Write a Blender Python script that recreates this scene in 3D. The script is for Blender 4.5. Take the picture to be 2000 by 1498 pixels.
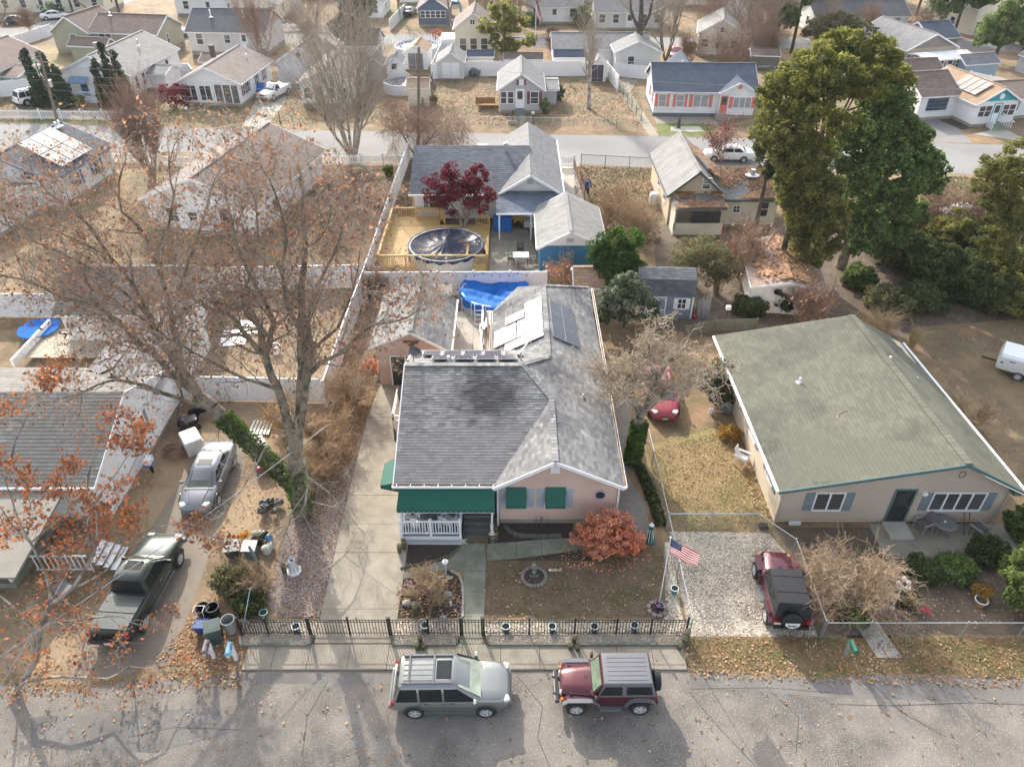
import bpy,bmesh,math,random
import numpy as np
from mathutils import Vector,Matrix
R=math.radians
for o in list(bpy.data.objects):bpy.data.objects.remove(o)
scene=bpy.context.scene
C=scene.collection
rng=random.Random(7)
nrg=np.random.default_rng(11)
# ------------------------------------------------------------------ camera, sky, sun, exposure
FPX,CAMH,PITCH=1460.0,26.6,R(36.8)
cam=bpy.data.objects.new('camera',bpy.data.cameras.new('camera'))
C.objects.link(cam)
cam.location=(0,0,CAMH)
cam.rotation_euler=(R(90)-PITCH,0,0)
cam.data.sensor_width=36;cam.data.lens=FPX/2000*36
cam.data.clip_end=3000
scene.camera=cam
SUN_EL,SUN_AZ=29.0,-21.0  # azimuth measured from +Y towards +X
world=bpy.data.worlds.new('World');scene.world=world;world.use_nodes=True
wn=world.node_tree.nodes;wl=world.node_tree.links
sky=wn.new('ShaderNodeTexSky');sky.sky_type='NISHITA';sky.sun_disc=False
sky.sun_elevation=R(SUN_EL);sky.sun_rotation=R(SUN_AZ)
sky.dust_density=3.0;sky.air_density=1.0
hs=wn.new('ShaderNodeHueSaturation');hs.inputs['Saturation'].default_value=0.5
wl.new(sky.outputs[0],hs.inputs['Color']);wl.new(hs.outputs[0],wn['Background'].inputs[0]);wn['Background'].inputs[1].default_value=0.15
sd=bpy.data.lights.new('sun','SUN');sd.energy=2.15;sd.angle=R(0.6);sd.color=(1.0,0.93,0.83)
sun=bpy.data.objects.new('sun',sd);C.objects.link(sun)
sv=Vector((math.sin(R(SUN_AZ))*math.cos(R(SUN_EL)),math.cos(R(SUN_AZ))*math.cos(R(SUN_EL)),math.sin(R(SUN_EL))))
sun.rotation_euler=sv.to_track_quat('Z','Y').to_euler()
sun.location=(0,0,60)
vs=scene.view_settings
vs.view_transform='Standard';vs.look='None';vs.gamma=1;vs.use_curve_mapping=False
vs.exposure=1.5
HAZE=0.00016
# ------------------------------------------------------------------ helpers
def G(u,v,z=0.0):
    """ground (or height z) point seen at photo pixel u,v"""
    a=(u-1000)/FPX;b=-(v-749)/FPX
    dy=math.cos(PITCH)+b*math.sin(PITCH);dz=-math.sin(PITCH)+b*math.cos(PITCH)
    t=(z-CAMH)/dz
    return Vector((a*t,dy*t,z))
def A(u,v,Y):
    """point seen at pixel u,v standing at distance Y"""
    a=(u-1000)/FPX;b=-(v-749)/FPX
    dy=math.cos(PITCH)+b*math.sin(PITCH);dz=-math.sin(PITCH)+b*math.cos(PITCH)
    t=Y/dy
    return Vector((a*t,Y,CAMH+dz*t))
def tag(o,label=None,cat=None,group=None,kind=None):
    if label:o['label']=label
    if cat:o['category']=cat
    if group:o['group']=group
    if kind:o['kind']=kind
    return o
def link(name,me,parent=None):
    o=bpy.data.objects.new(name,me);C.objects.link(o)
    if parent:o.parent=parent
    return o
def thing(name,label,cat,loc=(0,0,0),rz=0.0,group=None):
    o=bpy.data.objects.new(name,None);C.objects.link(o)
    o.empty_display_size=.2
    o.location=loc;o.rotation_euler=(0,0,rz)
    return tag(o,label,cat,group)
KIDS={}
def copy_tree(o,loc=None,rz=None,label=None,scale=None):
    def rec(x,parent):
        c=x.copy();C.objects.link(c)
        if parent:c.parent=parent
        for ch in kids(x):rec(ch,c)
        return c
    c=rec(o,None)
    if loc is not None:c.location=loc
    if rz is not None:c.rotation_euler=(0,0,rz)
    if scale is not None:c.scale=scale if hasattr(scale,'__len__') else (scale,)*3
    if label:c['label']=label
    return c
def kids(o):
    return [x for x in KIDCACHE.get(o.name,[])]
KIDCACHE={}
class MB:
    """collects faces and links them as ONE mesh object"""
    def __init__(s,off=(0,0,0)):s.v=[];s.f=[];s.m=[];s.mi=0;s.off=Vector(off)
    def add(s,vs,fs):
        n=len(s.v);s.v+=[tuple(Vector(p)-s.off) for p in vs]
        for f in fs:s.f.append([n+i for i in f]);s.m.append(s.mi)
    def box(s,x0,x1,y0,y1,z0,z1):
        s.add([(x0,y0,z0),(x1,y0,z0),(x1,y1,z0),(x0,y1,z0),(x0,y0,z1),(x1,y0,z1),(x1,y1,z1),(x0,y1,z1)],
              [(3,2,1,0),(4,5,6,7),(0,1,5,4),(1,2,6,5),(2,3,7,6),(3,0,4,7)])
    def cbox(s,c,d,rz=0.0):
        M=Matrix.Rotation(rz,3,'Z');c=Vector(c);h=Vector(d)/2
        s.add([c+M @ Vector((x*h.x,y*h.y,z*h.z)) for z in (-1,1) for (x,y) in ((-1,-1),(1,-1),(1,1),(-1,1))],
              [(3,2,1,0),(4,5,6,7),(0,1,5,4),(1,2,6,5),(2,3,7,6),(3,0,4,7)])
    def beam(s,p,q,w,h,up=(0,0,1)):
        p=Vector(p);q=Vector(q);d=(q-p).normalized();u=Vector(up)
        if abs(d.dot(u))>.98:u=Vector((0,1,0))
        e=d.cross(u).normalized();u=e.cross(d).normalized()
        s.add([b+e*(x*w/2)+u*(z*h/2) for b in (p,q) for (x,z) in ((-1,-1),(1,-1),(1,1),(-1,1))],
              [(0,1,2,3),(7,6,5,4),(1,0,4,5),(2,1,5,6),(3,2,6,7),(0,3,7,4)])
    def tube(s,p,q,r0,r1=None,n=6,cap=True):
        r1=r0 if r1 is None else r1;p=Vector(p);q=Vector(q);d=(q-p)
        if d.length<1e-6:return
        d.normalize();u=Vector((0,0,1)) if abs(d.z)<.95 else Vector((0,1,0))
        e=d.cross(u).normalized();u=e.cross(d)
        vs_=[b+(e*math.cos(k*2*math.pi/n)+u*math.sin(k*2*math.pi/n))*r for (b,r) in ((p,r0),(q,r1)) for k in range(n)]
        fs=[(k,(k+1)%n,n+(k+1)%n,n+k) for k in range(n)]
        if cap:fs+=[tuple(range(n-1,-1,-1)),tuple(range(n,2*n))]
        s.add(vs_,fs)
    def path(s,pts,r,n=6):
        for k in range(len(pts)-1):
            a=r[k] if hasattr(r,'__len__') else r;b=r[k+1] if hasattr(r,'__len__') else r
            s.tube(pts[k],pts[k+1],a,b,n)
    def poly(s,pts):s.add(pts,[tuple(range(len(pts)))])
    def prism(s,pts,z0,z1):
        n=len(pts)
        s.add([(p[0],p[1],z0) for p in pts]+[(p[0],p[1],z1) for p in pts],
              [tuple(range(n-1,-1,-1)),tuple(range(n,2*n))]+[(k,(k+1)%n,n+(k+1)%n,n+k) for k in range(n)])
    def extr(s,pts,d):
        n=len(pts);d=Vector(d)
        s.add([Vector(p) for p in pts]+[Vector(p)+d for p in pts],
              [tuple(range(n-1,-1,-1)),tuple(range(n,2*n))]+[(k,(k+1)%n,n+(k+1)%n,n+k) for k in range(n)])
    def lathe(s,c,prof,n=16,M=None,cap=True):
        c=Vector(c);vs_=[]
        for r,z in prof:
            for k in range(n):
                p=Vector((r*math.cos(2*math.pi*k/n),r*math.sin(2*math.pi*k/n),z))
                vs_.append(c+(M @ p if M else p))
        m=len(prof)
        fs=[(j*n+k,j*n+(k+1)%n,(j+1)*n+(k+1)%n,(j+1)*n+k) for j in range(m-1) for k in range(n)]
        if cap:fs+=[tuple(range(n-1,-1,-1)),tuple(range((m-1)*n,m*n))]
        s.add(vs_,fs)
    def ball(s,c,r,n=8,m=6,sc=(1,1,1),jit=0):
        c=Vector(c);vs_=[]
        for j in range(m+1):
            t=math.pi*j/m
            for k in range(n):
                q=1+(rng.uniform(-jit,jit) if jit else 0)
                vs_.append(c+Vector((math.sin(t)*math.cos(2*math.pi*k/n)*sc[0],math.sin(t)*math.sin(2*math.pi*k/n)*sc[1],-math.cos(t)*sc[2]))*r*q)
        s.add(vs_,[(j*n+k,j*n+(k+1)%n,(j+1)*n+(k+1)%n,(j+1)*n+k) for j in range(m) for k in range(n)])
    def mesh(s,name,mat):
        me=bpy.data.meshes.new(name);me.from_pydata(s.v,[],s.f)
        for m in (mat if isinstance(mat,(list,tuple)) else [mat]):me.materials.append(m)
        if isinstance(mat,(list,tuple)):me.polygons.foreach_set('material_index',s.m)
        return me
    def build(s,name,mat,parent=None,smooth=False,bevel=0,weld=False):
        me=s.mesh(name,mat)
        if smooth or bevel or weld:
            b=bmesh.new();b.from_mesh(me);bmesh.ops.remove_doubles(b,verts=b.verts,dist=1e-5)
            if bevel:
                es=[e for e in b.edges if len(e.link_faces)==2 and e.calc_face_angle(0)>.5]
                bmesh.ops.bevel(b,geom=es,offset=bevel,segments=2,profile=.6,affect='EDGES')
            b.to_mesh(me);b.free()
        if smooth:
            me.polygons.foreach_set('use_smooth',[True]*len(me.polygons))
            try:me.set_sharp_from_angle(angle=R(40))
            except Exception:pass
        return add(link(name,me,parent),parent)
def add(o,parent):
    if parent:KIDCACHE.setdefault(parent.name,[]).append(o)
    return o
def inst(name,me,parent,loc=(0,0,0),rot=(0,0,0),sc=None):
    o=link(name,me,parent);o.location=loc;o.rotation_euler=rot
    if sc:o.scale=sc
    return add(o,parent)
_ct=copy_tree
def copy_tree(o,loc=None,rz=None,label=None,scale=None):
    def rec(x,parent):
        c=x.copy();C.objects.link(c)
        if parent:c.parent=parent;KIDCACHE.setdefault(parent.name,[]).append(c)
        for ch in list(KIDCACHE.get(x.name,[])):rec(ch,c)
        return c
    c=rec(o,None)
    if loc is not None:c.location=loc
    if rz is not None:c.rotation_euler=(0,0,rz)
    if scale is not None:c.scale=scale if hasattr(scale,'__len__') else (scale,)*3
    if label:c['label']=label
    return c
def np_mesh(name,V,F,mat,parent=None):
    """V (n,3) array, F (m,k) array of same-size faces"""
    me=bpy.data.meshes.new(name);k=F.shape[1];m=F.shape[0]
    me.vertices.add(len(V));me.vertices.foreach_set('co',np.ascontiguousarray(V,dtype=np.float32).ravel())
    me.loops.add(m*k);me.loops.foreach_set('vertex_index',np.ascontiguousarray(F,dtype=np.int32).ravel())
    me.polygons.add(m);me.polygons.foreach_set('loop_start',np.arange(0,m*k,k,dtype=np.int32))
    me.update(calc_edges=True)
    me.materials.append(mat)
    return add(link(name,me,parent),parent)
# ------------------------------------------------------------------ materials
MATS={}
def M(name,col,rough=.7,var=.18,scale=3.0,bump=0.0,bscale=None,metal=0.0,island=0.0,col2=None,c2scale=None,
      c2lo=.45,c2hi=.6,detail=6,speck=None,spscale=60,spthr=.62,siding=0.0,brick=None,coat=0.0,spec=.5,trans=0.0,stain=None):
    m=bpy.data.materials.new(name);m.use_nodes=True;nt=m.node_tree;N=nt.nodes;L=nt.links
    b=N['Principled BSDF'];b.inputs['Roughness'].default_value=rough;b.inputs['Metallic'].default_value=metal
    b.inputs['Specular IOR Level'].default_value=spec
    if coat:b.inputs['Coat Weight'].default_value=coat;b.inputs['Coat Roughness'].default_value=.06
    tc=N.new('ShaderNodeTexCoord');co=tc.outputs['Object']
    def noise(sc,det=detail,rgh=.6):
        n=N.new('ShaderNodeTexNoise');n.inputs['Scale'].default_value=sc;n.inputs['Detail'].default_value=det
        n.inputs['Roughness'].default_value=rgh;L.new(co,n.inputs['Vector']);return n.outputs['Fac']
    def ramp(fac,lo,hi):
        r=N.new('ShaderNodeMapRange');r.inputs[1].default_value=lo;r.inputs[2].default_value=hi;L.new(fac,r.inputs[0]);return r.outputs[0]
    def mix(fac,a,c):
        x=N.new('ShaderNodeMix');x.data_type='RGBA'
        if hasattr(fac,'is_linked'):L.new(fac,x.inputs[0])
        else:x.inputs[0].default_value=fac
        for val,ip in ((a,x.inputs[6]),(c,x.inputs[7])):
            if hasattr(val,'is_linked'):L.new(val,ip)
            else:ip.default_value=(*val,1)
        return x.outputs[2]
    cur=col
    if col2 is not None:cur=mix(ramp(noise(c2scale or scale*.4),c2lo,c2hi),cur,col2)
    if brick:
        bt=N.new('ShaderNodeTexBrick');L.new(co,bt.inputs['Vector']) if brick.get('axis') is None else None
        if brick.get('axis'):
            sx=N.new('ShaderNodeSeparateXYZ');L.new(co,sx.inputs[0]);cx=N.new('ShaderNodeCombineXYZ')
            L.new(sx.outputs[brick['axis'][0]],cx.inputs[0]);L.new(sx.outputs[brick['axis'][1]],cx.inputs[1]);L.new(cx.outputs[0],bt.inputs['Vector'])
        bt.inputs['Scale'].default_value=1;bt.inputs['Brick Width'].default_value=brick.get('w',.3);bt.inputs['Row Height'].default_value=brick.get('h',.14)
        bt.inputs['Mortar Size'].default_value=brick.get('m',.008)
        f=brick.get('f',.3)
        for i,k in ((1,1-f),(2,1+f)):bt.inputs[i].default_value=(k*.5,k*.5,k*.5,1)
        bt.inputs['Mortar'].default_value=(.32,.32,.32,1)
        y=N.new('ShaderNodeMix');y.data_type='RGBA';y.blend_type='MULTIPLY';y.inputs[0].default_value=1
        if hasattr(cur,'is_linked'):L.new(cur,y.inputs[6])
        else:y.inputs[6].default_value=(*[min(1,2*c) for c in cur],1)
        L.new(bt.outputs[0],y.inputs[7]);cur=y.outputs[2]
    if stain:
        ge=N.new('ShaderNodeNewGeometry');mp=N.new('ShaderNodeMapping');mp.vector_type='TEXTURE';mp.inputs[1].default_value=(stain[0],stain[1],0);mp.inputs[3].default_value=(stain[2],stain[3],1e4);L.new(ge.outputs['Position'],mp.inputs[0])
        ln=N.new('ShaderNodeVectorMath');ln.operation='LENGTH';L.new(mp.outputs[0],ln.inputs[0]);ad=N.new('ShaderNodeMath');ad.operation='MULTIPLY_ADD';L.new(noise(1.7,5),ad.inputs[0]);ad.inputs[1].default_value=1.8;L.new(ln.outputs['Value'],ad.inputs[2]);cur=mix(ramp(ad.outputs[0],2.0,1.35),cur,stain[4])
    if speck is not None:cur=mix(ramp(noise(spscale,2),spthr,spthr+.05),cur,speck)
    if var or island:
        h=N.new('ShaderNodeHueSaturation')
        if hasattr(cur,'is_linked'):L.new(cur,h.inputs['Color'])
        else:h.inputs['Color'].default_value=(*cur,1)
        r=N.new('ShaderNodeMapRange');r.inputs[1].default_value=.25;r.inputs[2].default_value=.75
        r.inputs[3].default_value=1-var;r.inputs[4].default_value=1+var;L.new(noise(scale),r.inputs[0]);val=r.outputs[0]
        if island:
            g=N.new('ShaderNodeNewGeometry');ri=N.new('ShaderNodeMapRange')
            ri.inputs[3].default_value=1-island;ri.inputs[4].default_value=1+island
            L.new(g.outputs['Random Per Island'],ri.inputs[0])
            oi=N.new('ShaderNodeObjectInfo');ro=N.new('ShaderNodeMapRange')
            ro.inputs[3].default_value=1-island*.5;ro.inputs[4].default_value=1+island*.5;L.new(oi.outputs['Random'],ro.inputs[0])
            mm=N.new('ShaderNodeMath');mm.operation='MULTIPLY';L.new(val,mm.inputs[0]);L.new(ri.outputs[0],mm.inputs[1])
            m2=N.new('ShaderNodeMath');m2.operation='MULTIPLY';L.new(mm.outputs[0],m2.inputs[0]);L.new(ro.outputs[0],m2.inputs[1]);val=m2.outputs[0]
        L.new(val,h.inputs['Value']);cur=h.outputs[0]
    if hasattr(cur,'is_linked'):L.new(cur,b.inputs['Base Color'])
    else:b.inputs['Base Color'].default_value=(*cur,1)
    if bump or siding:
        bp=N.new('ShaderNodeBump');bp.inputs['Strength'].default_value=bump if bump else .9;bp.inputs['Distance'].default_value=.03
        if siding:
            sx=N.new('ShaderNodeSeparateXYZ');L.new(co,sx.inputs[0])
            d=N.new('ShaderNodeMath');d.operation='DIVIDE';d.inputs[1].default_value=siding;L.new(sx.outputs[2],d.inputs[0])
            fr=N.new('ShaderNodeMath');fr.operation='FRACT';L.new(d.outputs[0],fr.inputs[0])
            iv=N.new('ShaderNodeMath');iv.operation='SUBTRACT';iv.inputs[0].default_value=1;L.new(fr.outputs[0],iv.inputs[1]);L.new(iv.outputs[0],bp.inputs['Height'])
        else:L.new(noise(bscale or scale*6,4),bp.inputs['Height'])
        L.new(bp.outputs[0],b.inputs['Normal'])
    if trans:
        t=N.new('ShaderNodeBsdfTranslucent');ms=N.new('ShaderNodeMixShader');ms.inputs[0].default_value=trans
        if hasattr(cur,'is_linked'):L.new(cur,t.inputs[0])
        else:t.inputs[0].default_value=(*cur,1)
        L.new(b.outputs[0],ms.inputs[1]);L.new(t.outputs[0],ms.inputs[2]);L.new(ms.outputs[0],N['Material Output'].inputs[0])
    MATS[name]=m
    return m
asphalt=M('asphalt',(.205,.182,.156),.92,.25,.5,.35,40,speck=(.42,.39,.34),spscale=26,spthr=.6,col2=(.112,.101,.09),c2scale=.3,c2lo=.46,c2hi=.64)
asphalt_far=M('asphalt_far',(.24,.235,.225),.92,.15,.3,.2,20,col2=(.19,.185,.18),c2scale=.15)
concrete=M('concrete',(.31,.275,.215),.9,.22,1.2,.2,30,col2=(.27,.24,.185),c2scale=.7)
concrete_pale=M('concrete_pale',(.42,.39,.33),.9,.16,1.2,.2,30)
concrete_moss=M('concrete_moss',(.235,.23,.18),.9,.25,1.6,.2,30,col2=(.17,.18,.125),c2scale=.9)
deadgrass=M('deadgrass',(.265,.172,.095),.95,.4,.9,.9,18,col2=(.165,.13,.066),c2scale=.3,c2lo=.42,c2hi=.6,speck=(.38,.27,.15),spscale=9,spthr=.62)
lawnbrown=M('lawnbrown',(.17,.125,.085),.95,.35,1.2,.9,25,col2=(.13,.108,.05),c2scale=.5,speck=(.33,.25,.16),spscale=14,spthr=.66)
lawnverge=M('lawnverge',(.24,.165,.08),.95,.35,1.2,.9,25,col2=(.15,.135,.05),c2scale=.5,speck=(.4,.28,.14),spscale=14,spthr=.62)
greengrass=M('greengrass',(.11,.15,.03),.95,.3,1.0,.6,20,col2=(.16,.15,.05),c2scale=.5)
olivegrass=M('olivegrass',(.21,.18,.075),.95,.3,.6,.6,20,col2=(.25,.18,.085),c2scale=.2)
sandy=M('sandy',(.31,.225,.14),.95,.35,.6,.6,18,col2=(.17,.12,.075),c2scale=.3,speck=(.42,.29,.13),spscale=8,spthr=.6)
mulch=M('mulch',(.055,.042,.035),.95,.5,9,1.0,25,speck=(.2,.14,.09),spscale=14,spthr=.66)
gravel_grey=M('gravel_grey',(.50,.44,.35),.95,.4,5,1.0,22,speck=(.18,.15,.125),spscale=9,spthr=.56,col2=(.26,.22,.18),c2scale=.5)
gravel_pink=M('gravel_pink',(.25,.20,.175),.95,.4,4,1.0,22,speck=(.15,.11,.09),spscale=9,spthr=.54)
leaflitter=M('leaflitter',(.2,.12,.065),.95,.5,3,1.0,16,speck=(.38,.24,.12),spscale=7,spthr=.58)
dirt=M('dirt',(.13,.098,.07),.95,.4,1.2,.8,16,speck=(.3,.2,.11),spscale=8,spthr=.64)
white=M('white_vinyl',(.76,.76,.77),.45,.05,1.5)
whitew=M('white_paint',(.74,.73,.71),.55,.08,2)
offwhite=M('off_white',(.62,.58,.5),.6,.1,2)
def siding(name,c,s=.11):return M(name,c,.6,.11,.6,.55,siding=s)
pinksid=siding('pink_siding',(.56,.39,.32));beigesid=siding('beige_siding',(.52,.42,.29));taupesid=siding('taupe_siding',(.43,.355,.285))
creamstucco=M('cream_stucco',(.62,.53,.40),.9,.08,2)
whitesid=siding('white_siding',(.74,.735,.72));greysid=siding('grey_siding',(.40,.40,.41));olivesid=siding('olive_siding',(.32,.31,.23))
lgreysid=siding('light_grey_siding',(.55,.54,.52));bluesid=siding('navy_siding',(.085,.12,.175));mintsid=siding('mint_siding',(.42,.55,.45))
creamsid=siding('cream_siding',(.68,.62,.49));tansid=siding('tan_siding',(.46,.38,.26));brownsid=siding('brown_siding',(.25,.2,.17))
ABRICK={'w':.45,'h':.2,'f':.16,'m':.01}
def roofm(name,c,f=.16,c2=None):return M(name,c,.9,.14,.8,.3,25,brick=dict(ABRICK,f=f),col2=c2,c2scale=.35)
roof_grey=roofm('roof_grey',(.19,.19,.192));roof_dk=roofm('roof_dark',(.10,.105,.115));roof_navy=roofm('roof_navy',(.075,.095,.13))
roof_brown=roofm('roof_brown',(.17,.125,.105));roof_tan=roofm('roof_tan',(.33,.22,.14));roof_pale=roofm('roof_pale',(.23,.225,.215));roof_wbrown=roofm('roof_warm',(.2,.165,.145))
roof_pinkish=roofm('roof_pinkish',(.38,.28,.23))
sh_main=M('shingle_grey',(.19,.188,.184),.93,.3,.55,.3,40,island=.26,col2=(.085,.085,.095),c2scale=.3,c2lo=.5,c2hi=.62,speck=(.25,.25,.245),spscale=1.6,spthr=.6)
sh_front=M('shingle_stained',(.205,.203,.198),.93,.3,.55,.3,40,island=.26,col2=(.13,.13,.133),c2scale=.5,c2lo=.5,c2hi=.65,stain=(-1.1,28.7,1.9,1.7,(.06,.06,.064)))
sh_green=M('shingle_green',(.132,.131,.098),.93,.2,.5,.3,40,island=.12,col2=(.10,.10,.075),c2scale=.35)
sh_left=M('shingle_left',(.165,.157,.146),.93,.15,.6,.3,40,island=.2)
sh_navy=M('shingle_navy',(.115,.125,.145),.93,.15,.6,.3,40,island=.2)
sh_mid=M('shingle_mid',(.175,.178,.182),.93,.15,.6,.3,40,island=.14)
glass=M('window_glass',(.035,.04,.045),.07,.3,1.2,spec=.8)
glass_lt=M('window_blind',(.30,.31,.32),.2,.25,2,spec=.6)
cream_int=M('cream_interior',(.5,.47,.36),.7,.1)
black=M('black_metal',(.015,.015,.017),.4,.1)
rubber=M('black_rubber',(.022,.022,.022),.8,.2)
chrome=M('chrome',(.75,.75,.76),.22,.05,metal=1)
steel=M('galvanised_steel',(.45,.46,.47),.45,.1,metal=.7)
wood_new=M('new_timber',(.60,.40,.15),.7,.18,4,island=.12)
wood_old=M('weathered_wood',(.115,.095,.06),.9,.35,6,.8,20,col2=(.085,.1,.045),c2scale=2)
wood_grey=M('grey_timber',(.15,.155,.125),.9,.3,4,.5,20)
green_canvas=M('green_canvas',(.007,.095,.064),.75,.1,3,.15,60)
teal=M('teal_glaze',(.055,.2,.23),.3,.25,8)
terracotta=M('terracotta',(.42,.2,.09),.7,.2,5)
stone=M('fieldstone',(.36,.33,.29),.9,.3,6,.6,20)
paver=M('paver',(.22,.19,.165),.9,.25,6,.6,20,island=.25)
pvpanel=M('solar_cells',(.03,.035,.06),.12,.15,3,spec=.9)
pvpanel_glare=M('solar_cells_glare',(.30,.265,.24),.4,.08,3,spec=.4)  # sky and sun glare on the cells is put into this pale colour
blue_tarp=M('blue_tarp',(.012,.14,.48),.75,.2,3,.4,8,spec=.2)
blue_paint=M('blue_paint',(.03,.16,.29),.6,.1,2)
navy_cover=M('navy_vinyl',(.022,.03,.06),.42,.2,3,.3,5,spec=.3)
bark=M('bark_grey',(.25,.215,.16),.95,.35,3,.9,14,col2=(.10,.085,.06),c2scale=2)
bark_pale=M('bark_pale',(.34,.31,.26),.9,.35,3,.6,12,col2=(.17,.14,.105),c2scale=1.6)
bark_dark=M('bark_dark',(.085,.068,.052),.95,.3,3,.8,14)
bark_twig=M('bark_twig',(.34,.29,.235),.95,.3,3)
bark_tan=M('bark_tan',(.42,.30,.185),.95,.3,3)
bark_red=M('bark_red',(.27,.17,.125),.95,.3,3)
def leafm(name,c,c2=None,isl=.45,tr=.3):return M(name,c,.75,.2,.6,island=isl,col2=c2,c2scale=.8,trans=tr,spec=.25)
leaf_orange=leafm('leaf_orange',(.45,.25,.155),(.42,.205,.11),.5,.4);leaf_rust=leafm('leaf_rust',(.44,.17,.065),(.36,.15,.075),.5,.4)
leaf_fallen=leafm('leaf_fallen',(.31,.17,.085),(.44,.31,.18),.55,.1)
leaf_maroon=leafm('leaf_maroon',(.22,.025,.045),(.15,.02,.035),.45,.4);leaf_coral=leafm('leaf_coral',(.74,.34,.21),(.64,.23,.12),.5,.25)
leaf_green=leafm('leaf_green',(.20,.27,.085),(.115,.165,.055),.5,.5);leaf_pine=leafm('leaf_pine',(.31,.31,.075),(.17,.19,.05),.5,.5)
leaf_cedar=leafm('leaf_cedar',(.25,.24,.07),(.15,.165,.05),.5,.5);leaf_dark=leafm('leaf_dark',(.115,.14,.052),(.075,.098,.038),.5,.45)
leaf_bright=leafm('leaf_bright',(.09,.18,.028),(.05,.105,.02),.5,.45);leaf_holly=leafm('leaf_holly',(.11,.135,.075),(.24,.25,.17),.5)
leaf_olive=leafm('leaf_olive',(.21,.195,.09),(.13,.135,.055),.5,.35);leaf_yellow=leafm('leaf_yellow',(.42,.25,.05),(.34,.16,.04));leaf_ivy=leafm('leaf_ivy',(.10,.17,.03),(.05,.085,.02))
leaf_lightgreen=leafm('leaf_lightgreen',(.24,.29,.09),(.15,.2,.06),.5,.4);leaf_bluegreen=leafm('leaf_bluegreen',(.05,.075,.05),(.035,.055,.035))
# ================================================================== ground, roads, paths
def sheet(name,pts,z,mat,kind='structure',px=True,label=None,cat=None):
    b=MB();b.poly([(*(G(*p).xy if px else p),z) for p in pts])
    me=b.mesh(name,mat)
    bm=bmesh.new();bm.from_mesh(me);bmesh.ops.triangulate(bm,faces=bm.faces)
    for f in bm.faces:
        if f.normal.z<0:f.normal_flip()
    bm.to_mesh(me);bm.free()
    return tag(link(name,me),label,cat,None,kind)
sheet('ground',[(-700,-200),(700,-200),(700,1200),(-700,1200)],0,deadgrass,px=False)
sheet('near_street',[(-120,-40),(120,-40),(120,16.5),(28,16.35),(20,16.45),(14,16.6),(10,16.5),(6.95,16.74),(-10.7,16.74),(-12.5,16.35),(-14,16.5),(-17,15.9),(-19.5,16.2),(-30,16),(-120,16)],.004,asphalt,px=False)
FN=[(-150,83),(-52.5,75.8),(-36.8,74.7),(-10,72.8),(6.3,71.4),(13.4,70.3),(40.5,69),(48.3,68.1),(160,62)]
FF=[(-150,91),(-57,84),(-39,82.2),(-22,81.35),(-5.5,80.5),(14,79.4),(27,78.5),(44.2,77.3),(53,76.5),(160,70)]
sheet('far_street',FN+FF[::-1],.006,asphalt_far,px=False)
sheet('third_street',[(-160,130),(-75,124.5),(-30,121),(20,118.8),(60,117.5),(160,114),(160,121),(60,124),(20,125.5),(-30,128),(-75,131.5),(-160,137)],.006,asphalt_far,px=False)
sheet('side_street',[(-79,131),(-70,130.5),(-72,170),(-74,260),(-83,260),(-81,170)],.008,asphalt_far,px=False)
sheet('fourth_street',[(-70,176),(160,166),(160,173),(-70,184)],.006,asphalt_far,px=False)
# plots
sheet('left_yard',[(-40,16.3),(-10.7,16.75),(-10.7,33.7),(-40,33.7)],.004,sandy,px=False)
sheet('back_yard_sand',[(-19.2,34.2),(-11,33.9),(-11,46.5),(-20,46.5)],.004,sandy,px=False)
sheet('neighbour_driveway',[(130,1340),(330,1300),(372,1190),(418,1060),(478,915),(470,850),(400,862),(340,960),(275,1060),(190,1190)],.008,M('driveway_old',(.23,.195,.155),.9,.25,1.2,.3,30,col2=(.17,.145,.115),c2scale=.6))
sheet('leafy_corner',[(330,1300),(455,1312),(478,1215),(420,1180),(372,1190)],.012,leaflitter)
sheet('gravel_strip',[(704,858),(628,1204),(545,1206),(520,1180),(545,1080),(590,960),(640,850),(668,770),(735,740)],.008,gravel_pink)
sheet('leaf_strip',[(700,860),(668,960),(600,1040),(600,950),(640,850),(655,780),(735,745),(725,790)],.012,leaflitter)
sheet('front_lawn',[(946,1206),(946,1092),(1010,1086),(1140,1060),(1290,1060),(1312,1150),(1322,1206)],.008,lawnbrown)
sheet('front_gravel',[(470,1240),(1345,1240),(1325,1180),(1310,1060),(1298,1060),(1300,1200),(1290,1215),(470,1215)],.012,gravel_grey)
sheet('side_asphalt',[(1208,950),(1195,830),(1202,720),(1230,720),(1236,850),(1225,930),(1262,985),(1270,1060),(1200,1050)],.008,asphalt)
sheet('gravel_parking',[(1306,1038),(1500,1040),(1545,1090),(1597,1243),(1347,1243)],.008,gravel_grey)
sheet('verge',[(1342,1246),(2300,1246),(2300,1330),(2000,1322),(1700,1312),(1600,1326),(1500,1308),(1345,1312)],.008,lawnverge)
sheet('right_front_yard',[(1600,1240),(2300,1240),(2300,1030),(1510,1030),(1548,1088)],.0025,dirt)
sheet('side_lawn',[(1265,870),(1425,830),(1520,1030),(1300,1035)],.004,M('side_lawn_grass',(.30,.21,.10),.95,.3,.8,.7,18,col2=(.24,.2,.08),c2scale=.3,speck=(.45,.3,.16),spscale=8,spthr=.62))
sheet('wood_floor',[(1275,440),(1290,640),(1400,660),(1800,660),(2100,610),(2100,430),(1600,420)],.004,dirt)
sheet('right_lawn',[(1780,640),(2300,600),(2300,960),(2000,960)],.008,M('right_lawn_grass',(.18,.135,.08),.95,.3,.5,.6,18,col2=(.26,.18,.10),c2scale=.22,speck=(.3,.22,.14),spscale=9,spthr=.64))
sheet('pool_patio',[(955,532),(1062,535),(1030,450),(960,440)],.008,concrete)
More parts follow.
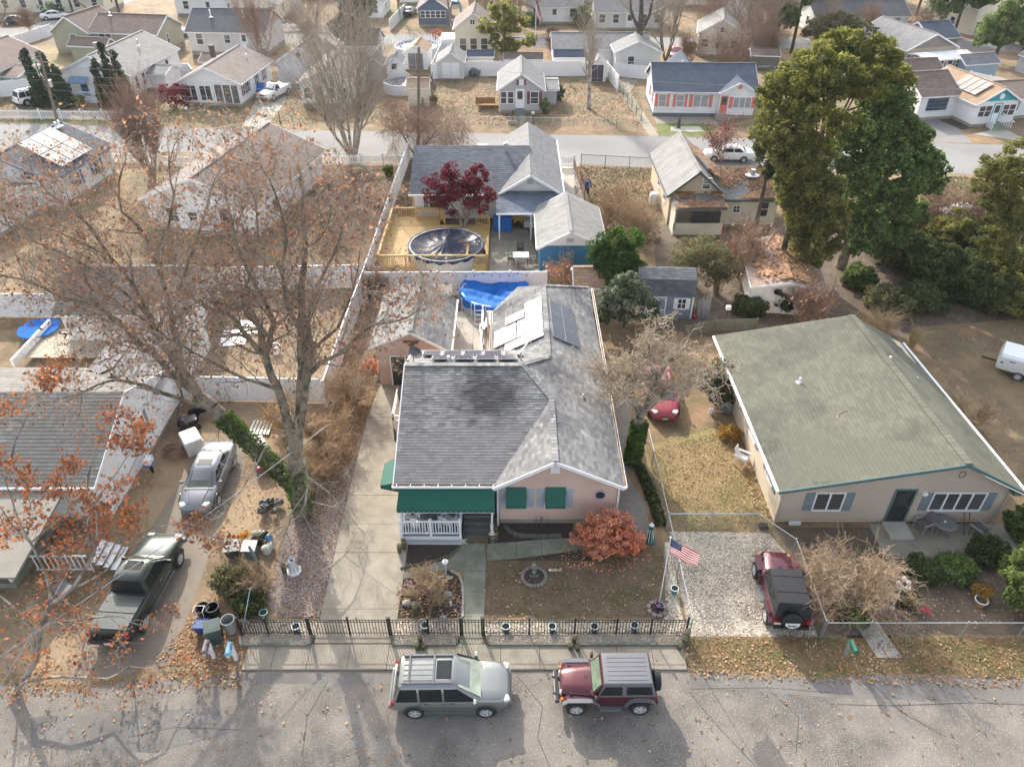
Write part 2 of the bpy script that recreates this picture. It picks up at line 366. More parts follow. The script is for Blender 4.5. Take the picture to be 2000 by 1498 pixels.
sheet('side_drive',[(1090,320),(1128,318),(1148,420),(1110,470),(1080,415)],.008,concrete_pale)
sheet('patio',[(880,700),(892,610),(960,600),(960,720)],.008,concrete_pale)
sheet('back_leaf_bed',[(655,745),(676,668),(735,560),(745,640),(740,740)],.008,leaflitter)
sheet('far_drive',[(470,247),(520,250),(560,195),(545,165),(520,165)],.008,concrete_pale)
sheet('far_walk',[(1016,249),(1028,249),(1026,222),(1014,222)],.008,concrete)
sheet('far_path',[(1268,266),(1287,266),(1230,180),(1248,155),(1215,152),(1200,165)],.008,concrete)
sheet('house_apron',[(1277,228),(1410,230),(1400,243),(1282,241)],.012,concrete)
sheet('green_lawn',[(1280,243),(1352,241),(1395,243),(1392,266),(1288,266)],.008,greengrass)
sheet('sand_bed',[(1310,248),(1365,247),(1375,256),(1350,258),(1310,256)],.012,concrete_pale)
sheet('green_verge',[(55,232),(240,236),(240,241),(45,238)],.008,greengrass)
sheet('olive_lawn',[(250,200),(470,215),(470,245),(250,243)],.0025,olivegrass)
sheet('olive_yard',[(620,150),(640,48),(720,48),(720,90)],.0025,olivegrass)
sheet('bright_lawn',[(755,48),(795,48),(800,20),(760,20)],.008,greengrass)
sheet('corner_lawn',[(60,45),(180,30),(180,15),(120,18),(40,42)],.008,olivegrass)
sheet('olive_patch',[(30,100),(100,90),(210,150),(150,165),(60,130)],.004,olivegrass)
sheet('right_drive',[(1805,278),(1900,280),(1850,232),(1815,222),(1800,235)],.008,asphalt_far)
sheet('right_walk',[(1900,262),(1985,275),(2000,272),(1960,250)],.008,concrete_pale)
sheet('right_mulch',[(1810,218),(1870,222),(1905,250),(1880,255),(1835,235)],.012,mulch)
sheet('right_far_lawn',[(1830,340),(2200,345),(2200,420),(1830,420)],.0025,olivegrass)
sheet('far_right_yard',[(1870,60),(2000,60),(2000,200),(1900,180)],.0025,sandy)
# planting beds
sheet('mulch_bed',[(772,1206),(775,1150),(790,1128),(850,1118),(880,1114),(900,1122),(903,1150),(900,1206)],.012,mulch)
sheet('porch_bed',[(785,1098),(785,1062),(900,1065),(890,1078),(850,1092),(800,1102)],.012,mulch)
sheet('house_bed',[(972,1022),(1120,1022),(1115,1056),(975,1064)],.012,mulch)
sheet('diagonal_path',[(782,1132),(786,1106),(850,1094),(893,1076),(905,1062),(947,1062),(947,1110),(903,1115),(880,1112),(840,1118)],.016,concrete_moss)
# slabs: pavements built piece by piece
def slab_run(name,label,mat,quads,z0=0,h=.05,gap=.018):
    root=MB();xs=[q for q in quads]
    x0=min(p[0] for q in quads for p in q);x1=max(p[0] for q in quads for p in q);y0=min(p[1] for q in quads for p in q);y1=max(p[1] for q in quads for p in q)
    root.box(x0+.03,x1-.03,y0+.03,y1-.03,z0-.05,z0+h-.03)
    o=tag(root.build(name,mulch),label,None,None,'structure')
    for q in quads:
        c=Vector((sum(p[0] for p in q)/4,sum(p[1] for p in q)/4))
        qq=[]
        for p in q:
            d=Vector(p)-c;qq.append((c.x+d.x-math.copysign(gap/2,d.x),c.y+d.y-math.copysign(gap/2,d.y)))
        b=MB();b.prism(qq,z0+.003,z0+h+rng.uniform(-.006,.006));b.build('slab',mat,o)
    return o
ys=[17.95]+[G(600,v).y for v in (1190,1080,1025,968,922,863,816,770)]+[36.4,38.4]
xl=[-8.02,-8.04,-8.07,-8.1,-8.1,-8.1,-8.1,-8.1,-7.9,-7.6,-7.4]
slab_run('driveway','long concrete driveway beside the pink house',concrete,[((xl[i],ys[i]),(-4.78,ys[i]),(-4.78,ys[i+1]),(xl[i+1],ys[i+1])) for i in range(len(ys)-1)])
xs=[-10.64,-9.5,-8.1,-6.5,-4.95,-3.4,-2.0,-.45,1.1,2.7,4.2,5.6,6.88]
slab_run('sidewalk','concrete sidewalk along the street edge',concrete,[((xs[i],16.76),(xs[i+1],16.76),(xs[i+1],17.9),(xs[i],17.9)) for i in range(12)],h=.06)
yw=[17.92,19.25,20.5,21.6,22.6]
slab_run('front_walk','straight concrete walk from gate to steps',concrete_moss,[((-2.12,yw[i]),(-1.16,yw[i]),(-1.16,yw[i+1]),(-2.12,yw[i+1])) for i in range(4)],h=.04)
slab_run('house_path','mossy concrete path along the lawn',concrete_moss,[((-1.14,22.2),(.2,22.3),(.2,23.3),(-1.14,23.2)),((.2,22.3),(1.35,22.5),(1.35,23.45),(.2,23.3)),((1.35,22.5),(2.7,22.75),(2.7,23.55),(1.35,23.45)),((2.7,22.75),(4.0,23.0),(4.0,23.65),(2.7,23.55))],h=.04)
slab_run('yard_walk','short concrete walk to the gate',concrete_pale,[((x0_,y0_),(x1_,y0_),(x1_+dx_,y1_),(x0_+dx_,y1_)) for (x0_,x1_,y0_,y1_,dx_) in ((14.55,15.55,17.3,18.6,-.25),(14.3,15.3,18.6,19.9,-.2),(14.1,15.1,19.9,21.2,-.2),(13.9,14.9,21.2,22.6,-.2))],h=.03)
# steps of patio slabs by the pink shed
slab_run('shed_patio','patio of concrete slabs between pink shed and house',concrete_pale,[((-3.5+1.0*i,34.2+1.6*j),(-2.5+1.0*i,34.2+1.6*j),(-2.5+1.0*i,35.8+1.6*j),(-3.5+1.0*i,35.8+1.6*j)) for i in range(2) for j in range(5)],z0=.01,h=.03)
for pts in ([(1345,1350),(1390,1405),(1432,1450),(1480,1500)],[(1700,1330),(1760,1390),(1850,1440)],[(1880,1335),(1900,1360),(1960,1380)],[(640,1330),(600,1400),(590,1480)],[(1010,1320),(1060,1380),(1050,1440),(1075,1500)],[(1500,1345),(1560,1400),(1555,1470)],[(1620,1375),(1740,1378),(1900,1372),(2000,1376)],[(250,1440),(340,1420),(470,1425)],[(1350,1345),(1500,1343),(1620,1352)]):
    b=MB()
    for p,q in zip(pts[:-1],pts[1:]):
        p=G(*p);q=G(*q);d=(q-p).normalized();e=Vector((-d.y,d.x,0))*.014;b.add([(p+e).xy.to_tuple()+(.008,),(p-e).xy.to_tuple()+(.008,),(q-e).xy.to_tuple()+(.008,),(q+e).xy.to_tuple()+(.008,)],[(0,1,2,3)])
    tag(b.build('road_crack',M('crack_tar',(.07,.068,.065),.9,.2) if 'crack_tar' not in MATS else MATS['crack_tar']),None,None,None,'structure')
# fallen leaves and gravel stones scattered for real
def scatter(name,label,zones,size,mat,z=.03,tilt=.5):
    Vs=[];
    for (pts,n,px) in zones:
        P=np.array([G(*p).xy[:] if px else p for p in pts],dtype=float)
        lo=P.min(0);hi=P.max(0);got=[]
        while sum(len(g) for g in got)<n:
            c=nrg.uniform(lo,hi,(n*2,2));ins=np.zeros(len(c),bool);j=len(P)-1
            for i in range(len(P)):
                yi,yj=P[i,1],P[j,1]
                cond=((yi>c[:,1]) !=(yj>c[:,1])) & (c[:,0]<(P[j,0]-P[i,0])*(c[:,1]-yi)/(yj-yi+1e-12)+P[i,0])
                ins ^=cond;j=i
            got.append(c[ins])
        c=np.concatenate(got)[:n]
        a=nrg.uniform(0,6.28,n);s=nrg.uniform(size*.55,size*1.25,n);t=nrg.uniform(-tilt,tilt,(n,2))
        quad=np.array([(-1,-.7),(1.1,-.5),(.9,.7),(-.8,.8)])
        ca,sa=np.cos(a),np.sin(a)
        out=np.zeros((n,4,3))
        for k in range(4):
            x=quad[k,0]*s;y=quad[k,1]*s
            out[:,k,0]=c[:,0]+ca*x-sa*y;out[:,k,1]=c[:,1]+sa*x+ca*y
            out[:,k,2]=z+np.abs(t[:,0])*s+t[:,0]*x+t[:,1]*y*.6+np.abs(t[:,1])*s*.6
        Vs.append(out.reshape(-1,3))
    V=np.concatenate(Vs);F=np.arange(len(V)).reshape(-1,4)
    return tag(np_mesh(name,V,F,mat),label,None,None,'stuff')
scatter('fallen_leaves','tan and brown leaves fallen on the ground',[
    ([(0,1330),(2000,1325),(2000,1498),(0,1498)],430,True),
    ([(330,1330),(470,1340),(500,1215),(420,1150),(300,1290)],900,True),
    ([(1342,1240),(2050,1240),(2050,1325),(1342,1312)],1150,True),
    ([(946,1206),(946,1092),(1290,1060),(1312,1206)],420,True),
    ([(1265,870),(1425,830),(1520,1030),(1300,1035)],350,True),
    ([(1425,840),(1455,840),(1525,1030),(1480,1010)],420,True),
    ([(704,858),(628,1204),(545,1206),(590,960),(640,850),(735,740)],1100,True),
    ([(350,1030),(540,1200),(560,900),(480,860),(420,1050)],350,True),
    ([(775,1206),(775,1140),(900,1122),(903,1206)],420,True),
    ([(470,1235),(1345,1235),(1345,1205),(470,1205)],260,True),
    ([(1600,1240),(2050,1240),(2050,1100),(1560,1090)],500,True),
    ([(1275,540),(1290,640),(1400,660),(1800,680),(2050,640),(2050,500),(1600,480)],3500,True),
    ([(380,620),(660,620),(640,760),(380,730)],500,True),
    ([(655,745),(676,668),(735,560),(745,640),(740,740)],900,True),
    ([(1130,330),(1270,330),(1290,470),(1170,460)],1600,True),
    ([(0,1000),(300,1000),(220,1300),(0,1330)],900,True),
    ([(0,1328),(460,1318),(480,1345),(0,1362)],260,True),([(1345,1308),(2000,1322),(2000,1345),(1345,1325)],420,True),([(640,240),(1260,250),(1240,130),(640,130)],900,True),([(660,700),(745,700),(800,330),(775,330)],900,True),([(300,330),(760,330),(700,520),(280,520)],1200,True),
    ([(780,1306),(1340,1306),(1340,1262),(470,1262),(470,1306)],60,True)],.042,leaf_fallen,z=.03)
scatter('coral_leaves','coral leaves fallen under the red bush',[([(1090,1105),(1180,1125),(1270,1100),(1275,1060),(1100,1060)],300,True)],.035,leaf_coral,z=.03)
scatter('gravel_stones','pale gravel stones in the raised beds and parking bay',[
    ([(474,1240),(1342,1240),(1340,1212),(474,1212)],9000,True),
    ([(1306,1042),(1500,1044),(1545,1094),(1595,1241),(1347,1241)],9000,True),
    ([(1300,1060),(1312,1060),(1330,1200),(1316,1205)],1200,True)],.02,M('pale_gravel',(.6,.54,.43),.9,.2,1,island=.6),z=.02,tilt=.7)
scatter('gravel_chips','pinkish gravel chips beside the driveway',[([(690,900),(628,1204),(545,1206),(560,1080),(620,960)],7000,True)],.024,M('pink_chips',(.34,.27,.24),.9,.2,1,island=.5),z=.03,tilt=.7)
def tufts(name,label,zones,h,mat,w=.012):
    Vs=[]
    for (pts,n) in zones:
        P=np.array([G(*p).xy[:] for p in pts]);lo=P.min(0);hi=P.max(0)
        c=nrg.uniform(lo,hi,(n*3,2));ins=np.zeros(len(c),bool);j=len(P)-1
        for i in range(len(P)):
            yi,yj=P[i,1],P[j,1]
            ins ^=((yi>c[:,1]) !=(yj>c[:,1])) & (c[:,0]<(P[j,0]-P[i,0])*(c[:,1]-yi)/(yj-yi+1e-12)+P[i,0]);j=i
        c=c[ins][:n];n=len(c);a=nrg.uniform(0,6.28,n);hh=nrg.uniform(.5,1.2,n)*h;l=nrg.normal(0,.7,(n,2))*h
        out=np.zeros((n,3,3));dx=np.cos(a)*w;dy=np.sin(a)*w
        out[:,0]=np.stack([c[:,0]-dx,c[:,1]-dy,np.full(n,.0)],1);out[:,1]=np.stack([c[:,0]+dx,c[:,1]+dy,np.full(n,.0)],1)
        out[:,2]=np.stack([c[:,0]+l[:,0],c[:,1]+l[:,1],hh],1);Vs.append(out.reshape(-1,3))
    V=np.concatenate(Vs);return tag(np_mesh(name,V,np.arange(len(V)).reshape(-1,3),mat),label,None,None,'stuff')
DRY=M('dry_blades',(.27,.19,.10),.9,.3,.5,island=.5,col2=(.15,.14,.055),c2scale=.5)
tufts('dry_grass','tufts of dry grass in the back gardens and far lots',[
    ([(640,240),(1260,250),(1240,130),(640,130)],16000),([(250,240),(620,245),(620,130),(250,180)],9000),([(1120,325),(1290,330),(1290,480),(1130,480)],7000),([(740,420),(805,420),(810,310),(790,310)],2500),([(300,330),(760,330),(700,520),(280,520)],9000),([(1830,345),(2000,350),(2000,430),(1830,430)],5000),([(0,240),(100,240),(100,180),(0,190)],2000)],.16,DRY,w=.035)
for pts in ([(1345,1318),(2000,1330),(2000,1372),(1620,1362),(1350,1340)],[(470,1316),(1000,1313),(1000,1330),(700,1336),(470,1334)],[(60,1400),(420,1380),(460,1430),(300,1470),(60,1460)]):sheet('road_patch',pts,.0065,M('asphalt_patch',(.165,.153,.14),.93,.25,.7,.35,40,speck=(.33,.31,.28),spscale=26,spthr=.62) if 'asphalt_patch' not in MATS else MATS['asphalt_patch'])
tufts('dry_grass','tufts of dry grass on the verges and lawns',[
    ([(1342,1246),(2050,1246),(2050,1318),(1342,1308)],16000),([(946,1206),(946,1095),(1140,1075),(1290,1065),(1312,1206)],16000),
    ([(1265,880),(1420,840),(1515,1030),(1300,1035)],12000),([(1780,640),(2050,620),(2050,960),(1990,950)],14000)],.06,DRY,w=.012)
# ================================================================== buildings
FACE={'F':0,'R':math.pi/2,'B':math.pi,'L':-math.pi/2}
WC={}
def window(root,face,p,w,h,style='dh',frame=None,pane=None,shut=None,name='window',fw=.07):
    """p = wall point (centre, local); style: dh double hung, n2/n4 side by side, pl plain"""
    frame=frame or white;pane=pane or glass
    key=(round(w,2),round(h,2),style,frame.name,pane.name,fw)
    if key not in WC:
        b=MB();t=fw;d0,d1=-.05,.03
        b.box(-w/2-t,-w/2,d0,d1,-h/2-t,h/2+t);b.box(w/2,w/2+t,d0,d1,-h/2-t,h/2+t)
        b.box(-w/2,w/2,d0,d1,h/2,h/2+t);b.box(-w/2-.03,w/2+.03,d0-.03,d1-.002,-h/2-t,-h/2)
        if style=='dh':b.box(-w/2,w/2,d0+.015,d1-.01,-.025,.025)
        if style=='gr':
            b.box(-w/2,w/2,d0+.015,d1-.01,-.02,.02);b.box(-.02,.02,d0+.012,d1-.012,-h/2,h/2)
        if style[0]=='n':
            n=int(style[1])
            for k in range(1,n):b.box(-w/2+w*k/n-.04,-w/2+w*k/n+.04,d0+.005,d1-.01,-h/2,h/2)
            if len(style)>2:b.box(-w/2,w/2,d0+.018,d1-.014,-.025,.025)
        q=MB();q.box(-w/2,w/2,-.015,.02,-h/2,h/2)
        WC[key]=(b.mesh(name,frame),q.mesh('pane',pane))
    o=inst(name,WC[key][0],root,p,(0,0,FACE[face]));inst('pane',WC[key][1],o)
    if shut:
        sw=min(.42,w*.4);sk=('sh',round(h,2),round(sw,2),shut.name)
        if sk not in WC:
            b=MB();b.box(-sw/2,sw/2,-.035,0,-h/2-.05,h/2+.05)
            for k in range(3):b.box(-sw/2+.03,sw/2-.03,-.05,-.035,-h/2+h*k/3,-h/2+h*(k+1)/3-.05)
            WC[sk]=b.mesh('shutter',shut)
        M3=Matrix.Rotation(FACE[face],3,'Z')
        for s in (-1,1):inst('shutter',WC[sk],root,Vector(p)+M3 @ Vector((s*(w/2+fw+sw/2+.01),0,0)),(0,0,FACE[face]))
    return o
def door(root,face,p,w=.9,h=2.0,mat=None,frame=None,lite=True):
    """p = bottom centre"""
    mat=mat or white;frame=frame or white
    key=('door',w,h,mat.name,frame.name,lite)
    if key not in WC:
        b=MB();b.box(-w/2-.09,-w/2,-.05,.03,0,h+.09);b.box(w/2,w/2+.09,-.05,.03,0,h+.09);b.box(-w/2,w/2,-.05,.03,h,h+.09)
        d=MB();d.box(-w/2,w/2,-.02,.02,0,h);d.box(-w/2+.12,w/2-.12,-.032,-.02,.15,h*.42)
        g=MB();g.box(-w/2+.13,w/2-.13,-.03,-.02,h*.5,h-.15)
        k=MB();k.ball((w/2-.08,-.06,h*.48),.035,6,4)
        WC[key]=(b.mesh('door_frame',frame),d.mesh('door',mat),g.mesh('pane',glass),k.mesh('handle',chrome))
    ms=WC[key]
    o=inst('door',ms[1],root,p,(0,0,FACE[face]))
    inst('door_frame',ms[0],o)
    if lite:inst('pane',ms[2],o)
    inst('handle',ms[3],o)
    return o
def slab(b,pts,t=.1):
    pts=[Vector(p) for p in pts];n=(pts[1]-pts[0]).cross(pts[2]-pts[0]).normalized()
    if n.z<0:n=-n
    b.extr([p-n*t for p in pts],n*t)
def block(root,x0,x1,y0,y1,he,rise,axis='y',wall=None,roof=None,over=.3,z0=0,trim=None,hip=0,base=.35,ridge=.5,rk=.25,roofname='roof',found=None):
    """one gabled (or hipped) volume in the root's own frame"""
    trim=trim or white
    w=MB();r=MB();t=MB()
    if axis=='y':
        xc=x0+(x1-x0)*ridge;zr=he+rise
        pts=[(x0,y0,z0+base),(x1,y0,z0+base),(x1,y0,he),(xc,y0,zr),(x0,y0,he)]
        if hip:w.box(x0,x1,y0,y1,z0+base,he)
        else:w.extr(pts,(0,y1-y0,0))
        sl,sr=rise/(xc-x0),rise/(x1-xc);up=.06
        a0=y0-rk;a1=y1+rk;hy=hip*(x1-x0)/2
        L0=(x0-over,a0,he-over*sl+up);L1=(x0-over,a1,he-over*sl+up);R0=(x1+over,a0,he-over*sr+up);R1=(x1+over,a1,he-over*sr+up)
        T0=(xc,a0+hy,zr+up);T1=(xc,a1-hy,zr+up)
        slab(r,[L0,T0,T1,L1]);slab(r,[R0,R1,T1,T0])
        if hip:slab(r,[L0,R0,T0]);slab(r,[R1,L1,T1])
        r.beam(Vector(T0)+Vector((0,0,.01)),Vector(T1)+Vector((0,0,.01)),.24,.05)
        for (p,q) in ((L0,L1),(R0,R1)):t.beam(Vector(p)+Vector((0,0,-.11)),Vector(q)+Vector((0,0,-.11)),.1,.13)
        if not hip:
            for yy,s in ((a0-.022,-1),(a1+.022,1)):
                for (p,q) in ((L0,T0),(R0,T0)):t.beam((p[0],yy,p[2]-.1),(q[0],yy,q[2]-.1),.04,.18)
    else:
        yc=y0+(y1-y0)*ridge;zr=he+rise
        pts=[(x0,y0,z0+base),(x0,y1,z0+base),(x0,y1,he),(x0,yc,zr),(x0,y0,he)]
        if hip:w.box(x0,x1,y0,y1,z0+base,he)
        else:w.extr(pts,(x1-x0,0,0))
        sl,sr=rise/(yc-y0),rise/(y1-yc);up=.06
        a0=x0-rk;a1=x1+rk;hx=hip*(y1-y0)/2
        L0=(a0,y0-over,he-over*sl+up);L1=(a1,y0-over,he-over*sl+up);R0=(a0,y1+over,he-over*sr+up);R1=(a1,y1+over,he-over*sr+up)
        T0=(a0+hx,yc,zr+up);T1=(a1-hx,yc,zr+up)
        slab(r,[L0,L1,T1,T0]);slab(r,[R1,R0,T0,T1])
        if hip:slab(r,[R0,L0,T0]);slab(r,[L1,R1,T1])
        r.beam(Vector(T0)+Vector((0,0,.01)),Vector(T1)+Vector((0,0,.01)),.24,.05)
        for (p,q) in ((L0,L1),(R0,R1)):t.beam(Vector(p)+Vector((0,0,-.11)),Vector(q)+Vector((0,0,-.11)),.1,.13)
        if not hip:
            for xx in (a0-.022,a1+.022):
                for (p,q) in ((L0,T0),(R0,T0)):t.beam((xx,p[1],p[2]-.1),(xx,q[1],q[2]-.1),.04,.18)
    w.build('wall',wall,root);ro=r.build(roofname,roof,root);t.build('eave_trim',trim,root)
    if base>0:
        f=MB();f.box(x0+.03,x1-.03,y0+.03,y1-.03,z0-.05,z0+base+.01);f.build('foundation',found or concrete,root)
    return ro
def chimney(root,x,y,z,h=1.0,w=.5,mat=None):
    b=MB();b.box(x-w/2,x+w/2,y-w/2,y+w/2,z,z+h);b.box(x-w/2-.05,x+w/2+.05,y-w/2-.05,y+w/2+.05,z+h,z+h+.1);b.build('chimney',mat or stone,root)
def vent(root,x,y,z,h=.45,r=.05,mat=None):
    b=MB();b.tube((x,y,z),(x,y,z+h),r,r,8);b.lathe((x,y,z),[(r*3,0),(r*1.4,.06)],8);b.build('vent_pipe',mat or white,root)
def shingles(roof,poly,mat,course=.16,tab=.32,nsing=0,off=.006,lift=.016):
    """real shingle tabs over a planar roof polygon (roof-local), 300 largest as parts, rest as one part"""
    P=[Vector(p) for p in poly];n=(P[1]-P[0]).cross(P[2]-P[0]).normalized()
    if n.z<0:n=-n
    e=Vector((0,0,1)).cross(n).normalized();u=n.cross(e).normalized()  # u = upslope
    o0=P[0];S=[((p-o0).dot(e),(p-o0).dot(u)) for p in P]
    area=sum(S[i][0]*S[(i+1)%len(S)][1]-S[(i+1)%len(S)][0]*S[i][1] for i in range(len(S)))
    if area<0:S=S[::-1]
    def clip(q):
        for i in range(len(S)):
            a=S[i];b=S[(i+1)%len(S)];out=[]
            side=lambda p:(b[0]-a[0])*(p[1]-a[1])-(b[1]-a[1])*(p[0]-a[0])
            for k in range(len(q)):
                p0=q[k];p1=q[(k+1)%len(q)];s0=side(p0);s1=side(p1)
                if s0>=0:out.append(p0)
                if (s0>0>s1) or (s0<0<s1):
                    f=s0/(s0-s1);out.append((p0[0]+(p1[0]-p0[0])*f,p0[1]+(p1[1]-p0[1])*f))
            q=out
            if len(q)<3:return []
        return q
    t0=min(p[1] for p in S);t1=max(p[1] for p in S);s0_=min(p[0] for p in S);s1_=max(p[0] for p in S)
    mb=MB();full=[];r=0;t=t0
    ln=course*1.25
    while t<t1:
        s=s0_-rng.uniform(0,tab)
        while s<s1_:
            q=[(s+.004,t),(s+tab-.004,t),(s+tab-.004,t+ln),(s+.004,t+ln)];c=clip(q);lf=lift+rng.uniform(-.004,.006)
            if len(c)>=3:
                isfull=len(c)==4 and all(abs(a-b)<1e-6 for x,y in zip(sorted(c),sorted(q)) for a,b in zip(x,y))
                vs=[o0+e*a+u*b+n*(off+.002+lf*(1-(b-t)/ln)) for a,b in c]
                if isfull and nsing:
                    full.append((o0+e*(s+tab/2)+u*t+n*off,len(mb.f),lf))
                mb.add(vs,[tuple(range(len(vs)))])
                low=[k for k in range(len(c)) if abs(c[k][1]-t)<1e-6]
                if len(low)==2:
                    k0,k1=low if (low[1]-low[0])==1 else low[::-1]
                    mb.add([vs[k0],vs[k1],vs[k1]-n*(lf+.004),vs[k0]-n*(lf+.004)],[(0,3,2,1)])
            s+=tab
        t+=course;r+=1
    if nsing and full:
        cp=Vector((0,0,CAMH))-roof.matrix_world_loc if False else Vector((0,0,CAMH))
        base=Vector(roof['_base']) if '_base' in roof else Vector((0,0,0))
        full.sort(key=lambda f:(f[0]+base-cp).length)
        pick=full[:nsing];drop=set(f[1] for f in pick);drop |=set(d+1 for d in drop)
        mb.f=[f for i,f in enumerate(mb.f) if i not in drop];mb.m=[0]*len(mb.f)
        one=MB();h=tab/2-.004;l2=lift
        one.add([(-h,0,.002+l2),(h,0,.002+l2),(h,ln,.002),(-h,ln,.002),(-h,0,-.002),(h,0,-.002)],[(0,1,2,3),(0,4,5,1)])
        me=one.mesh('shingle',mat)
        R3=Matrix((e,u,n)).transposed().to_euler()
        for f in pick:inst('shingle',me,roof,f[0],R3)
    if mb.f:tag(mb.build('shingles',mat,roof),None,None,None,'stuff')
def lap(root,y,z0,z1,xr,mat,h=.115):
    b=MB();z=z0
    while z<z1:
        a,c=xr(z+h)
        if c-a>.2:b.add([(a,y-.016,z),(c,y-.016,z),(c,y-.003,z+h),(a,y-.003,z+h),(a,y,z),(c,y,z)],[(0,1,2,3),(4,5,1,0)])
        z+=h
    tag(b.build('lap_siding',mat,root),None,None,None,'stuff')
# ---------------------------------------------------------------- the pink house
HB=Vector((-.2,27.0,0))
home=thing('house','pink sided house with grey shingle roof, green canvas awnings and a white front porch','house',HB)
def hm():return MB(HB)
b=hm()
b.extr([(-.6,24.47,.3),(4.85,24.47,.3),(4.85,24.47,2.86),(1.9,24.47,4.33),(-.6,24.47,2.86)],(0,14.9,0));b.box(.5,4.72,39.36,41.7,.3,2.78)
b.extr([(-5.05,26.3,.3),(-5.05,33.4,.3),(-5.05,33.4,3.66),(-5.05,30.3,4.98),(-5.05,26.3,3.5)],(4.43,0,0))
b.extr([(-5.05,24.42,2.72),(-5.05,26.29,2.72),(-5.05,26.29,3.5),(-5.05,24.42,2.83)],(.08,0,0))
b.extr([(-.95,33.45,.3),(-.62,33.45,.3),(-.62,33.45,2.95),(-.95,33.45,2.8)],(0,5.8,0))
b.extr([(-.62,33.46,2.8),(1.9,33.46,2.8),(1.9,33.46,4.3),(-.62,33.46,3.0)],(0,5.6,0))
b.build('wall',pinksid,home)
lap(home,24.47-HB.y,.31,4.25,lambda z:((-.58 if z<2.8 else-.58+(z-2.8)*1.68)-HB.x,(4.83 if z<2.8 else 4.83-(z-2.8)*2.0)-HB.x),pinksid)
b=hm();b.box(-.57,4.82,24.5,41.6,-.05,.31);b.box(-5.0,-.6,26.33,33.35,-.05,.31);b.build('foundation',concrete,home)
Fp=[(-5.32,24.2,2.83),(-.78,24.2,2.83),(1.9,28.44,4.41),(.52,30.3,5.1),(-5.32,30.3,5.1)]
Lp=[(-.82,24.0,2.81),(1.9,24.0,4.41),(1.9,28.44,4.41),(-.78,24.2,2.83)]
Rp=[(5.02,24.0,2.85),(4.88,41.9,2.92),(1.9,39.5,4.41),(1.9,24.0,4.41)];H1=[(4.88,41.9,2.92),(.36,41.9,2.92),(1.9,39.5,4.41)];H2=[(.36,41.9,2.92),(-1.15,39.3,2.76),(1.9,39.5,4.41)]
Rt=[(1.9,28.44,4.41),(1.9,31.94,4.41),(.52,30.3,5.1)]
Bp=[(-5.32,30.3,5.1),(.52,30.3,5.1),(1.9,31.94,4.41),(.6,33.6,3.71),(-5.32,33.6,3.71)]
Kt=[(.6,33.6,3.71),(1.9,31.94,4.41),(1.9,33.6,4.41)]
Kp=[(-1.15,33.6,2.76),(1.9,33.6,4.41),(1.9,39.5,4.41),(-1.15,39.3,2.76)]
b=hm()
for p in (Fp,Lp,Rp,Rt,Bp,Kt,Kp,H1,H2):slab(b,p,.12)
rf=b.build('roof',roof_grey,home);rf['_base']=tuple(HB)
sub=lambda pl:[Vector(p)-HB for p in pl]
shingles(rf,sub(Fp),sh_front,.15,.32,nsing=300,lift=.012)
for p in (Lp,Rp,Rt,Bp,Kt,Kp,H1,H2):shingles(rf,sub(p),sh_main,.165,.34)
b=hm()  # hip and ridge caps
for p,q in (((1.9,24.0,4.43),(1.9,28.4,4.43)),((1.9,28.44,4.43),(.52,30.3,5.13)),((-5.32,30.3,5.12),(.52,30.3,5.12)),((.52,30.3,5.13),(1.9,31.94,4.43)),((1.9,32,4.43),(1.9,39.5,4.43)),((1.9,39.5,4.43),(4.86,41.88,2.95))):
    p=Vector(p);q=Vector(q);n=max(2,int((q-p).length/.22))
    for k in range(n):b.beam(p+(q-p)*k/n,p+(q-p)*(k+1.15)/n+Vector((0,0,-.012)),.27,.035)
tag(b.build('ridge_caps',sh_main,rf),None,None,None,'stuff')
b=hm()  # gutters with straps
b.box(-5.4,-.7,24.06,24.19,2.7,2.8);b.box(-5.4,-.7,24.05,24.07,2.8,2.83)
for k in range(8):b.box(-5.2+k*.62,-5.17+k*.62,24.05,24.2,2.83,2.845)
b.build('gutter',white,home);b=hm();b.box(5.04,5.16,24.0,41.9,2.72,2.83);b.box(5.15,5.17,24.0,41.9,2.83,2.86);b.build('gutter',white,home);b=hm();b.box(-1.3,-1.18,33.7,39.2,2.63,2.74);b.build('gutter',white,home)
b=hm();b.box(5.06,5.14,24.1,41.8,2.83,2.845);b.build('gutter_debris',leaflitter,home);b=hm();b.box(-5.35,-.75,24.09,24.17,2.8,2.812);b.build('gutter_debris',leaflitter,home);b=hm();b.box(-1.28,-1.2,33.8,39.1,2.74,2.755);b.build('gutter_debris',leaflitter,home)
b=hm()  # rake boards
for p,q in (((-.84,23.96,2.74),(1.9,23.96,4.34)),((1.9,23.96,4.34),(5.06,23.96,2.77))):b.beam(p,q,.05,.17)
b.build('rake_trim',white,home);b=hm();b.beam((-5.35,24.2,2.76),(-5.35,30.3,5.03),.05,.16);b.beam((-5.35,30.3,5.03),(-5.35,33.6,3.65),.05,.16)
b.build('rake_trim',white,home)
b=hm()
b.tube((4.88,24.35,0),(4.88,24.35,2.75),.045,.045,8);b.build('downspout',white,home);b=hm();b.tube((-.66,24.35,0),(-.66,24.35,2.75),.045,.045,8)
b.beam((-.66,24.35,2.72),(-.72,24.12,2.74),.08,.08);b.build('downspout',white,home)
lav=M('lavender_shutter',(.36,.38,.43),.6,.05)
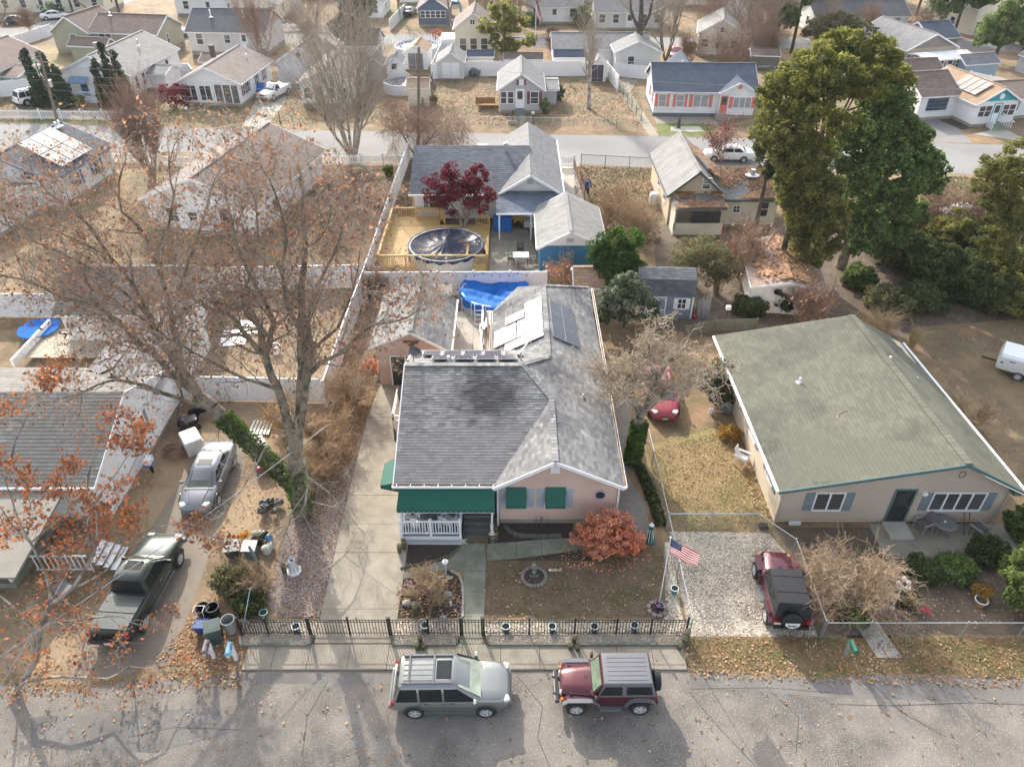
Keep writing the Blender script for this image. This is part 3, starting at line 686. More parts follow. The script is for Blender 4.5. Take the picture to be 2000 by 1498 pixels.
for x in (.18,1.98):
    window(home,'F',Vector((x,24.47,1.72))-HB,.8,1.1,'dh')
    for s in (-1,1):
        q=MB();q.box(-.17,.17,-.04,0,-.6,.6);q.box(-.12,.12,-.052,-.04,-.53,-.04);q.box(-.12,.12,-.052,-.04,.04,.53);o=q.build('shutter',lav,home);o.location=Vector((x+s*.66,24.468,1.72))-HB
    a=hm()  # little canvas awning: sloped front, two cheeks, scalloped valance
    x0,x1=x-.46,x+.46;zt,zb=2.42,1.68;yf=23.95
    a.extr([(x0,24.46,zt),(x1,24.46,zt),(x1,yf,zb),(x0,yf,zb)],(0,.012,.012))
    for xx in (x0,x1):a.extr([(xx,24.46,zt),(xx,yf,zb),(xx,yf,zb-.12),(xx,24.46,zb-.12)],(.01,0,0))
    n=6
    for k in range(n):
        xa=x0+(x1-x0)*k/n;xb=x0+(x1-x0)*(k+1)/n;xm=(xa+xb)/2
        a.extr([(xa,yf,zb),(xb,yf,zb),(xb,yf,zb-.12),(xm,yf,zb-.17),(xa,yf,zb-.12)],(0,.012,0))
    a.build('window_awning',green_canvas,home)
b=MB();b.lathe((0,0,0),[(.30,0),(.30,.05),(.23,.06)],8,Matrix.Rotation(R(90),3,'X'));o=b.build('octagon_window',lav,home);o.location=Vector((4.05,24.47,1.95))-HB;o.rotation_euler=(0,R(22.5),0)
q=MB();q.lathe((0,0,0),[(.22,.05),(.22,.075)],8,Matrix.Rotation(R(90),3,'X'));q.build('pane',glass,o)
b=hm();pts=[(1.72,24.46,3.3),(2.14,24.46,3.3),(2.14,24.46,3.62)]+[(1.93+.21*math.cos(t),24.46,3.62+.21*math.sin(t)) for t in (R(30),R(60),R(90),R(120),R(150))]+[(1.72,24.46,3.62)]
b.extr(pts,(0,-.05,0));b.build('gable_vent',whitew,home)
# big canvas awning over the porch
def canopy(name,A0,A1,B0,B1,drop=.26,n=18,label=None):
    a=hm();A0,A1,B0,B1=map(Vector,(A0,A1,B0,B1));nrm=(A1-A0).cross(B0-A0).normalized()*.012
    a.extr([A0,A1,B1,B0],nrm)
    for P,Q in ((A0,B0),(A1,B1)):a.extr([P,Q,Q-Vector((0,0,drop)),Vector((P.x,P.y,Q.z-drop))],(B1-B0).normalized()*.01)
    out=(B0-A0);out.z=0;out=out.normalized()*.012
    for k in range(n):
        p=B0.lerp(B1,k/n);q=B0.lerp(B1,(k+1)/n);m=(p+q)/2
        a.extr([p,q,q-Vector((0,0,drop-.05)),m-Vector((0,0,drop)),p-Vector((0,0,drop-.05))],out)
    a.build(name,green_canvas,home)
    t=hm();pts=[]
    for k in range(n*2+1):
        p=B0.lerp(B1,k/(n*2))-Vector((0,0,drop-(.05 if k%2==0 else 0)-.004))+out*1.1;pts.append(p)
    t.path(pts,.012,4);t.build('awning_piping',white,home)
canopy('porch_awning',(-5.1,24.3,2.68),(-.8,24.3,2.68),(-5.17,23.38,2.05),(-.79,23.38,2.05),.2)
canopy('side_awning',(-5.12,26.4,2.72),(-5.12,24.45,2.72),(-6.05,26.15,2.28),(-6.05,24.7,2.28),.2,8)
# porch: deck, lattice skirt, rails, steps
white_p=white
b=hm()
for k in range(20):b.box(-5.1,-2.32,23.22+k*.155,23.36+k*.155,.5,.55)
b.build('porch_floor',M('porch_floor_boards',(.17,.175,.19),.7,.15,3),home)
b=hm();b.box(-2.3,-.7,24.78,26.28,.5,.552);b.build('porch_landing',M('landing_boards',(.17,.165,.16),.7,.15,3),home)
b=hm()
for k in range(46):
    x=-5.1+k*.062
    for s in (-1,1):b.beam((x+(0 if s>0 else .26),23.2,.02),(x+(.26 if s>0 else 0),23.2,.34),.012,.022,up=(0,1,0))
b.box(-5.12,-2.3,23.16,23.23,.34,.5);b.box(-5.12,-2.3,23.17,23.22,0,.04);b.box(-5.12,-5.04,23.17,26.2,.3,.5)
b.build('lattice_skirt',white_p,home)
b=hm();b.box(-5.05,-2.35,23.25,23.29,.02,.45);b.build('skirt_shade_sheet',black,home)  # black sheet behind the lattice, painting the dark under the porch
bal=MB();bal.box(-.019,.019,-.019,.019,0,.72);balm=bal.mesh('baluster',white_p)
def rail(p,q,n,posts=()):
    p=Vector(p);q=Vector(q);b=hm();b.beam(p+Vector((0,0,.88)),q+Vector((0,0,.88)),.09,.06);b.beam(p+Vector((0,0,.12)),q+Vector((0,0,.12)),.06,.06);b.build('rail',white_p,home)
    for k in range(n):inst('baluster',balm,home,p.lerp(q,(k+.5)/n)+Vector((0,0,.14))-HB)
rail((-5.02,23.26,.55),(-3.75,23.26,.55),10);rail((-3.65,23.26,.55),(-2.4,23.26,.55),10)
rail((-5.05,23.3,.55),(-5.05,24.4,.55),8);rail((-2.36,23.32,.55),(-2.36,24.6,.55),9)
rail((-.92,23.45,.0),(-.92,24.5,.55),7)
for x,y,z,h in ((-5.05,23.26,.5,1.0),(-3.7,23.26,.5,1.0),(-2.36,23.26,.5,1.02),(-2.36,24.66,.5,2.2),(-5.0,24.5,.5,2.25),(-.92,23.4,0,1.0),(-.92,24.6,.5,2.2)):
    b=hm();b.box(x-.055,x+.055,y-.055,y+.055,z,z+h)
    if h<2:b.box(x-.075,x+.075,y-.075,y+.075,z+h,z+h+.05)
    b.build('porch_post',white_p,home)
stepm=M('step_boards',(.145,.135,.125),.8,.25,3)
for k in range(4):
    b=hm();b.box(-2.27,-.98,23.55+k*.3,23.86+k*.3,.0,.13+k*.135);b.build('step',stepm,home)
door(home,'F',Vector((-1.4,26.3,.56))-HB,.9,2.0,whitew)
window(home,'F',Vector((-3.4,26.3,1.75))-HB,1.6,1.1,'n2')
window(home,'R',Vector((4.85,27.5,1.9))-HB,.9,1.1,'dh');window(home,'R',Vector((4.85,33.5,1.9))-HB,.9,1.1,'dh')
# solar panels: each panel a part with frame and cells
def pv(root,poly,nu,nv,mat,lift=.12,gap=.06,skip=()):
    """poly = 4 corners a,b,c,d (root-local world of HB) on the roof plane; nu along ab, nv along ad"""
    a,b_,c,d=[Vector(p) for p in poly];n=(b_-a).cross(d-a).normalized()
    if n.z<0:n=-n
    pt=lambda s,t:a.lerp(b_,s).lerp(d.lerp(c,s),t)+n*lift
    for i in range(nu):
        for j in range(nv):
            if (i,j) in skip:continue
            q=[pt(i/nu+gap/4,j/nv+gap/4),pt((i+1)/nu-gap/4,j/nv+gap/4),pt((i+1)/nu-gap/4,(j+1)/nv-gap/4),pt(i/nu+gap/4,(j+1)/nv-gap/4)]
            m=MB();m.extr([x-n*.04 for x in q],n*.04);o=m.build('solar_panel',steel,root)
            ctr=sum(q,Vector())/4;g=MB();g.extr([ctr+(x-ctr)*.97 for x in q],n*.004);g.build('cells',mat,o)
            for k in range(0):pass
    r=MB()
    for t in (.25/nv,1-.25/nv):r.beam(pt(0,t)-n*.08,pt(1,t)-n*.08,.04,.06)
    r.build('panel_rail',steel,root)
lp=lambda*ps:[Vector(p)-HB for p in ps]
rz_=lambda x:2.85+.5*(5.02-x)
kz_=lambda x:4.41-.541*(1.9-x)
fz_=lambda y:5.1-.42*(y-30.3)
pv(home,lp((2.12,37.9,rz_(2.12)),(3.5,37.9,rz_(3.5)),(3.62,34.0,rz_(3.62)),(2.18,34.0,rz_(2.18))),2,3,M('solar_cells_blue',(.010,.014,.03),.12,.2,2,spec=.5),gap=.012)
pv(home,lp((-.98,34.9,kz_(-.98)),(.3,34.9,kz_(.3)),(.3,36.6,kz_(.3)),(-.98,36.6,kz_(-.98))),1,2,pvpanel_glare)
pv(home,lp((.36,34.9,kz_(.36)),(1.76,34.9,kz_(1.76)),(1.76,36.6,kz_(1.76)),(.36,36.6,kz_(.36))),1,2,pvpanel_glare)
pv(home,lp((.6,33.98,kz_(.6)),(1.76,33.98,kz_(1.76)),(1.76,34.85,kz_(1.76)),(.6,34.85,kz_(.6))),1,1,pvpanel_glare)
pv(home,lp((.8,36.65,kz_(.8)),(1.76,36.65,kz_(1.76)),(1.76,38.2,kz_(1.76)),(.8,38.2,kz_(.8))),1,1,pvpanel_glare)
pv(home,lp((-.35,34.0,kz_(-.35)),(.6,34.0,kz_(.6)),(.6,34.8,kz_(.6)),(-.35,34.8,kz_(-.35))),1,1,pvpanel_glare)
pv(home,lp((-.35,36.75,kz_(-.35)),(.75,36.75,kz_(.75)),(.75,37.6,kz_(.75)),(-.35,37.6,kz_(-.35))),1,1,pvpanel_glare)
pvb=M('solar_cells_grey',(.07,.065,.085),.16,.3,2,spec=.9)
pv(home,lp((-4.1,30.75,fz_(30.75)),(.3,30.75,fz_(30.75)),(.3,31.65,fz_(31.65)),(-4.1,31.65,fz_(31.65))),4,1,pvb,lift=.2)
pv(home,lp((-4.7,31.7,fz_(31.7)),(.6,31.7,fz_(31.7)),(.6,32.6,fz_(32.6)),(-4.7,32.6,fz_(32.6))),5,1,pvb,lift=.2)
vent(home,-3.2-HB.x*1,30.9-HB.y,4.85,.35,.07);vent(home,3.55-HB.x,29.6-HB.y,3.6,.18,.04,steel)
b=hm();b.tube((.45,31.2,4.6),(.45,31.2,5.25),.05,.05,8);b.tube((.45,31.2,5.25),(.95,32.5,5.15),.035,.035,6);b.tube((.95,32.5,5.15),(1.0,32.6,4.8),.03,.03,6);b.build('service_mast',chrome,home)
# satellite dish
t=thing('satellite_dish','dark satellite dish on the back ridge of the pink house','satellite dish',(-4.95,30.8,4.88))
b=MB();b.tube((0,0,0),(0,0,.5),.02,.02,6);b.tube((0,0,.5),(.12,-.1,.55),.018,.018,6);b.build('mast',black,t)
b=MB();Mx=Matrix.Rotation(R(28),3,'Y') @ Matrix.Rotation(R(12),3,'X');b.lathe((.1,-.05,.6),[(.0,.0),(.2,.02),(.36,.07),(.37,.08),(.35,.085),(.19,.035),(.0,.015)],16,Mx);b.build('dish',M('dish_grey',(.045,.045,.05),.5),t)
b=MB();b.tube((.1,-.05,.62),(.3,-.12,.88),.012,.012,5);b.build('feed_arm',black,t)
# ---------------------------------------------------------------- green roofed house on the right
GB=Vector((17.5,30.0,0));gh=thing('house','taupe and cream house under a broad green shingle roof on the right','house',GB)
def gm():return MB(GB)
b=gm();ap=(16.35,4.0)
b.extr([(12.45,24.45,.2),(22.75,24.45,.2),(22.75,24.45,2.5),(20.0,24.45,3.98),(12.45,24.45,2.5)],(0,.1,0));b.build('front_wall',taupesid,gh)
b=gm();b.extr([(12.45,24.56,.0),(22.7,24.56,.0),(22.6,24.56,2.45),(19.6,24.56,3.8),(12.45,24.56,2.42)],(0,11.7,0));b.build('wall',creamstucco,gh)
GL=[(11.95,24.1,2.45),(17.55,24.1,4.0),(18.6,36.8,4.0),(11.9,36.8,2.45)]
ridge0,ridge1=Vector((20.0,24.05,4.2)),Vector((19.45,36.6,4.1))
b=gm()
GLp=[Vector((12.05,24.05,2.55)),ridge0,ridge1,Vector((11.9,36.85,2.5))]
# make the big slope planar: drop the last corner onto the plane of the first three
def planar(pl):
    p0,p1,p2,p3=pl;n=(p1-p0).cross(p2-p0);z=p0.z-(n.x*(p3.x-p0.x)+n.y*(p3.y-p0.y))/n.z
    return [p0,p1,p2,Vector((p3.x,p3.y,z))]
GLp=planar(GLp);GRp=planar([ridge1,ridge0,Vector((23.15,24.05,2.45)),Vector((22.9,36.6,2.4))]);GRp=[GRp[1],GRp[2],GRp[3],GRp[0]]
n_=(GRp[1]-GRp[0]).cross(GRp[2]-GRp[0]);
slab(b,GLp,.12);slab(b,GRp,.12)
grf=b.build('roof',roofm('roof_green',(.2,.2,.15)),gh);grf['_base']=tuple(GB)
gs=lambda pl:[Vector(p)-GB for p in pl]
shingles(grf,gs(GLp),sh_green,.2,.34,nsing=300);shingles(grf,gs(GRp),sh_green,.2,.34)
b=gm();n=44
for k in range(n):b.beam(ridge0.lerp(ridge1,k/n)+Vector((0,0,.03)),ridge0.lerp(ridge1,(k+1.1)/n)+Vector((0,0,.02)),.36,.035)
tag(b.build('ridge_caps',sh_green,grf),None,None,None,'stuff')
teal_trim=M('teal_trim',(.085,.15,.15),.5,.08)
b=gm();b.beam(GLp[0]+Vector((-.02,-.03,-.07)),ridge0+Vector((0,-.03,-.07)),.06,.17);b.beam(ridge0+Vector((0,-.03,-.07)),GRp[1]+Vector((.05,-.03,-.07)),.06,.17);b.build('rake_trim',teal_trim,gh);b=gm();b.box(22.72,23.12,24.1,24.5,2.2,2.42);b.build('soffit',teal_trim,gh)
b=gm();b.beam(GLp[0]+Vector((-.06,0,-.06)),GLp[3]+Vector((-.06,0,-.06)),.12,.12);b.build('gutter',white,gh);b=gm();b.beam(GRp[1]+Vector((.08,0,-.02)),GRp[2]+Vector((.08,0,-.02)),.12,.13);b.build('gutter',white,gh)
b=gm();b.tube((12.42,24.4,0),(12.42,24.4,2.45),.05,.05,6);b.build('corner_post',taupesid,gh);b=gm();b.tube((22.78,24.4,0),(22.78,24.4,2.3),.04,.04,6);b.build('corner_post',taupesid,gh)
slate_sh=M('slate_shutter',(.17,.215,.235),.6,.08)
window(gh,'F',Vector((14.65,24.45,1.5))-GB,1.25,1.05,'n2',shut=slate_sh)
window(gh,'F',Vector((20.6,24.45,1.5))-GB,2.35,1.05,'n4',shut=slate_sh)
door(gh,'F',Vector((18.05,24.45,.22))-GB,.85,2.0,M('dark_screen',(.022,.024,.028),.3,.1),teal_trim)
lap(gh,24.45-GB.y,.3,3.9,lambda z:(12.5-GB.x if z<2.45 else 12.5-GB.x+(z-2.45)*5.0,(22.7 if z<2.45 else 22.7-(z-2.45)*1.85)-GB.x),taupesid)
b=gm();b.box(17.5,18.6,23.3,24.4,.02,.2);b.build('doorstep',concrete_pale,gh)
b=gm();b.box(16.9,23.2,22.3,24.4,-.02,.035);b.build('porch_slab',concrete,gh)
for y in (26.2,29.3,32.4):window(gh,'L',Vector((12.45,y,1.75))-GB,1.0,1.05,'dh',shut=slate_sh)
pz=lambda x,y:GLp[0].z+(lambda n:-(n.x*(x-GLp[0].x)+n.y*(y-GLp[0].y))/n.z)((GLp[1]-GLp[0]).cross(GLp[2]-GLp[0]))
vent(gh,15.05-GB.x,31.4-GB.y,pz(15.05,31.4),.3,.06);vent(gh,19.9-GB.x,32.3-GB.y,3.75,.45,.07);vent(gh,21.3-GB.x,31.6-GB.y,3.0,.35,.06,steel)
b=gm();b.path([(15.9,28.2,pz(15.9,28.2)+.03),(15.95,28.4,pz(15.95,28.4)+.03),(16.2,28.6,pz(16.2,28.6)+.03),(16.5,28.6,pz(16.5,28.6)+.03)],.03,4);b.build('fallen_twig',bark_tan,gh)
b=gm();b.lathe((18.9,24.38,1.95),[(.02,0),(.12,.03),(.15,.12),(.12,.2),(.03,.23)],10);b.tube((18.9,24.42,2.0),(18.9,24.3,2.15),.02,.02,5);b.build('wall_lamp',whitew,gh)
b=gm();b.path([(20.2+.15*math.cos(t/6*6.28),24.38,3.25+.2*math.sin(t/6*6.28)) for t in range(7)],.015,4);b.build('cable_loop',black,gh)
b=gm();b.box(13.1,13.65,24.3,24.42,.05,.22);b.build('foundation_vent',whitew,gh)
# ---------------------------------------------------------------- left neighbour: grey shingle roof, white gable
NB=Vector((-21,27,0));nh=thing('house','white house with grey shingle roof and blank white gable behind the orange leaved tree','house',NB)
def nm():return MB(NB)
b=nm();b.extr([(-32,24.6,.35),(-32,33.0,.35),(-32,33.0,2.7),(-32,28.7,4.45),(-32,24.6,2.75)],(13.1,0,0));b.build('wall',whitesid,nh)
b=nm();b.box(-32,-18.95,24.65,32.95,0,.36);b.build('foundation',concrete,nh)
NF=[(-32,24.15,2.75),(-18.8,24.15,2.75),(-18.8,28.7,4.6),(-32,28.7,4.6)];NR=[(-32,28.7,4.6),(-18.8,28.7,4.6),(-18.8,33.3,2.75),(-32,33.3,2.75)]
b=nm();slab(b,NF,.12);slab(b,NR,.12);nrf=b.build('roof',roof_grey,nh);nrf['_base']=tuple(NB)
ns=lambda pl:[Vector(p)-NB for p in pl]
shingles(nrf,ns(NF),sh_left,.2,.36,nsing=300,lift=.014);shingles(nrf,ns(NR),sh_left,.22,.36)
b=nm();b.beam((-18.77,24.15,2.68),(-18.77,28.7,4.53),.05,.16);b.beam((-18.77,28.7,4.53),(-18.77,33.3,2.68),.05,.16);b.box(-32,-18.75,24.03,24.14,2.62,2.74);b.build('eave_trim',white,nh)
window(nh,'R',Vector((-18.9,29.2,2.05))-NB,.75,1.0,'dh',shut=slate_sh)
b=nm();b.tube((-18.85,28.5,1.2),(-18.85,26.3,.9),.03,.03,6);b.tube((-18.85,28.5,1.2),(-18.85,28.5,3.6),.03,.03,6);b.lathe((-18.78,26.2,.95),[(.12,0),(.14,.15),(.1,.3)],8);b.build('service_conduit',steel,nh)
# rear wing with solar panels
b=nm();b.extr([(-23.2,33.0,.3),(-18.9,33.0,.3),(-18.9,33.0,2.55),(-20.6,33.0,3.7),(-23.2,33.0,2.5)],(0,6.0,0));b.build('rear_wall',whitesid,nh)
KL=[(-23.5,31.2,2.4),(-20.6,31.2,3.8),(-20.6,39.2,3.8),(-23.5,39.2,2.4)];KR=[(-20.6,31.2,3.8),(-18.6,31.2,2.55),(-18.6,39.2,2.55),(-20.6,39.2,3.8)]
b=nm();slab(b,KL,.1);slab(b,KR,.1);krf=b.build('rear_roof',roof_pale,nh)
shingles(krf,ns(KL),sh_left,.22,.36);shingles(krf,ns(KR),M('shingle_glare',(.33,.32,.31),.9,.15,.6,.3,40,island=.15),.22,.36)  # right slope gets a paler copy, its glare painted into the shingle colour
HBs=HB.copy()
for y0_ in (32.0,33.6,35.2):
    pv(nh,[Vector(p)-NB for p in ((-22.9,y0_,2.69),(-20.9,y0_,3.66),(-20.9,y0_+1.4,3.66),(-22.9,y0_+1.4,2.69))],2,1,M('solar_cells_lilac',(.16,.15,.19),.25,.2,2,spec=.9))
# its low porch roof and white steps on the right
b=nm();slab(b,[(-30,19.6,2.1),(-20.2,19.6,2.1),(-20.2,24.2,2.55),(-30,24.2,2.55)],.12);b.build('porch_roof',M('porch_roof_felt',(.25,.235,.2),.9,.2,1),nh)
b=nm()
for x in (-29.5,-26.5,-24,-21.7):b.box(x-.06,x+.06,20.8,20.92,.3,2.2)
b.build('porch_frame',white,nh);b=nm();b.box(-30,-21.5,20.7,24.5,.0,.3);b.build('porch_floor',concrete_moss,nh)
# ---------------------------------------------------------------- generic houses
def house(name,label,loc,rz,blocks,group=None,cat='house'):
    o=thing(name,label,cat,(loc[0],loc[1],0),R(rz),group)
    for bl in blocks:block(o,**bl)
    return o
B_=dict
burg=M('burgundy_paint',(.14,.02,.045),.5);coral=M('coral_paint',(.62,.18,.14),.5);dblue=M('blue_trim',(.02,.11,.28),.5);tealp=M('teal_paint',(.01,.30,.34),.5);navy_door=M('navy_door',(.06,.12,.22),.5)
door_red=M('red_brown',(.2,.05,.04),.6)
# M3: white house with navy roof and red maple
m3=thing('house','white house with navy and grey roof behind the round covered pool','house',(-2,58,0))
def at_(o):return lambda*p:tuple(Vector(p)-o.location)
L3=at_(m3)
def mm(o):return MB(o.location)
b=mm(m3);b.extr([(-8.0,58.3,.2),(-8.0,67.3,.2),(-8.0,67.3,2.8),(-8.0,62.9,4.45),(-8.0,58.3,2.75)],(7,0,0));b.extr([(-1.1,58.0,.2),(3.9,58.0,.2),(3.9,58.0,2.75),(1.5,58.0,4.3),(-1.1,58.0,2.75)],(0,11.5,0));b.build('wall',whitesid,m3)
S1=[(-8.3,57.3,2.75),(-1.2,57.3,2.75),(1.5,60.6,4.45),(1.3,62.9,4.75),(-8.3,62.9,4.75)];S1=[(-8.3,57.3,2.75),(-1.2,57.3,2.75),(1.5,62.0,4.43),(1.5,62.9,4.75),(-8.3,62.9,4.75)]
S2=[(-8.3,62.9,4.75),(1.5,62.9,4.75),(1.5,67.6,2.9),(-8.3,67.6,2.9)]
S3=[(-1.2,57.2,2.75),(1.5,57.2,4.43),(1.5,62.0,4.43)];S4=[(1.5,57.2,4.43),(4.15,57.2,2.75),(4.15,70.2,2.75),(1.5,70.2,4.43)];S5=[(1.5,63,4.43),(1.5,70.2,4.43),(-1.2,70.2,2.75),(-1.2,66,2.9)]
sp=lambda o,pl:[Vector(p)-o.location for p in pl]
b=mm(m3);slab(b,S1);slab(b,S2);r1=b.build('roof',roof_dk,m3);shingles(r1,sp(m3,S1),sh_navy,.24,.5)
b=mm(m3);slab(b,S3);slab(b,S4);slab(b,S5);r2=b.build('wing_roof',roof_grey,m3);shingles(r2,sp(m3,S3),sh_mid,.24,.5);shingles(r2,sp(m3,S4),sh_mid,.24,.5)
S6=[(-1.25,54.6,2.35),(4.0,54.6,2.35),(4.0,57.6,2.85),(-1.25,57.6,2.85)]
b=mm(m3);slab(b,S6);r3=b.build('porch_roof',roof_navy,m3);shingles(r3,sp(m3,S6),M('shingle_blue',(.13,.155,.2),.9,.15,.6,island=.2),.24,.5)
b=mm(m3);b.box(-8.35,-1.2,57.17,57.28,2.6,2.74);b.box(-1.25,4.0,54.48,54.58,2.2,2.34);b.beam((-1.25,57.12,2.66),(1.5,57.12,4.34),.06,.18);b.beam((1.5,57.12,4.34),(4.2,57.12,2.66),.06,.18);b.box(4.17,4.27,57.2,70.2,2.6,2.73)
b.build('eave_trim',white,m3)
b=mm(m3)
for x in (-1.0,1.5,3.8):b.box(x-.06,x+.06,54.7,54.82,0,2.3)
b.build('porch_post',white,m3)
for x in (-6.3,-2.9):window(m3,'F',L3(x,58.3,1.65),1.0,1.2,'dh',shut=slate_sh)
door(m3,'F',L3(2.3,58.0,.3),.9,2.0);b=mm(m3);b.box(1.2,1.7,57.96,58.0,3.3,3.8);b.build('gable_vent',steel,m3)
b=mm(m3);b.tube((-.5,62.2,4.5),(-.5,62.2,5.0),.12,.12,8);b.lathe((-.5,62.2,5.0),[(.05,0),(.22,.05),(.22,.2),(.05,.3)],8);b.build('chimney_pipe',chrome,m3)
# M5 garage with blue wall
m5=thing('garage','garage with tan grey shingle roof and a blue painted end wall','garage',(4,50,0))
block(m5,-2.0,2.6,-1.2,5.2,2.45,1.15,'y',blue_paint,roof_pale,base=0,over=.25,rk=.3,ridge=.47)
b=mm(m5);b.extr([(1.98,48.77,2.45),(6.62,48.77,2.45),(4.16,48.77,3.62)],(0,-.03,0));b.build('gable_panel',whitew,m5)
b=mm(m5);b.box(3.9,4.4,48.7,48.74,2.7,3.0);b.build('gable_vent',steel,m5)
# M4 leaf covered beige house
m4=thing('house','beige house with rusty pine needles lying on its low roof','house',(16,58,0))
L4=at_(m4)
dktrim=M('dark_green_trim',(.07,.09,.09),.6)
block(m4,-3.2,.95,-.5,8.5,2.85,1.75,'y',beigesid,roof_pale,over=.3,rk=.3,base=.25,trim=dktrim)
block(m4,.95,5.45,-1.0,5.0,2.6,1.3,'x',creamsid,roof_grey,over=.3,base=.25,trim=dktrim)
b=mm(m4);slab(b,[(12.9,55.4,2.25),(17.0,55.4,2.3),(17.0,57.6,2.8),(12.9,57.6,2.75)],.1);b.build('porch_roof',roof_pale,m4)
b=mm(m4);b.box(12.95,16.9,55.6,57.4,0,.4);b.box(12.95,16.9,55.6,55.7,.4,1.0);b.box(12.95,13.05,55.6,57.4,.4,2.2);b.build('porch_wall',creamsid,m4)
b=mm(m4);b.box(14.3,16.6,55.58,55.6,1.05,2.0);b.build('porch_screen',glass,m4)
window(m4,'F',L4(15.6,57.5,3.55),.6,.8,'dh',frame=white);window(m4,'F',L4(18.2,57.0,1.6),.5,.5,'gr');window(m4,'F',L4(20.3,57.0,1.6),.9,1.2,'dh')
for y in (59.5,62.5):window(m4,'L',L4(12.8,y,1.8),.8,1.0,'dh')
vent(m4,3.6,1.0,3.7,.45,.2,steel)
# needle litter lying on the roofs
def litter(name,poly,n,mat,parent,size=.11,cl=5):
    P=[Vector(p) for p in poly];nr=(P[1]-P[0]).cross(P[2]-P[0]).normalized();nr=nr if nr.z>0 else-nr
    cs=nrg.uniform(0,1,(cl,2));k=nrg.integers(0,cl,n);st=np.clip(cs[k]+nrg.normal(0,.13,(n,2)),.01,.99)
    a,b2,c,d=[np.array(p) for p in P]
    pos=(a*(1-st[:,:1])+b2*st[:,:1])*(1-st[:,1:])+(d*(1-st[:,:1])+c*st[:,:1])*st[:,1:]+np.array(nr)*nrg.uniform(.02,.06,(n,1))
    e=np.array(Vector((1,.1,0)).cross(nr).normalized());f=np.array(nr.cross(Vector(e)).normalized());ang=nrg.uniform(0,6.28,n)[:,None];s=nrg.uniform(.5,1.3,n)[:,None]*size
    d1=(np.cos(ang)*e+np.sin(ang)*f)*s;d2=(-np.sin(ang)*e+np.cos(ang)*f)*s*.7
    V=np.stack([pos-d1-d2,pos+d1-d2,pos+d1+d2,pos-d1+d2],1).reshape(-1,3)
    return tag(np_mesh(name,V,np.arange(len(V)).reshape(-1,4),mat,parent),None,None,None,'stuff')
needle=leafm('pine_needles',(.38,.225,.125),(.28,.15,.08),.4,.05)
litter('needle_litter',sp(m4,[(17.0,56.8,2.62),(21.7,56.8,2.62),(21.7,60.0,3.98),(16.8,60.0,3.98)]),2600,needle,m4)
litter('needle_litter',sp(m4,[(13,55.5,2.38),(17.0,55.5,2.42),(17.0,57.4,2.88),(13,57.4,2.84)]),700,needle,m4)
litter('needle_litter',sp(m4,[(15.1,58,4.6),(17.1,58,3.7),(17.1,64,3.7),(15.1,64,4.6)]),600,needle,m4)
# low shed under the big trees
ls=thing('shed','old low white shed with leaf strewn roof under the big evergreen trees','shed',(18.6,45,0),R(-8))
block(ls,-2.3,2.3,-1.6,5.0,2.0,.5,'y',whitew,roof_pinkish,over=.2,rk=.2,base=0)
litter('needle_litter',[(-2.3,-1.5,2.2),(0,-1.5,2.7),(0,5,2.7),(-2.3,5,2.2)],700,needle,ls);litter('needle_litter',[(0,-1.5,2.7),(2.3,-1.5,2.2),(2.3,5,2.2),(0,5,2.7)],900,needle,ls)
# gambrel barn shed
bs=thing('shed','blue grey barn shed with gambrel roof and white trimmed double doors','shed',(10.2,42.9,0),R(-3))
blue_board=M('blue_grey_board',(.19,.235,.29),.7,.12,2)
b=MB();b.extr([(-1.75,0,0),(-1.75,2.6,0),(-1.75,2.6,1.75),(-1.75,2.1,2.65),(-1.75,1.3,3.05),(-1.75,.5,2.65),(-1.75,0,1.75)],(3.5,0,0));b.build('wall',blue_board,bs)
for nme,p0,p1 in (('roof',(-.08,1.7),(.45,2.68)),('upper_roof',(.45,2.68),(1.3,3.12)),('upper_roof',(1.3,3.12),(2.15,2.68)),('roof',(2.15,2.68),(2.7,1.7))):
    b=MB();slab(b,[(-1.9,p0[0],p0[1]),(1.9,p0[0],p0[1]),(1.9,p1[0],p1[1]),(-1.9,p1[0],p1[1])],.06);ro=b.build(nme,roof_dk,bs)
    shingles(ro,[(-1.9,p0[0],p0[1]),(1.9,p0[0],p0[1]),(1.9,p1[0],p1[1]),(-1.9,p1[0],p1[1])],M('shed_shingle',(.09,.095,.105) if nme=='roof' else (.2,.2,.205),.9,.2,1,island=.2),.2,.4)
for x in (-1.0,-.3):
    b=MB();b.box(x-.33,x+.33,-.05,0,.05,1.68);o=b.build('door',blue_board,bs)
    b=MB();
    for (u0,u1,w0,w1) in ((-.33,-.25,.05,1.68),(.25,.33,.05,1.68),(-.25,.25,.05,.14),(-.25,.25,1.59,1.68),(-.25,.25,.62,.7)):b.box(x+u0,x+u1,-.075,-.05,w0,w1)
    for sg in (-1,1):b.beam((x+sg*.25,-.062,1.35),(x,-.062,1.6),.02,.08,up=(0,1,0));b.beam((x+sg*.25,-.062,.4),(x,-.062,.62),.02,.08,up=(0,1,0))
    b.build('door_trim',white,o)
window(bs,'F',(1.05,0,1.15),.5,.7,'gr',shut=white)
b=MB()
for x in (-1.76,1.76):b.box(x-.05,x+.05,-.04,.06,0,1.75)
b.build('corner_trim',white,bs)
# mint shed beside barn
ms=thing('shed','pale mint shed with orange tan roof behind the pink house','shed',(6.0,44.7,0))
block(ms,-1.75,1.0,-1.0,1.4,2.0,.75,'x',mintsid,roof_tan,over=.15,rk=.15,base=0);window(ms,'F',(-.75,-1,1.3),.5,.6,'gr')
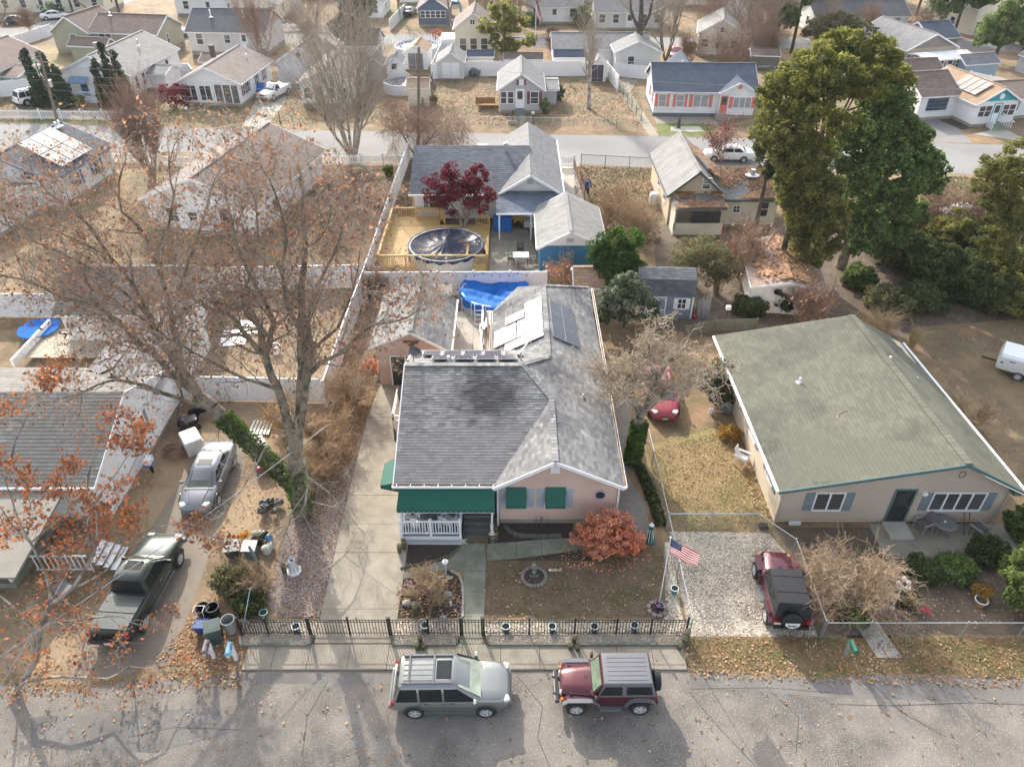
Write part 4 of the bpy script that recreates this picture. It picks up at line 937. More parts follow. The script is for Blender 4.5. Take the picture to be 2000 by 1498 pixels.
# pink shed
ps=thing('garage','pink sided garage with grey shingle roof behind the driveway','garage',(-5.9,35.6,0))
Lq=at_(ps)
PZ=lambda x:3.95-(.47*(-5.7-x) if x<-5.7 else .62*(x+5.7))
b=mm(ps);b.extr([(-7.75,35.4,0),(-3.8,35.4,0),(-3.8,35.4,2.65),(-5.7,35.4,3.85),(-7.75,35.4,2.85)],(0,5.4,0));b.build('wall',pinksid,ps)
PL=[(-8.1,35.1,PZ(-8.1)),(-5.7,35.1,3.95),(-5.7,41.0,3.95),(-8.1,41.0,PZ(-8.1))];PR=[(-5.7,35.1,3.95),(-3.5,35.1,PZ(-3.5)),(-3.5,41.0,PZ(-3.5)),(-5.7,41.0,3.95)]
b=mm(ps);slab(b,PL,.1);slab(b,PR,.1);pr=b.build('roof',roof_grey,ps);shingles(pr,sp(ps,PL),M('shingle_bright',(.215,.21,.2),.9,.2,1,island=.15),.19,.38);shingles(pr,sp(ps,PR),sh_main,.19,.38)
b=mm(ps)
for k in range(26):b.beam((-5.7,35.1+k*.227,3.98),(-5.7,35.1+(k+1.1)*.227,3.975),.27,.04)
tag(b.build('ridge_caps',sh_main,pr),None,None,None,'stuff')
b=mm(ps);b.beam((-8.13,35.07,PZ(-8.1)-.08),(-5.7,35.07,3.87),.05,.14);b.beam((-5.7,35.07,3.87),(-3.47,35.07,PZ(-3.5)-.08),.05,.14);b.box(-3.5,-3.38,35.1,41,2.43,2.55);b.build('eave_trim',whitew,ps)
slab_b=mm(ps);slab(slab_b,[(-7.6,41.2,2.5),(-3.9,41.2,2.5),(-3.9,43.4,2.3),(-7.6,43.4,2.3)],.1);slab_b.box(-7.4,-4.1,41.2,43.1,0,2.25);slab_b.build('lean_to',M('lean_to_felt',(.17,.15,.14),.9,.2),ps)
b=mm(ps);b.box(-7.0,-5.3,35.34,35.4,0,2.1);b.build('sliding_door',glass,ps);b=mm(ps)
for x in (-7.03,-6.15,-5.27):b.box(x-.04,x+.04,35.31,35.34,0,2.15)
b.box(-7.07,-5.23,35.31,35.34,2.1,2.17);b.build('door_frame',white,ps)
lap(ps,35.4-ps.location.y,.05,3.75,lambda z:((-7.72 if z<2.8 else-7.72+(z-2.8)*2.0)+5.9,(-3.83 if z<2.6 else-3.83-(z-2.6)*1.55)+5.9),pinksid)
# whale tail ornament
wt=thing('wall_ornament','bronze whale tail ornament on the gable of the pink garage','ornament',(-5.7,35.3,2.75))
b=MB();b.extr([(-.42,0,.5),(-.3,0,.42),(-.08,0,.4),(0,0,.48),(.08,0,.4),(.3,0,.42),(.42,0,.5),(.36,0,.3),(.15,0,.22),(.06,0,.0),(-.06,0,.0),(-.15,0,.22),(-.36,0,.3)],(0,-.07,0));b.build('tail',M('bronze',(.13,.08,.045),.5,.2,metal=.3),wt)
wf=thing('wall_ornament','small dark blue fish ornament by the garage door','ornament',(-4.55,35.3,1.85))
b=MB();b.extr([(-.3,0,.1),(-.15,0,.2),(.1,0,.18),(.22,0,.1),(.34,0,.2),(.34,0,0),(.22,0,.06),(.1,0,0),(-.15,0,.0)],(0,-.05,0));b.build('fish',navy_door,wf)
# ---------------------------------------------------------------- left middle houses
m2=thing('house','large white gabled house with brown roof seen through orange leaves','house',(-29.4,56.6,0),R(-11))
block(m2,0,9.6,0,13,2.8,2.0,'y',whitesid,roof_wbrown,over=.35,rk=.3)
window(m2,'F',(2.2,0,1.5),.9,1.1,'dh');window(m2,'F',(4.0,0,1.5),.7,.7,'dh');door(m2,'F',(6.8,0,.4),.9,2.0,door_red)
b=MB();b.lathe((4.6,-.02,3.9),[(.4,0),(.4,.04),(.3,.05)],14,Matrix.Rotation(R(90),3,'X'));b.build('gable_vent',steel,m2)
for y in (3,8):window(m2,'R',(9.6,y,1.6),.9,1.1,'dh')
g1=thing('house','grey shingle roofed outbuilding with white end wall behind the orange tree','house',(-23.4,41.6,0))
block(g1,-4.6,3.2,-2.0,3.6,2.6,1.5,'x',whitesid,roof_grey,over=.3,rk=.25,base=.2)
shingles(KIDCACHE[g1.name][1],[(-4.85,-2.3,2.52),(3.45,-2.3,2.52),(3.45,.8,4.18),(-4.85,.8,4.18)],sh_left,.24,.45)
m1=thing('house','house with navy roof, blue trim and pale solar panels at the left edge','house',(-43.2,61.0,0),R(-8))
block(m1,-3,4.6,0,8.5,2.8,1.8,'y',whitesid,roof_navy,over=.35,rk=.3,ridge=.45,trim=dblue)
block(m1,-4,3.0,-6.5,-.1,2.3,.9,'x',whitesid,roof_brown,over=.3)
for x in (-1.6,1.0):window(m1,'F',(x,-6.5,1.3),1.2,1.0,'n2')
window(m1,'R',(4.6,3,1.6),.9,1.1,'dh',shut=dblue);window(m1,'R',(4.6,6,1.6),.9,1.1,'dh',shut=dblue);window(m1,'F',(2.6,0,3.0),.6,.6,'dh',shut=dblue)
pv(m1,[(1.0,1.8,4.75),(4.5,1.8,2.95),(4.5,6.4,2.95),(1.0,6.4,4.75)],2,3,pvpanel_glare,lift=.25)
for y in (7.2,7.7):vent(m1,1.0,y,4.6,.5,.1)
# ---------------------------------------------------------------- across the far street, left to right
ha=house('house','mint green house with brown roof at the far left',(-70.5,93.5),-7,[B_(x0=0,x1=8.2,y0=0,y1=11,he=2.9,rise=1.8,axis='y',wall=mintsid,roof=roof_brown),B_(x0=8.2,x1=10.4,y0=2.5,y1=8,he=2.2,rise=.5,axis='x',wall=mintsid,roof=roof_brown)])
window(ha,'R',(8.2,1.2,1.7),.8,1.3,'dh')
hb=house('house','white house with grey roof and blue door awning between tall cypress trees',(-54.3,93.4),-5,[B_(x0=0,x1=8.9,y0=0,y1=13,he=2.9,rise=2.0,axis='y',wall=whitesid,roof=roof_pale,ridge=.88*.6),B_(x0=8.9,x1=11.2,y0=4,y1=8,he=2.0,rise=.5,axis='x',wall=whitesid,roof=roof_grey)])
b=MB();b.extr([(1.6,0,2.5),(3.9,0,2.5),(3.9,-.9,2.05),(1.6,-.9,2.05)],(0,.04,.06));b.extr([(1.6,-.9,2.05),(3.9,-.9,2.05),(3.9,-.9,1.9),(1.6,-.9,1.9)],(0,.03,0));b.build('door_awning',M('blue_grey_canvas',(.2,.3,.42),.7),hb)
door(hb,'F',(3.0,0,.35),.95,1.9,navy_door);window(hb,'F',(.9,0,1.3),.9,1.1,'dh',frame=white);window(hb,'F',(5.2,0,1.55),.8,1.4,'dh',frame=white);window(hb,'F',(6.3,0,1.55),.8,1.4,'dh',frame=white);window(hb,'F',(6.9,0,3.3),.6,.8,'dh')
for y in (1.5,3.2,9.5):window(hb,'R',(8.9,y,1.6),.7,1.3,'dh')
chimney(hb,2.6,5.5,3.8,1.2,.45);vent(hb,6.6,8,4.3,.7,.07,steel)
b=MB();b.box(.8,8.2,-1.8,-.2,0,.35)
for x in np.arange(.9,8.2,.22):b.box(x-.03,x+.03,-1.8,-1.76,.35,1.2)
b.box(.8,8.2,-1.82,-1.74,1.2,1.28);b.build('white_porch',white,hb)
hc=house('house','white porch house with weathered brown roof beside a white pickup',(-38.8,90.4),-5,[B_(x0=0,x1=7.2,y0=0,y1=10.5,he=2.75,rise=1.6,axis='y',wall=whitesid,roof=roof_wbrown,over=.4)])
for x in (1.3,3.1):window(hc,'F',(x,0,1.45),1.3,1.6,'n2',frame=white)
b=MB();b.box(4.2,7.1,-.03,0,.4,2.4);b.build('porch_shade_panel',M('porch_shade',(.12,.11,.1),.8),hc);b=MB()  # flat panel on the wall, coloured dark for the shade inside the porch
for x in (4.2,5.2,6.2,7.1):b.box(x-.06,x+.06,-.09,-.03,.35,2.5)
b.build('porch_post',white,hc)
for y in (1.2,2.6,5.5,8):window(hc,'R',(7.2,y,1.6),.6,1.1,'dh',shut=burg)
chimney(hc,1.4,7.5,3.6,1.3,.5,M('dark_brick',(.12,.1,.09),.9));vent(hc,5.6,7.5,3.4,.7,.07)
hd=house('garage','white front garage with brown gable roof behind the bare tree',(-29.6,99.2),-4,[B_(x0=0,x1=6.0,y0=0,y1=7,he=2.7,rise=1.8,axis='y',wall=whitesid,roof=roof_wbrown)],cat='garage')
b=MB();b.box(1.0,4.4,-.04,0,.1,2.2)
for k in range(4):b.box(1.05,4.35,-.06,-.04,.15+k*.52,.62+k*.52)
b.build('garage_door',white,hd)
b=MB();b.lathe((3,-.02,3.6),[(.3,0),(.3,.05)],10,Matrix.Rotation(R(90),3,'X'));b.build('gable_vent',door_red,hd)
he_=house('house','white cottage with brown roof behind the large bare tree',(-24.6,90.0),-1,[B_(x0=0,x1=6.2,y0=0,y1=11,he=2.8,rise=1.3,axis='y',wall=whitesid,roof=roof_wbrown)])
for x in (.8,3.6,5.0):window(he_,'F',(x,0,1.5),.8,1.1,'dh')
door(he_,'F',(2.2,0,.35),.85,2.0,M('ochre_door',(.4,.24,.1),.6))
for y in (2,5,8):window(he_,'R',(6.2,y,1.6),.8,1.0,'dh')
# small grey house
hf=house('house','small grey cottage with maroon shutters and a wreath on its white door',(-1.4,87.3),0,[B_(x0=0,x1=4.9,y0=0,y1=7.5,he=2.75,rise=1.65,axis='y',wall=greysid,roof=roof_grey),B_(x0=4.9,x1=6.6,y0=2.5,y1=7.2,he=2.0,rise=.4,axis='x',wall=greysid,roof=roof_grey)])
for x in (.45,1.25):window(hf,'F',(x,0,1.75),.6,1.25,'dh')
window(hf,'F',(3.95,0,1.75),.85,1.25,'dh',shut=burg);door(hf,'F',(2.3,0,.6),.85,2.0,white)
b=MB();b.path([(2.3+.16*math.cos(t*.52),-.06,1.9+.16*math.sin(t*.52)) for t in range(13)],.05,5);b.build('wreath',leaf_dark,hf)
for s in (-.42,.42):
    b=MB();b.box(2.45+s-.12,2.45+s+.12,-.04,0,3.1,3.7);b.build('gable_shutter',burg,hf)
b=MB();b.box(2.2,2.7,-.03,0,3.1,3.7);b.build('gable_vent',white,hf)
b=MB()
for k in range(3):b.box(1.75,2.85,-.3-k*.3,-k*.3,0,.55-k*.18)
b.build('steps',M('grey_steps',(.2,.2,.21),.8),hf)
hn=thing('deck','small brown timber deck beside the grey cottage','deck',(-3.2,90.0,0))
b=MB();b.box(-1.0,1.3,-1.2,1.2,.45,.55);b.build('floor',wood_new,hn)
for (x0_,x1_,y0_,y1_) in ((-1,1.3,-1.22,-1.16),(-1.02,-.96,-1.2,1.2)):
    b=MB();b.box(x0_,x1_,y0_,y1_,.6,1.35);b.build('side_panel',M('red_timber',(.28,.13,.06),.8,.2),hn)
# white house with blue roof and coral shutters
hg=house('house','white house with blue roof and coral pink shutters and door',(16.0,86.4),-2,[B_(x0=0,x1=11.2,y0=0,y1=7.4,he=2.9,rise=1.9,axis='x',wall=whitesid,roof=roof_navy,over=.35,rk=.3),B_(x0=7.3,x1=11.1,y0=-.5,y1=3.2,he=2.9,rise=1.0,axis='y',wall=whitesid,roof=roof_navy,over=.3),B_(x0=2.4,x1=6.0,y0=7.4,y1=11,he=2.9,rise=1.5,axis='y',wall=whitesid,roof=roof_navy)])
for x,w_,st in ((.9,.8,'dh'),(2.9,.8,'dh'),(5.2,1.6,'n2')):window(hg,'F',(x,0,1.7),w_,1.25,st,shut=coral,pane=glass_lt)
window(hg,'F',(9.7,-.5,1.7),1.9,1.1,'n3',pane=glass_lt,shut=coral);door(hg,'F',(7.7,-.5,.45),.85,2.0,coral)
b=MB();c=[]
for k in range(10):
    r_=.34 if k % 2==0 else .14;a_=R(90+36*k);c.append((9.2+r_*math.cos(a_),-.52,3.35+r_*math.sin(a_)))
b.extr(c,(0,-.05,0));b.build('star',coral,hg)
b=MB();b.box(6.9,8.6,-1.6,-.5,0,.4);b.box(7.1,8.4,-2.0,-1.6,0,.2);b.build('steps',concrete,hg)
for y in (1.5,4):window(hg,'L',(0,y,1.7),.6,1.2,'dh',shut=coral)
b=MB();b.box(-.02,11.2,-.02,7.4,0,.3);b.build('foundation_band',M('slate_band',(.12,.14,.18),.8),hg)
# teal trimmed house on the right
hh=house('house','white house with brown roof and teal trimmed front porch gable',(50.1,82.2),11,[B_(x0=0,x1=5.0,y0=0,y1=9,he=2.7,rise=1.4,axis='y',wall=whitesid,roof=roof_tan,over=.35),B_(x0=-4.6,x1=0,y0=3.2,y1=9.6,he=2.8,rise=1.6,axis='x',wall=whitesid,roof=roof_brown,trim=white),B_(x0=5.0,x1=11,y0=1.8,y1=8,he=2.4,rise=.9,axis='x',wall=whitesid,roof=roof_brown),B_(x0=-3.6,x1=3,y0=9.8,y1=15,he=2.8,rise=1.4,axis='x',wall=whitesid,roof=roof_brown)])
for x in (.7,1.5,3.6,4.4):window(hh,'F',(x,0,1.7),.7,1.1,'dh')
door(hh,'F',(2.55,0,.5),.85,1.9,white,tealp);b=MB();b.extr([(.3,-.02,2.75),(4.7,-.02,2.75),(2.5,-.02,4.0)],(0,-.05,0));b.build('gable_panel',tealp,hh)
b=MB();b.lathe((2.5,-.08,3.2),[(.3,0),(.3,.05)],12,Matrix.Rotation(R(90),3,'X'));b.build('gable_medallion',white,hh)
window(hh,'F',(-2.4,3.2,1.8),2.4,1.3,'n3d',frame=dblue);window(hh,'F',(6.2,1.8,1.6),1.2,1.1,'n2',frame=dblue)
for s in (1.7,3.4):
    b=MB();b.beam((s,-.1,1.4),(s+(s-2.55)*.4,-1.7,.9),.08,.08)
    for k in range(6):b.box(s-.03+(s-2.55)*.4*k/6,s+.03+(s-2.55)*.4*k/6,-.15-k*.27,-.1-k*.27,.1,1.35-k*.08)
    b.build('stair_rail',white,hh)
b=MB()
for k in range(4):b.box(1.8,3.3,-.35-k*.35,-k*.35,0,.5-k*.12)
b.build('steps',M('step_green',(.2,.24,.18),.9),hh)
pv(hh,[(.3,1.2,3.0),(2.2,1.2,4.05),(2.2,5.2,4.05),(.3,5.2,3.0)],1,4,pvpanel_glare,lift=.15)
# third row
hi=house('house','two storey cream gable house with brown roof and three windows',(-8.0,113),0,[B_(x0=0,x1=5.2,y0=0,y1=7.5,he=3.9,rise=1.9,axis='y',wall=creamsid,roof=roof_brown)])
for x in (1.1,2.6,4.1):window(hi,'F',(x,0,1.7),.9,1.6,'dh')
window(hi,'F',(2.5,0,4.6),.6,.6,'n2');
b=MB();b.box(-2.2,-.1,1,5,0,2.2);b.build('side_porch',white,hi)
hj=house('house','dark blue cottage with a row of white sunroom windows',(-15.2,133),0,[B_(x0=0,x1=4.7,y0=0,y1=10,he=2.9,rise=1.6,axis='y',wall=bluesid,roof=roof_brown)])
for k in range(5):window(hj,'F',(.7+k*.83,0,1.85),.68,.95,'dh')
hk=house('house','long olive green house with brown roof',(-65.8,115.6),-9,[B_(x0=0,x1=5.6,y0=0,y1=8,he=3.0,rise=1.9,axis='y',wall=olivesid,roof=roof_brown,base=.5),B_(x0=5.6,x1=15.8,y0=.6,y1=7.4,he=3.0,rise=1.7,axis='x',wall=olivesid,roof=roof_brown,base=.5),B_(x0=4.8,x1=10.2,y0=-3.4,y1=-1.2,he=2.1,rise=.7,axis='x',wall=olivesid,roof=roof_brown,base=0)])
window(hk,'F',(3.2,0,1.9),.9,1.3,'dh');window(hk,'F',(5.1,0,2.0),.6,.6,'dh');window(hk,'F',(7.8,.6,2.0),1.8,1.3,'n2');window(hk,'F',(12.3,.6,1.7),.9,1.3,'dh');window(hk,'R',(15.8,3.2,1.8),.6,1.3,'dh');vent(hk,7.5,3.5,4.5,.5,.12)
hl=house('house','pale grey house with dark roof and a small white back stair',(-45.9,114.2),-3,[B_(x0=0,x1=11.2,y0=0,y1=8,he=3.3,rise=2.1,axis='x',wall=lgreysid,roof=roof_dk,base=.6,over=.35)])
window(hl,'F',(1.6,0,2.2),.9,1.4,'dh');window(hl,'F',(5.6,0,2.2),.8,1.0,'dh');door(hl,'F',(8.0,0,1.0),.8,1.9,white);window(hl,'F',(10.2,0,2.2),.8,1.0,'dh',pane=glass_lt)
b=MB();b.box(7.4,8.7,-1.3,-.05,.85,.97);b.box(7.4,8.7,-1.3,-1.24,.97,1.8);b.box(8.64,8.7,-1.3,-.05,.97,1.8);b.beam((7.4,-.7,.9),(5.6,-.7,.05),.9,.1);b.beam((7.4,-1.1,1.75),(5.6,-1.1,.9),.05,.1);b.build('back_stair',white,hl);vent(hl,3,2.2,4.6,1.0,.1);vent(hl,7.6,2.4,4.6,1.0,.1)
b=MB();b.box(9.9,10.8,-.7,-.1,.3,1.0);b.build('heat_pump',M('hp_grey',(.2,.21,.2),.6),hl)
hm_=house('shed','low grey roofed outbuilding behind the white porch house',(-40.5,103.0),-4,[B_(x0=0,x1=6,y0=0,y1=3,he=2.0,rise=.6,axis='x',wall=whitesid,roof=roof_brown)],cat='shed')
ho=house('house','grey sided house with white glazed porch roof at upper right',(51.8,104.5),14,[B_(x0=0,x1=7.5,y0=0,y1=11,he=3.0,rise=1.7,axis='y',wall=tansid,roof=roof_grey),B_(x0=.4,x1=7.4,y0=-3.6,y1=-.1,he=2.5,rise=.3,axis='x',wall=brownsid,roof=whitew,base=.6),B_(x0=7.5,x1=12,y0=5,y1=11,he=3,rise=1.4,axis='x',wall=brownsid,roof=roof_navy)])
b=MB();b.extr([(.1,-.03,3.05),(7.4,-.03,3.05),(3.75,-.03,4.6)],(0,-.03,0));b.build('gable_panel',brownsid,ho)
for k in range(5):window(ho,'F',(1.2+k*1.35,-3.6,1.75),.75,1.0,'dh')
for k in range(3):window(ho,'L',(.4,-3.1+k*1.1,1.75),.7,1.0,'dh')
for y in (2,4.5,8):window(ho,'L',(0,y,1.8),.5,1.2,'dh')
hp_=house('house','weathered cream house with moss grey roof among bare trees',(26.3,113.6),-12,[B_(x0=0,x1=6.2,y0=0,y1=8,he=3.2,rise=1.8,axis='y',wall=creamsid,roof=roof_pale)])
for x in (1.0,5.0):window(hp_,'F',(x,0,1.8),.8,1.0,'dh')
window(hp_,'F',(3.1,0,3.6),.5,.6,'dh');door(hp_,'F',(2.8,0,.3),.8,1.9,whitew)
for y in (2,5):window(hp_,'L',(0,y,1.8),.7,1.0,'dh')
hq=house('house','long grey roofed white house across the back street',(5.6,104.5),0,[B_(x0=0,x1=13.0,y0=3.5,y1=10,he=2.4,rise=1.2,axis='x',wall=whitesid,roof=roof_grey),B_(x0=8,x1=13.8,y0=-.6,y1=3.4,he=2.9,rise=1.3,axis='y',wall=lgreysid,roof=roof_grey)])
window(hq,'F',(10,-.6,1.6),.8,1.3,'dh');window(hq,'L',(8,1,1.6),.8,1.3,'dh')
# fourth row and skyline
far=[('two storey white house with grey foundation at the top',(-58,142),-8,12,8,4.6,1.6,'x',whitesid,roof_grey,3),
 ('cream house with porch windows behind the dark roofed house',(-47,137),-4,8,8,2.9,1.7,'y',creamsid,roof_pale,4),
 ('beige apartment house at the top left corner',(-95,142),4,24,9,5.2,1.8,'x',creamsid,roof_brown,8),
 ('white bungalow with navy roof and small porch at the top',(-29.3,138.5),-2,7.5,8,2.7,1.7,'y',whitesid,roof_navy,3),
 ('pale house with grey roof at the top centre left',(-21,152),0,9,8,2.8,1.7,'x',whitesid,roof_grey,3),
 ('tan house with dark porch behind the blue cottage',(-7.5,142),2,8,8,3.0,1.7,'x',tansid,roof_brown,3),
 ('white house partly hidden by pink trees',(2.5,135),0,9,7,2.7,1.8,'x',whitesid,roof_pale,3),
 ('grey roofed cottage with white porch windows',(13.3,130.5),-1,11,8,2.8,1.8,'x',lgreysid,roof_grey,5),
 ('white gabled house with navy roof among bare trees',(32.8,128.5),-20,6,10,4.0,2.0,'y',whitesid,roof_navy,2),
 ('long white ranch house with grey roof behind the pine',(47,126.5),4,15,7,2.8,1.6,'x',whitesid,roof_dk,4),
 ('pale yellow house at the top right',(71,125),22,9,10,4.2,1.9,'y',creamsid,roof_navy,3),
 ('white house with brown roof at the right edge',(78,112),20,8,10,3.6,1.6,'y',whitesid,roof_brown,2),
 ('white house under a grey roof at the far right top',(78,146),10,13,8,3.0,1.8,'x',whitesid,roof_grey,4),
 ('grey house at the top edge right of centre',(44,152),0,12,9,3.2,1.8,'x',lgreysid,roof_brown,4),
 ('cream house at the top edge near the middle',(27,150),-3,11,9,3.2,1.8,'x',creamsid,roof_dk,4),
 ('white house at the top edge left of the middle',(-44,158),-3,13,9,3.2,1.8,'x',whitesid,roof_brown,4),
 ('tan house with grey roof near the top centre',(8,154),0,12,9,3.4,1.8,'x',tansid,roof_grey,4),
 ('cream house with brown roof at the top right',(62,150),5,10,9,3.6,1.8,'y',creamsid,roof_brown,3)]
for lab,loc,rz,w_,d_,he2,ri,ax,wm,rm,nw in far:
    o=house('house',lab,loc,rz,[B_(x0=0,x1=w_,y0=0,y1=d_,he=he2,rise=ri,axis=ax,wall=wm,roof=rm)])
    for k in range(nw):
        if k==nw//2 and nw>2:door(o,'F',(w_*(k+.5)/nw,0,.4),.9,2.0,whitew)
        else:window(o,'F',(w_*(k+.5)/nw,0,1.7),.9,1.2,'dh')
        if he2>4.4:window(o,'F',(w_*(k+.5)/nw,0,3.9),.8,1.0,'dh')
    window(o,'L',(0,d_*.4,1.7),.8,1.2,'dh');window(o,'R',(w_,d_*.4,1.7),.8,1.2,'dh')
# sheds of the back gardens
def shed(label,loc,rz,w_,d_,he2,ri,ax,wm,rm,dbl=True,dm=None):
    o=house('shed',label,loc,rz,[B_(x0=-w_/2,x1=w_/2,y0=0,y1=d_,he=he2,rise=ri,axis=ax,wall=wm,roof=rm,base=.1,over=.15,rk=.15)],cat='shed')
    if dbl:
        for s in (-1,1):
            b=MB();b.box(s*w_*.17-w_*.16,s*w_*.17+w_*.16,-.05,0,.15,he2-.15);b.box(s*w_*.17-w_*.12,s*w_*.17+w_*.12,-.07,-.05,.3,he2*.5);b.build('door',dm or white,o)
    return o
shed('light grey garden shed with double doors and grey roof',(-7.9,101.5),0,3.4,4.5,2.2,1.1,'y',lgreysid,roof_grey)
shed('tall beige shed beside the round pool',(-10.9,89.6),0,2.4,2.6,2.3,.6,'x',creamsid,roof_tan,dbl=False)
s_=shed('small white play shed with black cross window',(-15.0,100.3),0,2.0,3.2,2.3,.8,'y',whitesid,roof_grey,dbl=False);window(s_,'F',(0,0,1.9),.5,.5,'gr',frame=black)
shed('grey roofed play shed half hidden beside the white one',(-17.6,100.6),0,2.0,3.2,2.1,.8,'y',greysid,roof_grey,dbl=False)
shed('white shed with tan roof and grey gate by the big pool',(-12.9,106.0),-4,3.0,4.5,2.3,.9,'y',whitesid,roof_tan,dm=M('grey_gate',(.16,.165,.18),.8))
shed('narrow white shed with blue grey roof behind the vinyl fence',(-4.2,105.2),0,3.4,2,2.0,.5,'x',creamsid,roof_navy,dbl=False)
shed('white shed with navy roof behind the fence right of the flagpole',(7.6,104.4),0,4.0,2.2,2.1,.6,'x',whitesid,roof_navy,dbl=False)
shed('low grey shed behind the fence under the cedar',(1.5,104.6),0,5,2,1.8,.5,'x',lgreysid,roof_brown,dbl=False)
s_=shed('small dark sided shed with white doors in the fence corner',(10.9,100.0),0,2.2,2.2,2.3,.7,'y',whitesid,roof_pale,dm=M('plum_door',(.06,.05,.07),.7))
s_=house('house','tall white outbuilding with black roof and black shutters',(-22.0,106.5),-3,[B_(x0=0,x1=4,y0=0,y1=5,he=3.2,rise=1.4,axis='x',wall=whitesid,roof=roof_dk)]);window(s_,'R',(4,2.2,1.8),.8,1.4,'dh',shut=black)
shed('light blue shed with grey roof by the glazed porch',(60.5,101.5),14,5,3,2.0,.8,'x',M('light_blue_siding',(.28,.36,.42),.6,.05,siding=.15),roof_grey,dbl=False)
shed('dark grey roofed shed at the right edge',(70.5,101),14,4,5,2.2,1.2,'y',greysid,roof_grey,dbl=False)
s_=shed('white garage with tan doors beside the white car at upper right',(46.3,99.5),12,5,6,2.4,.8,'x',whitesid,roof_pale,dbl=True)
shed('rotting grey shed among brush and logs',(34.0,106.5),-8,3.6,3,1.8,.5,'x',wood_grey,roof_brown,dbl=False)
# ================================================================== fences, decks, pools, poles
FC={}
def fence(name,label,pts,h=1.8,step=2.4,style='solid',mat=None,post=.13,cap=True,cat='fence',group=None,postmat=None):
    mat=mat or white;postmat=postmat or mat
    o=thing(name,label,cat,(pts[0][0],pts[0][1],0),0,group);base=Vector((pts[0][0],pts[0][1],0))
    pk=('post',h,post,postmat.name,cap)
    if pk not in FC:
        b=MB()
        if style=='chain':b.tube((0,0,-.05),(0,0,h+.04),post/2,post/2,8);b.ball((0,0,h+.05),post*.62,8,4)
        else:
            b.box(-post/2,post/2,-post/2,post/2,-.05,h+.06)
            if cap:b.add([(-post*.62,-post*.62,h+.06),(post*.62,-post*.62,h+.06),(post*.62,post*.62,h+.06),(-post*.62,post*.62,h+.06),(0,0,h+.06+post*.6)],[(0,1,4),(1,2,4),(2,3,4),(3,0,4),(3,2,1,0)])
        FC[pk]=b.mesh('post',postmat)
    for i in range(len(pts)-1):
        p=Vector((*pts[i][:2],0));q=Vector((*pts[i+1][:2],0));d=q-p;L=d.length;n=max(1,round(L/step));w=L/n;a=math.atan2(d.y,d.x)
        key=(style,round(w,3),h,mat.name)
        if key not in FC:
            b=MB()
            if style=='solid':
                b.box(0,w,-.03,.03,.06,.2);b.box(0,w,-.03,.03,h-.14,h);m=max(2,int(w/.16));bw=w/m
                for k in range(m):b.box(k*bw+.005,(k+1)*bw-.005,-.016,.016,.2,h-.14)
            elif style=='picket':
                b.box(0,w,.0,.05,.2,.28);b.box(0,w,.0,.05,h-.3,h-.22);m=int(w/.16)
                for k in range(m):
                    x=(k+.5)*w/m;zz=h-.05-.1*math.sin(math.pi*(k+.5)/m);b.extr([(x-.04,-.025,.06),(x+.04,-.025,.06),(x+.04,-.025,zz),(x,-.025,zz+.05),(x-.04,-.025,zz)],(0,.022,0))
            elif style=='chain':
                b.tube((0,0,h),(w,0,h),.024,.024,6);r=.0035;c=.085;m=int(w/c)
                for s in (1,-1):
                    for k in range(-int(h/c),m):
                        x0=k*c;x1=x0+h;z0=0;z1=h
                        if x0<0:z0=-x0;x0=0
                        if x1>w:z1=h-(x1-w);x1=w
                        if z1-z0<.03:continue
                        if s<0:z0,z1=h-z0,h-z1
                        b.add([(x0-r,0,z0),(x0+r,0,z0),(x1+r,0,z1),(x1-r,0,z1)],[(0,1,2,3)])
            elif style=='slat':
                for k in range(int(h/.16)):b.box(0,w,-.015,.015,.05+k*.16,.19+k*.16)
            FC[key]=b.mesh({'solid':'panel','picket':'picket_panel','chain':'wire_mesh','slat':'board_panel'}[style],mat)
        for k in range(n):
            pp=p+d*(k/n)-base
            inst(FC[key].name.split('.')[0],FC[key],o,pp,(0,0,a));inst('post',FC[pk],o,pp,(0,0,a))
        if i==len(pts)-2:inst('post',FC[pk],o,q-base,(0,0,a))
    return o
fence('vinyl_fence','long white vinyl fence running back along the driveway side of the pink house plot',[(-10.55,33.3),(-10.5,40),(-10.35,47.2),(-10.3,55.5),(-10.25,64),(-10.1,72.4)])
fence('vinyl_fence','white vinyl privacy fence with string lights between the two pools',[(-10.2,46.0),(2.4,46.1)])
fence('vinyl_fence','white vinyl fence behind the silver car and leaning ivy trunk',[(-19.0,34.0),(-10.8,33.7)],h=1.7)
fence('vinyl_fence','white vinyl fence across the back garden seen through the orange tree',[(-20.6,46.7),(-10.5,47.1)])
fence('vinyl_fence','white vinyl fence behind the blue trampoline at the left',[(-38,43.1),(-28.2,43.0)],h=1.8)
fence('vinyl_fence','white vinyl fence behind the grey cottage and shed',[(-10.4,101.4),(-6.1,102.9),(12.1,102.9)],h=1.9)
fence('vinyl_fence','white vinyl fence stepping forward beside the long path',[(12.4,102.8),(13.1,96.0)],h=1.9)
fence('vinyl_fence','white vinyl fence left of the blue roofed house',[(13.3,103.0),(17.6,101.2)],h=1.7)
fence('vinyl_fence','white vinyl fence slanting past the cream gable house',[(-10.4,101.6),(-9.8,117.5)],h=1.9)
fence('vinyl_fence','white fence slanting behind the teal trimmed house',[(57.0,97.5),(62.5,89.5),(66,84)],h=2.0)
fence('picket_fence','white scalloped picket fence along the far street at left',[(-62,85.6),(-57.6,85.2),(-43.4,84.7)],h=1.15,style='picket')
fence('picket_fence','white picket fence by the bare tree on the far street',[(-23.5,71.4),(-10.3,70.9)],h=1.1,style='picket')
fence('picket_fence','white picket gate beside the navy roofed house drive',[(4.4,70.4),(6.0,70.3)],h=1.2,style='picket',step=1.6)
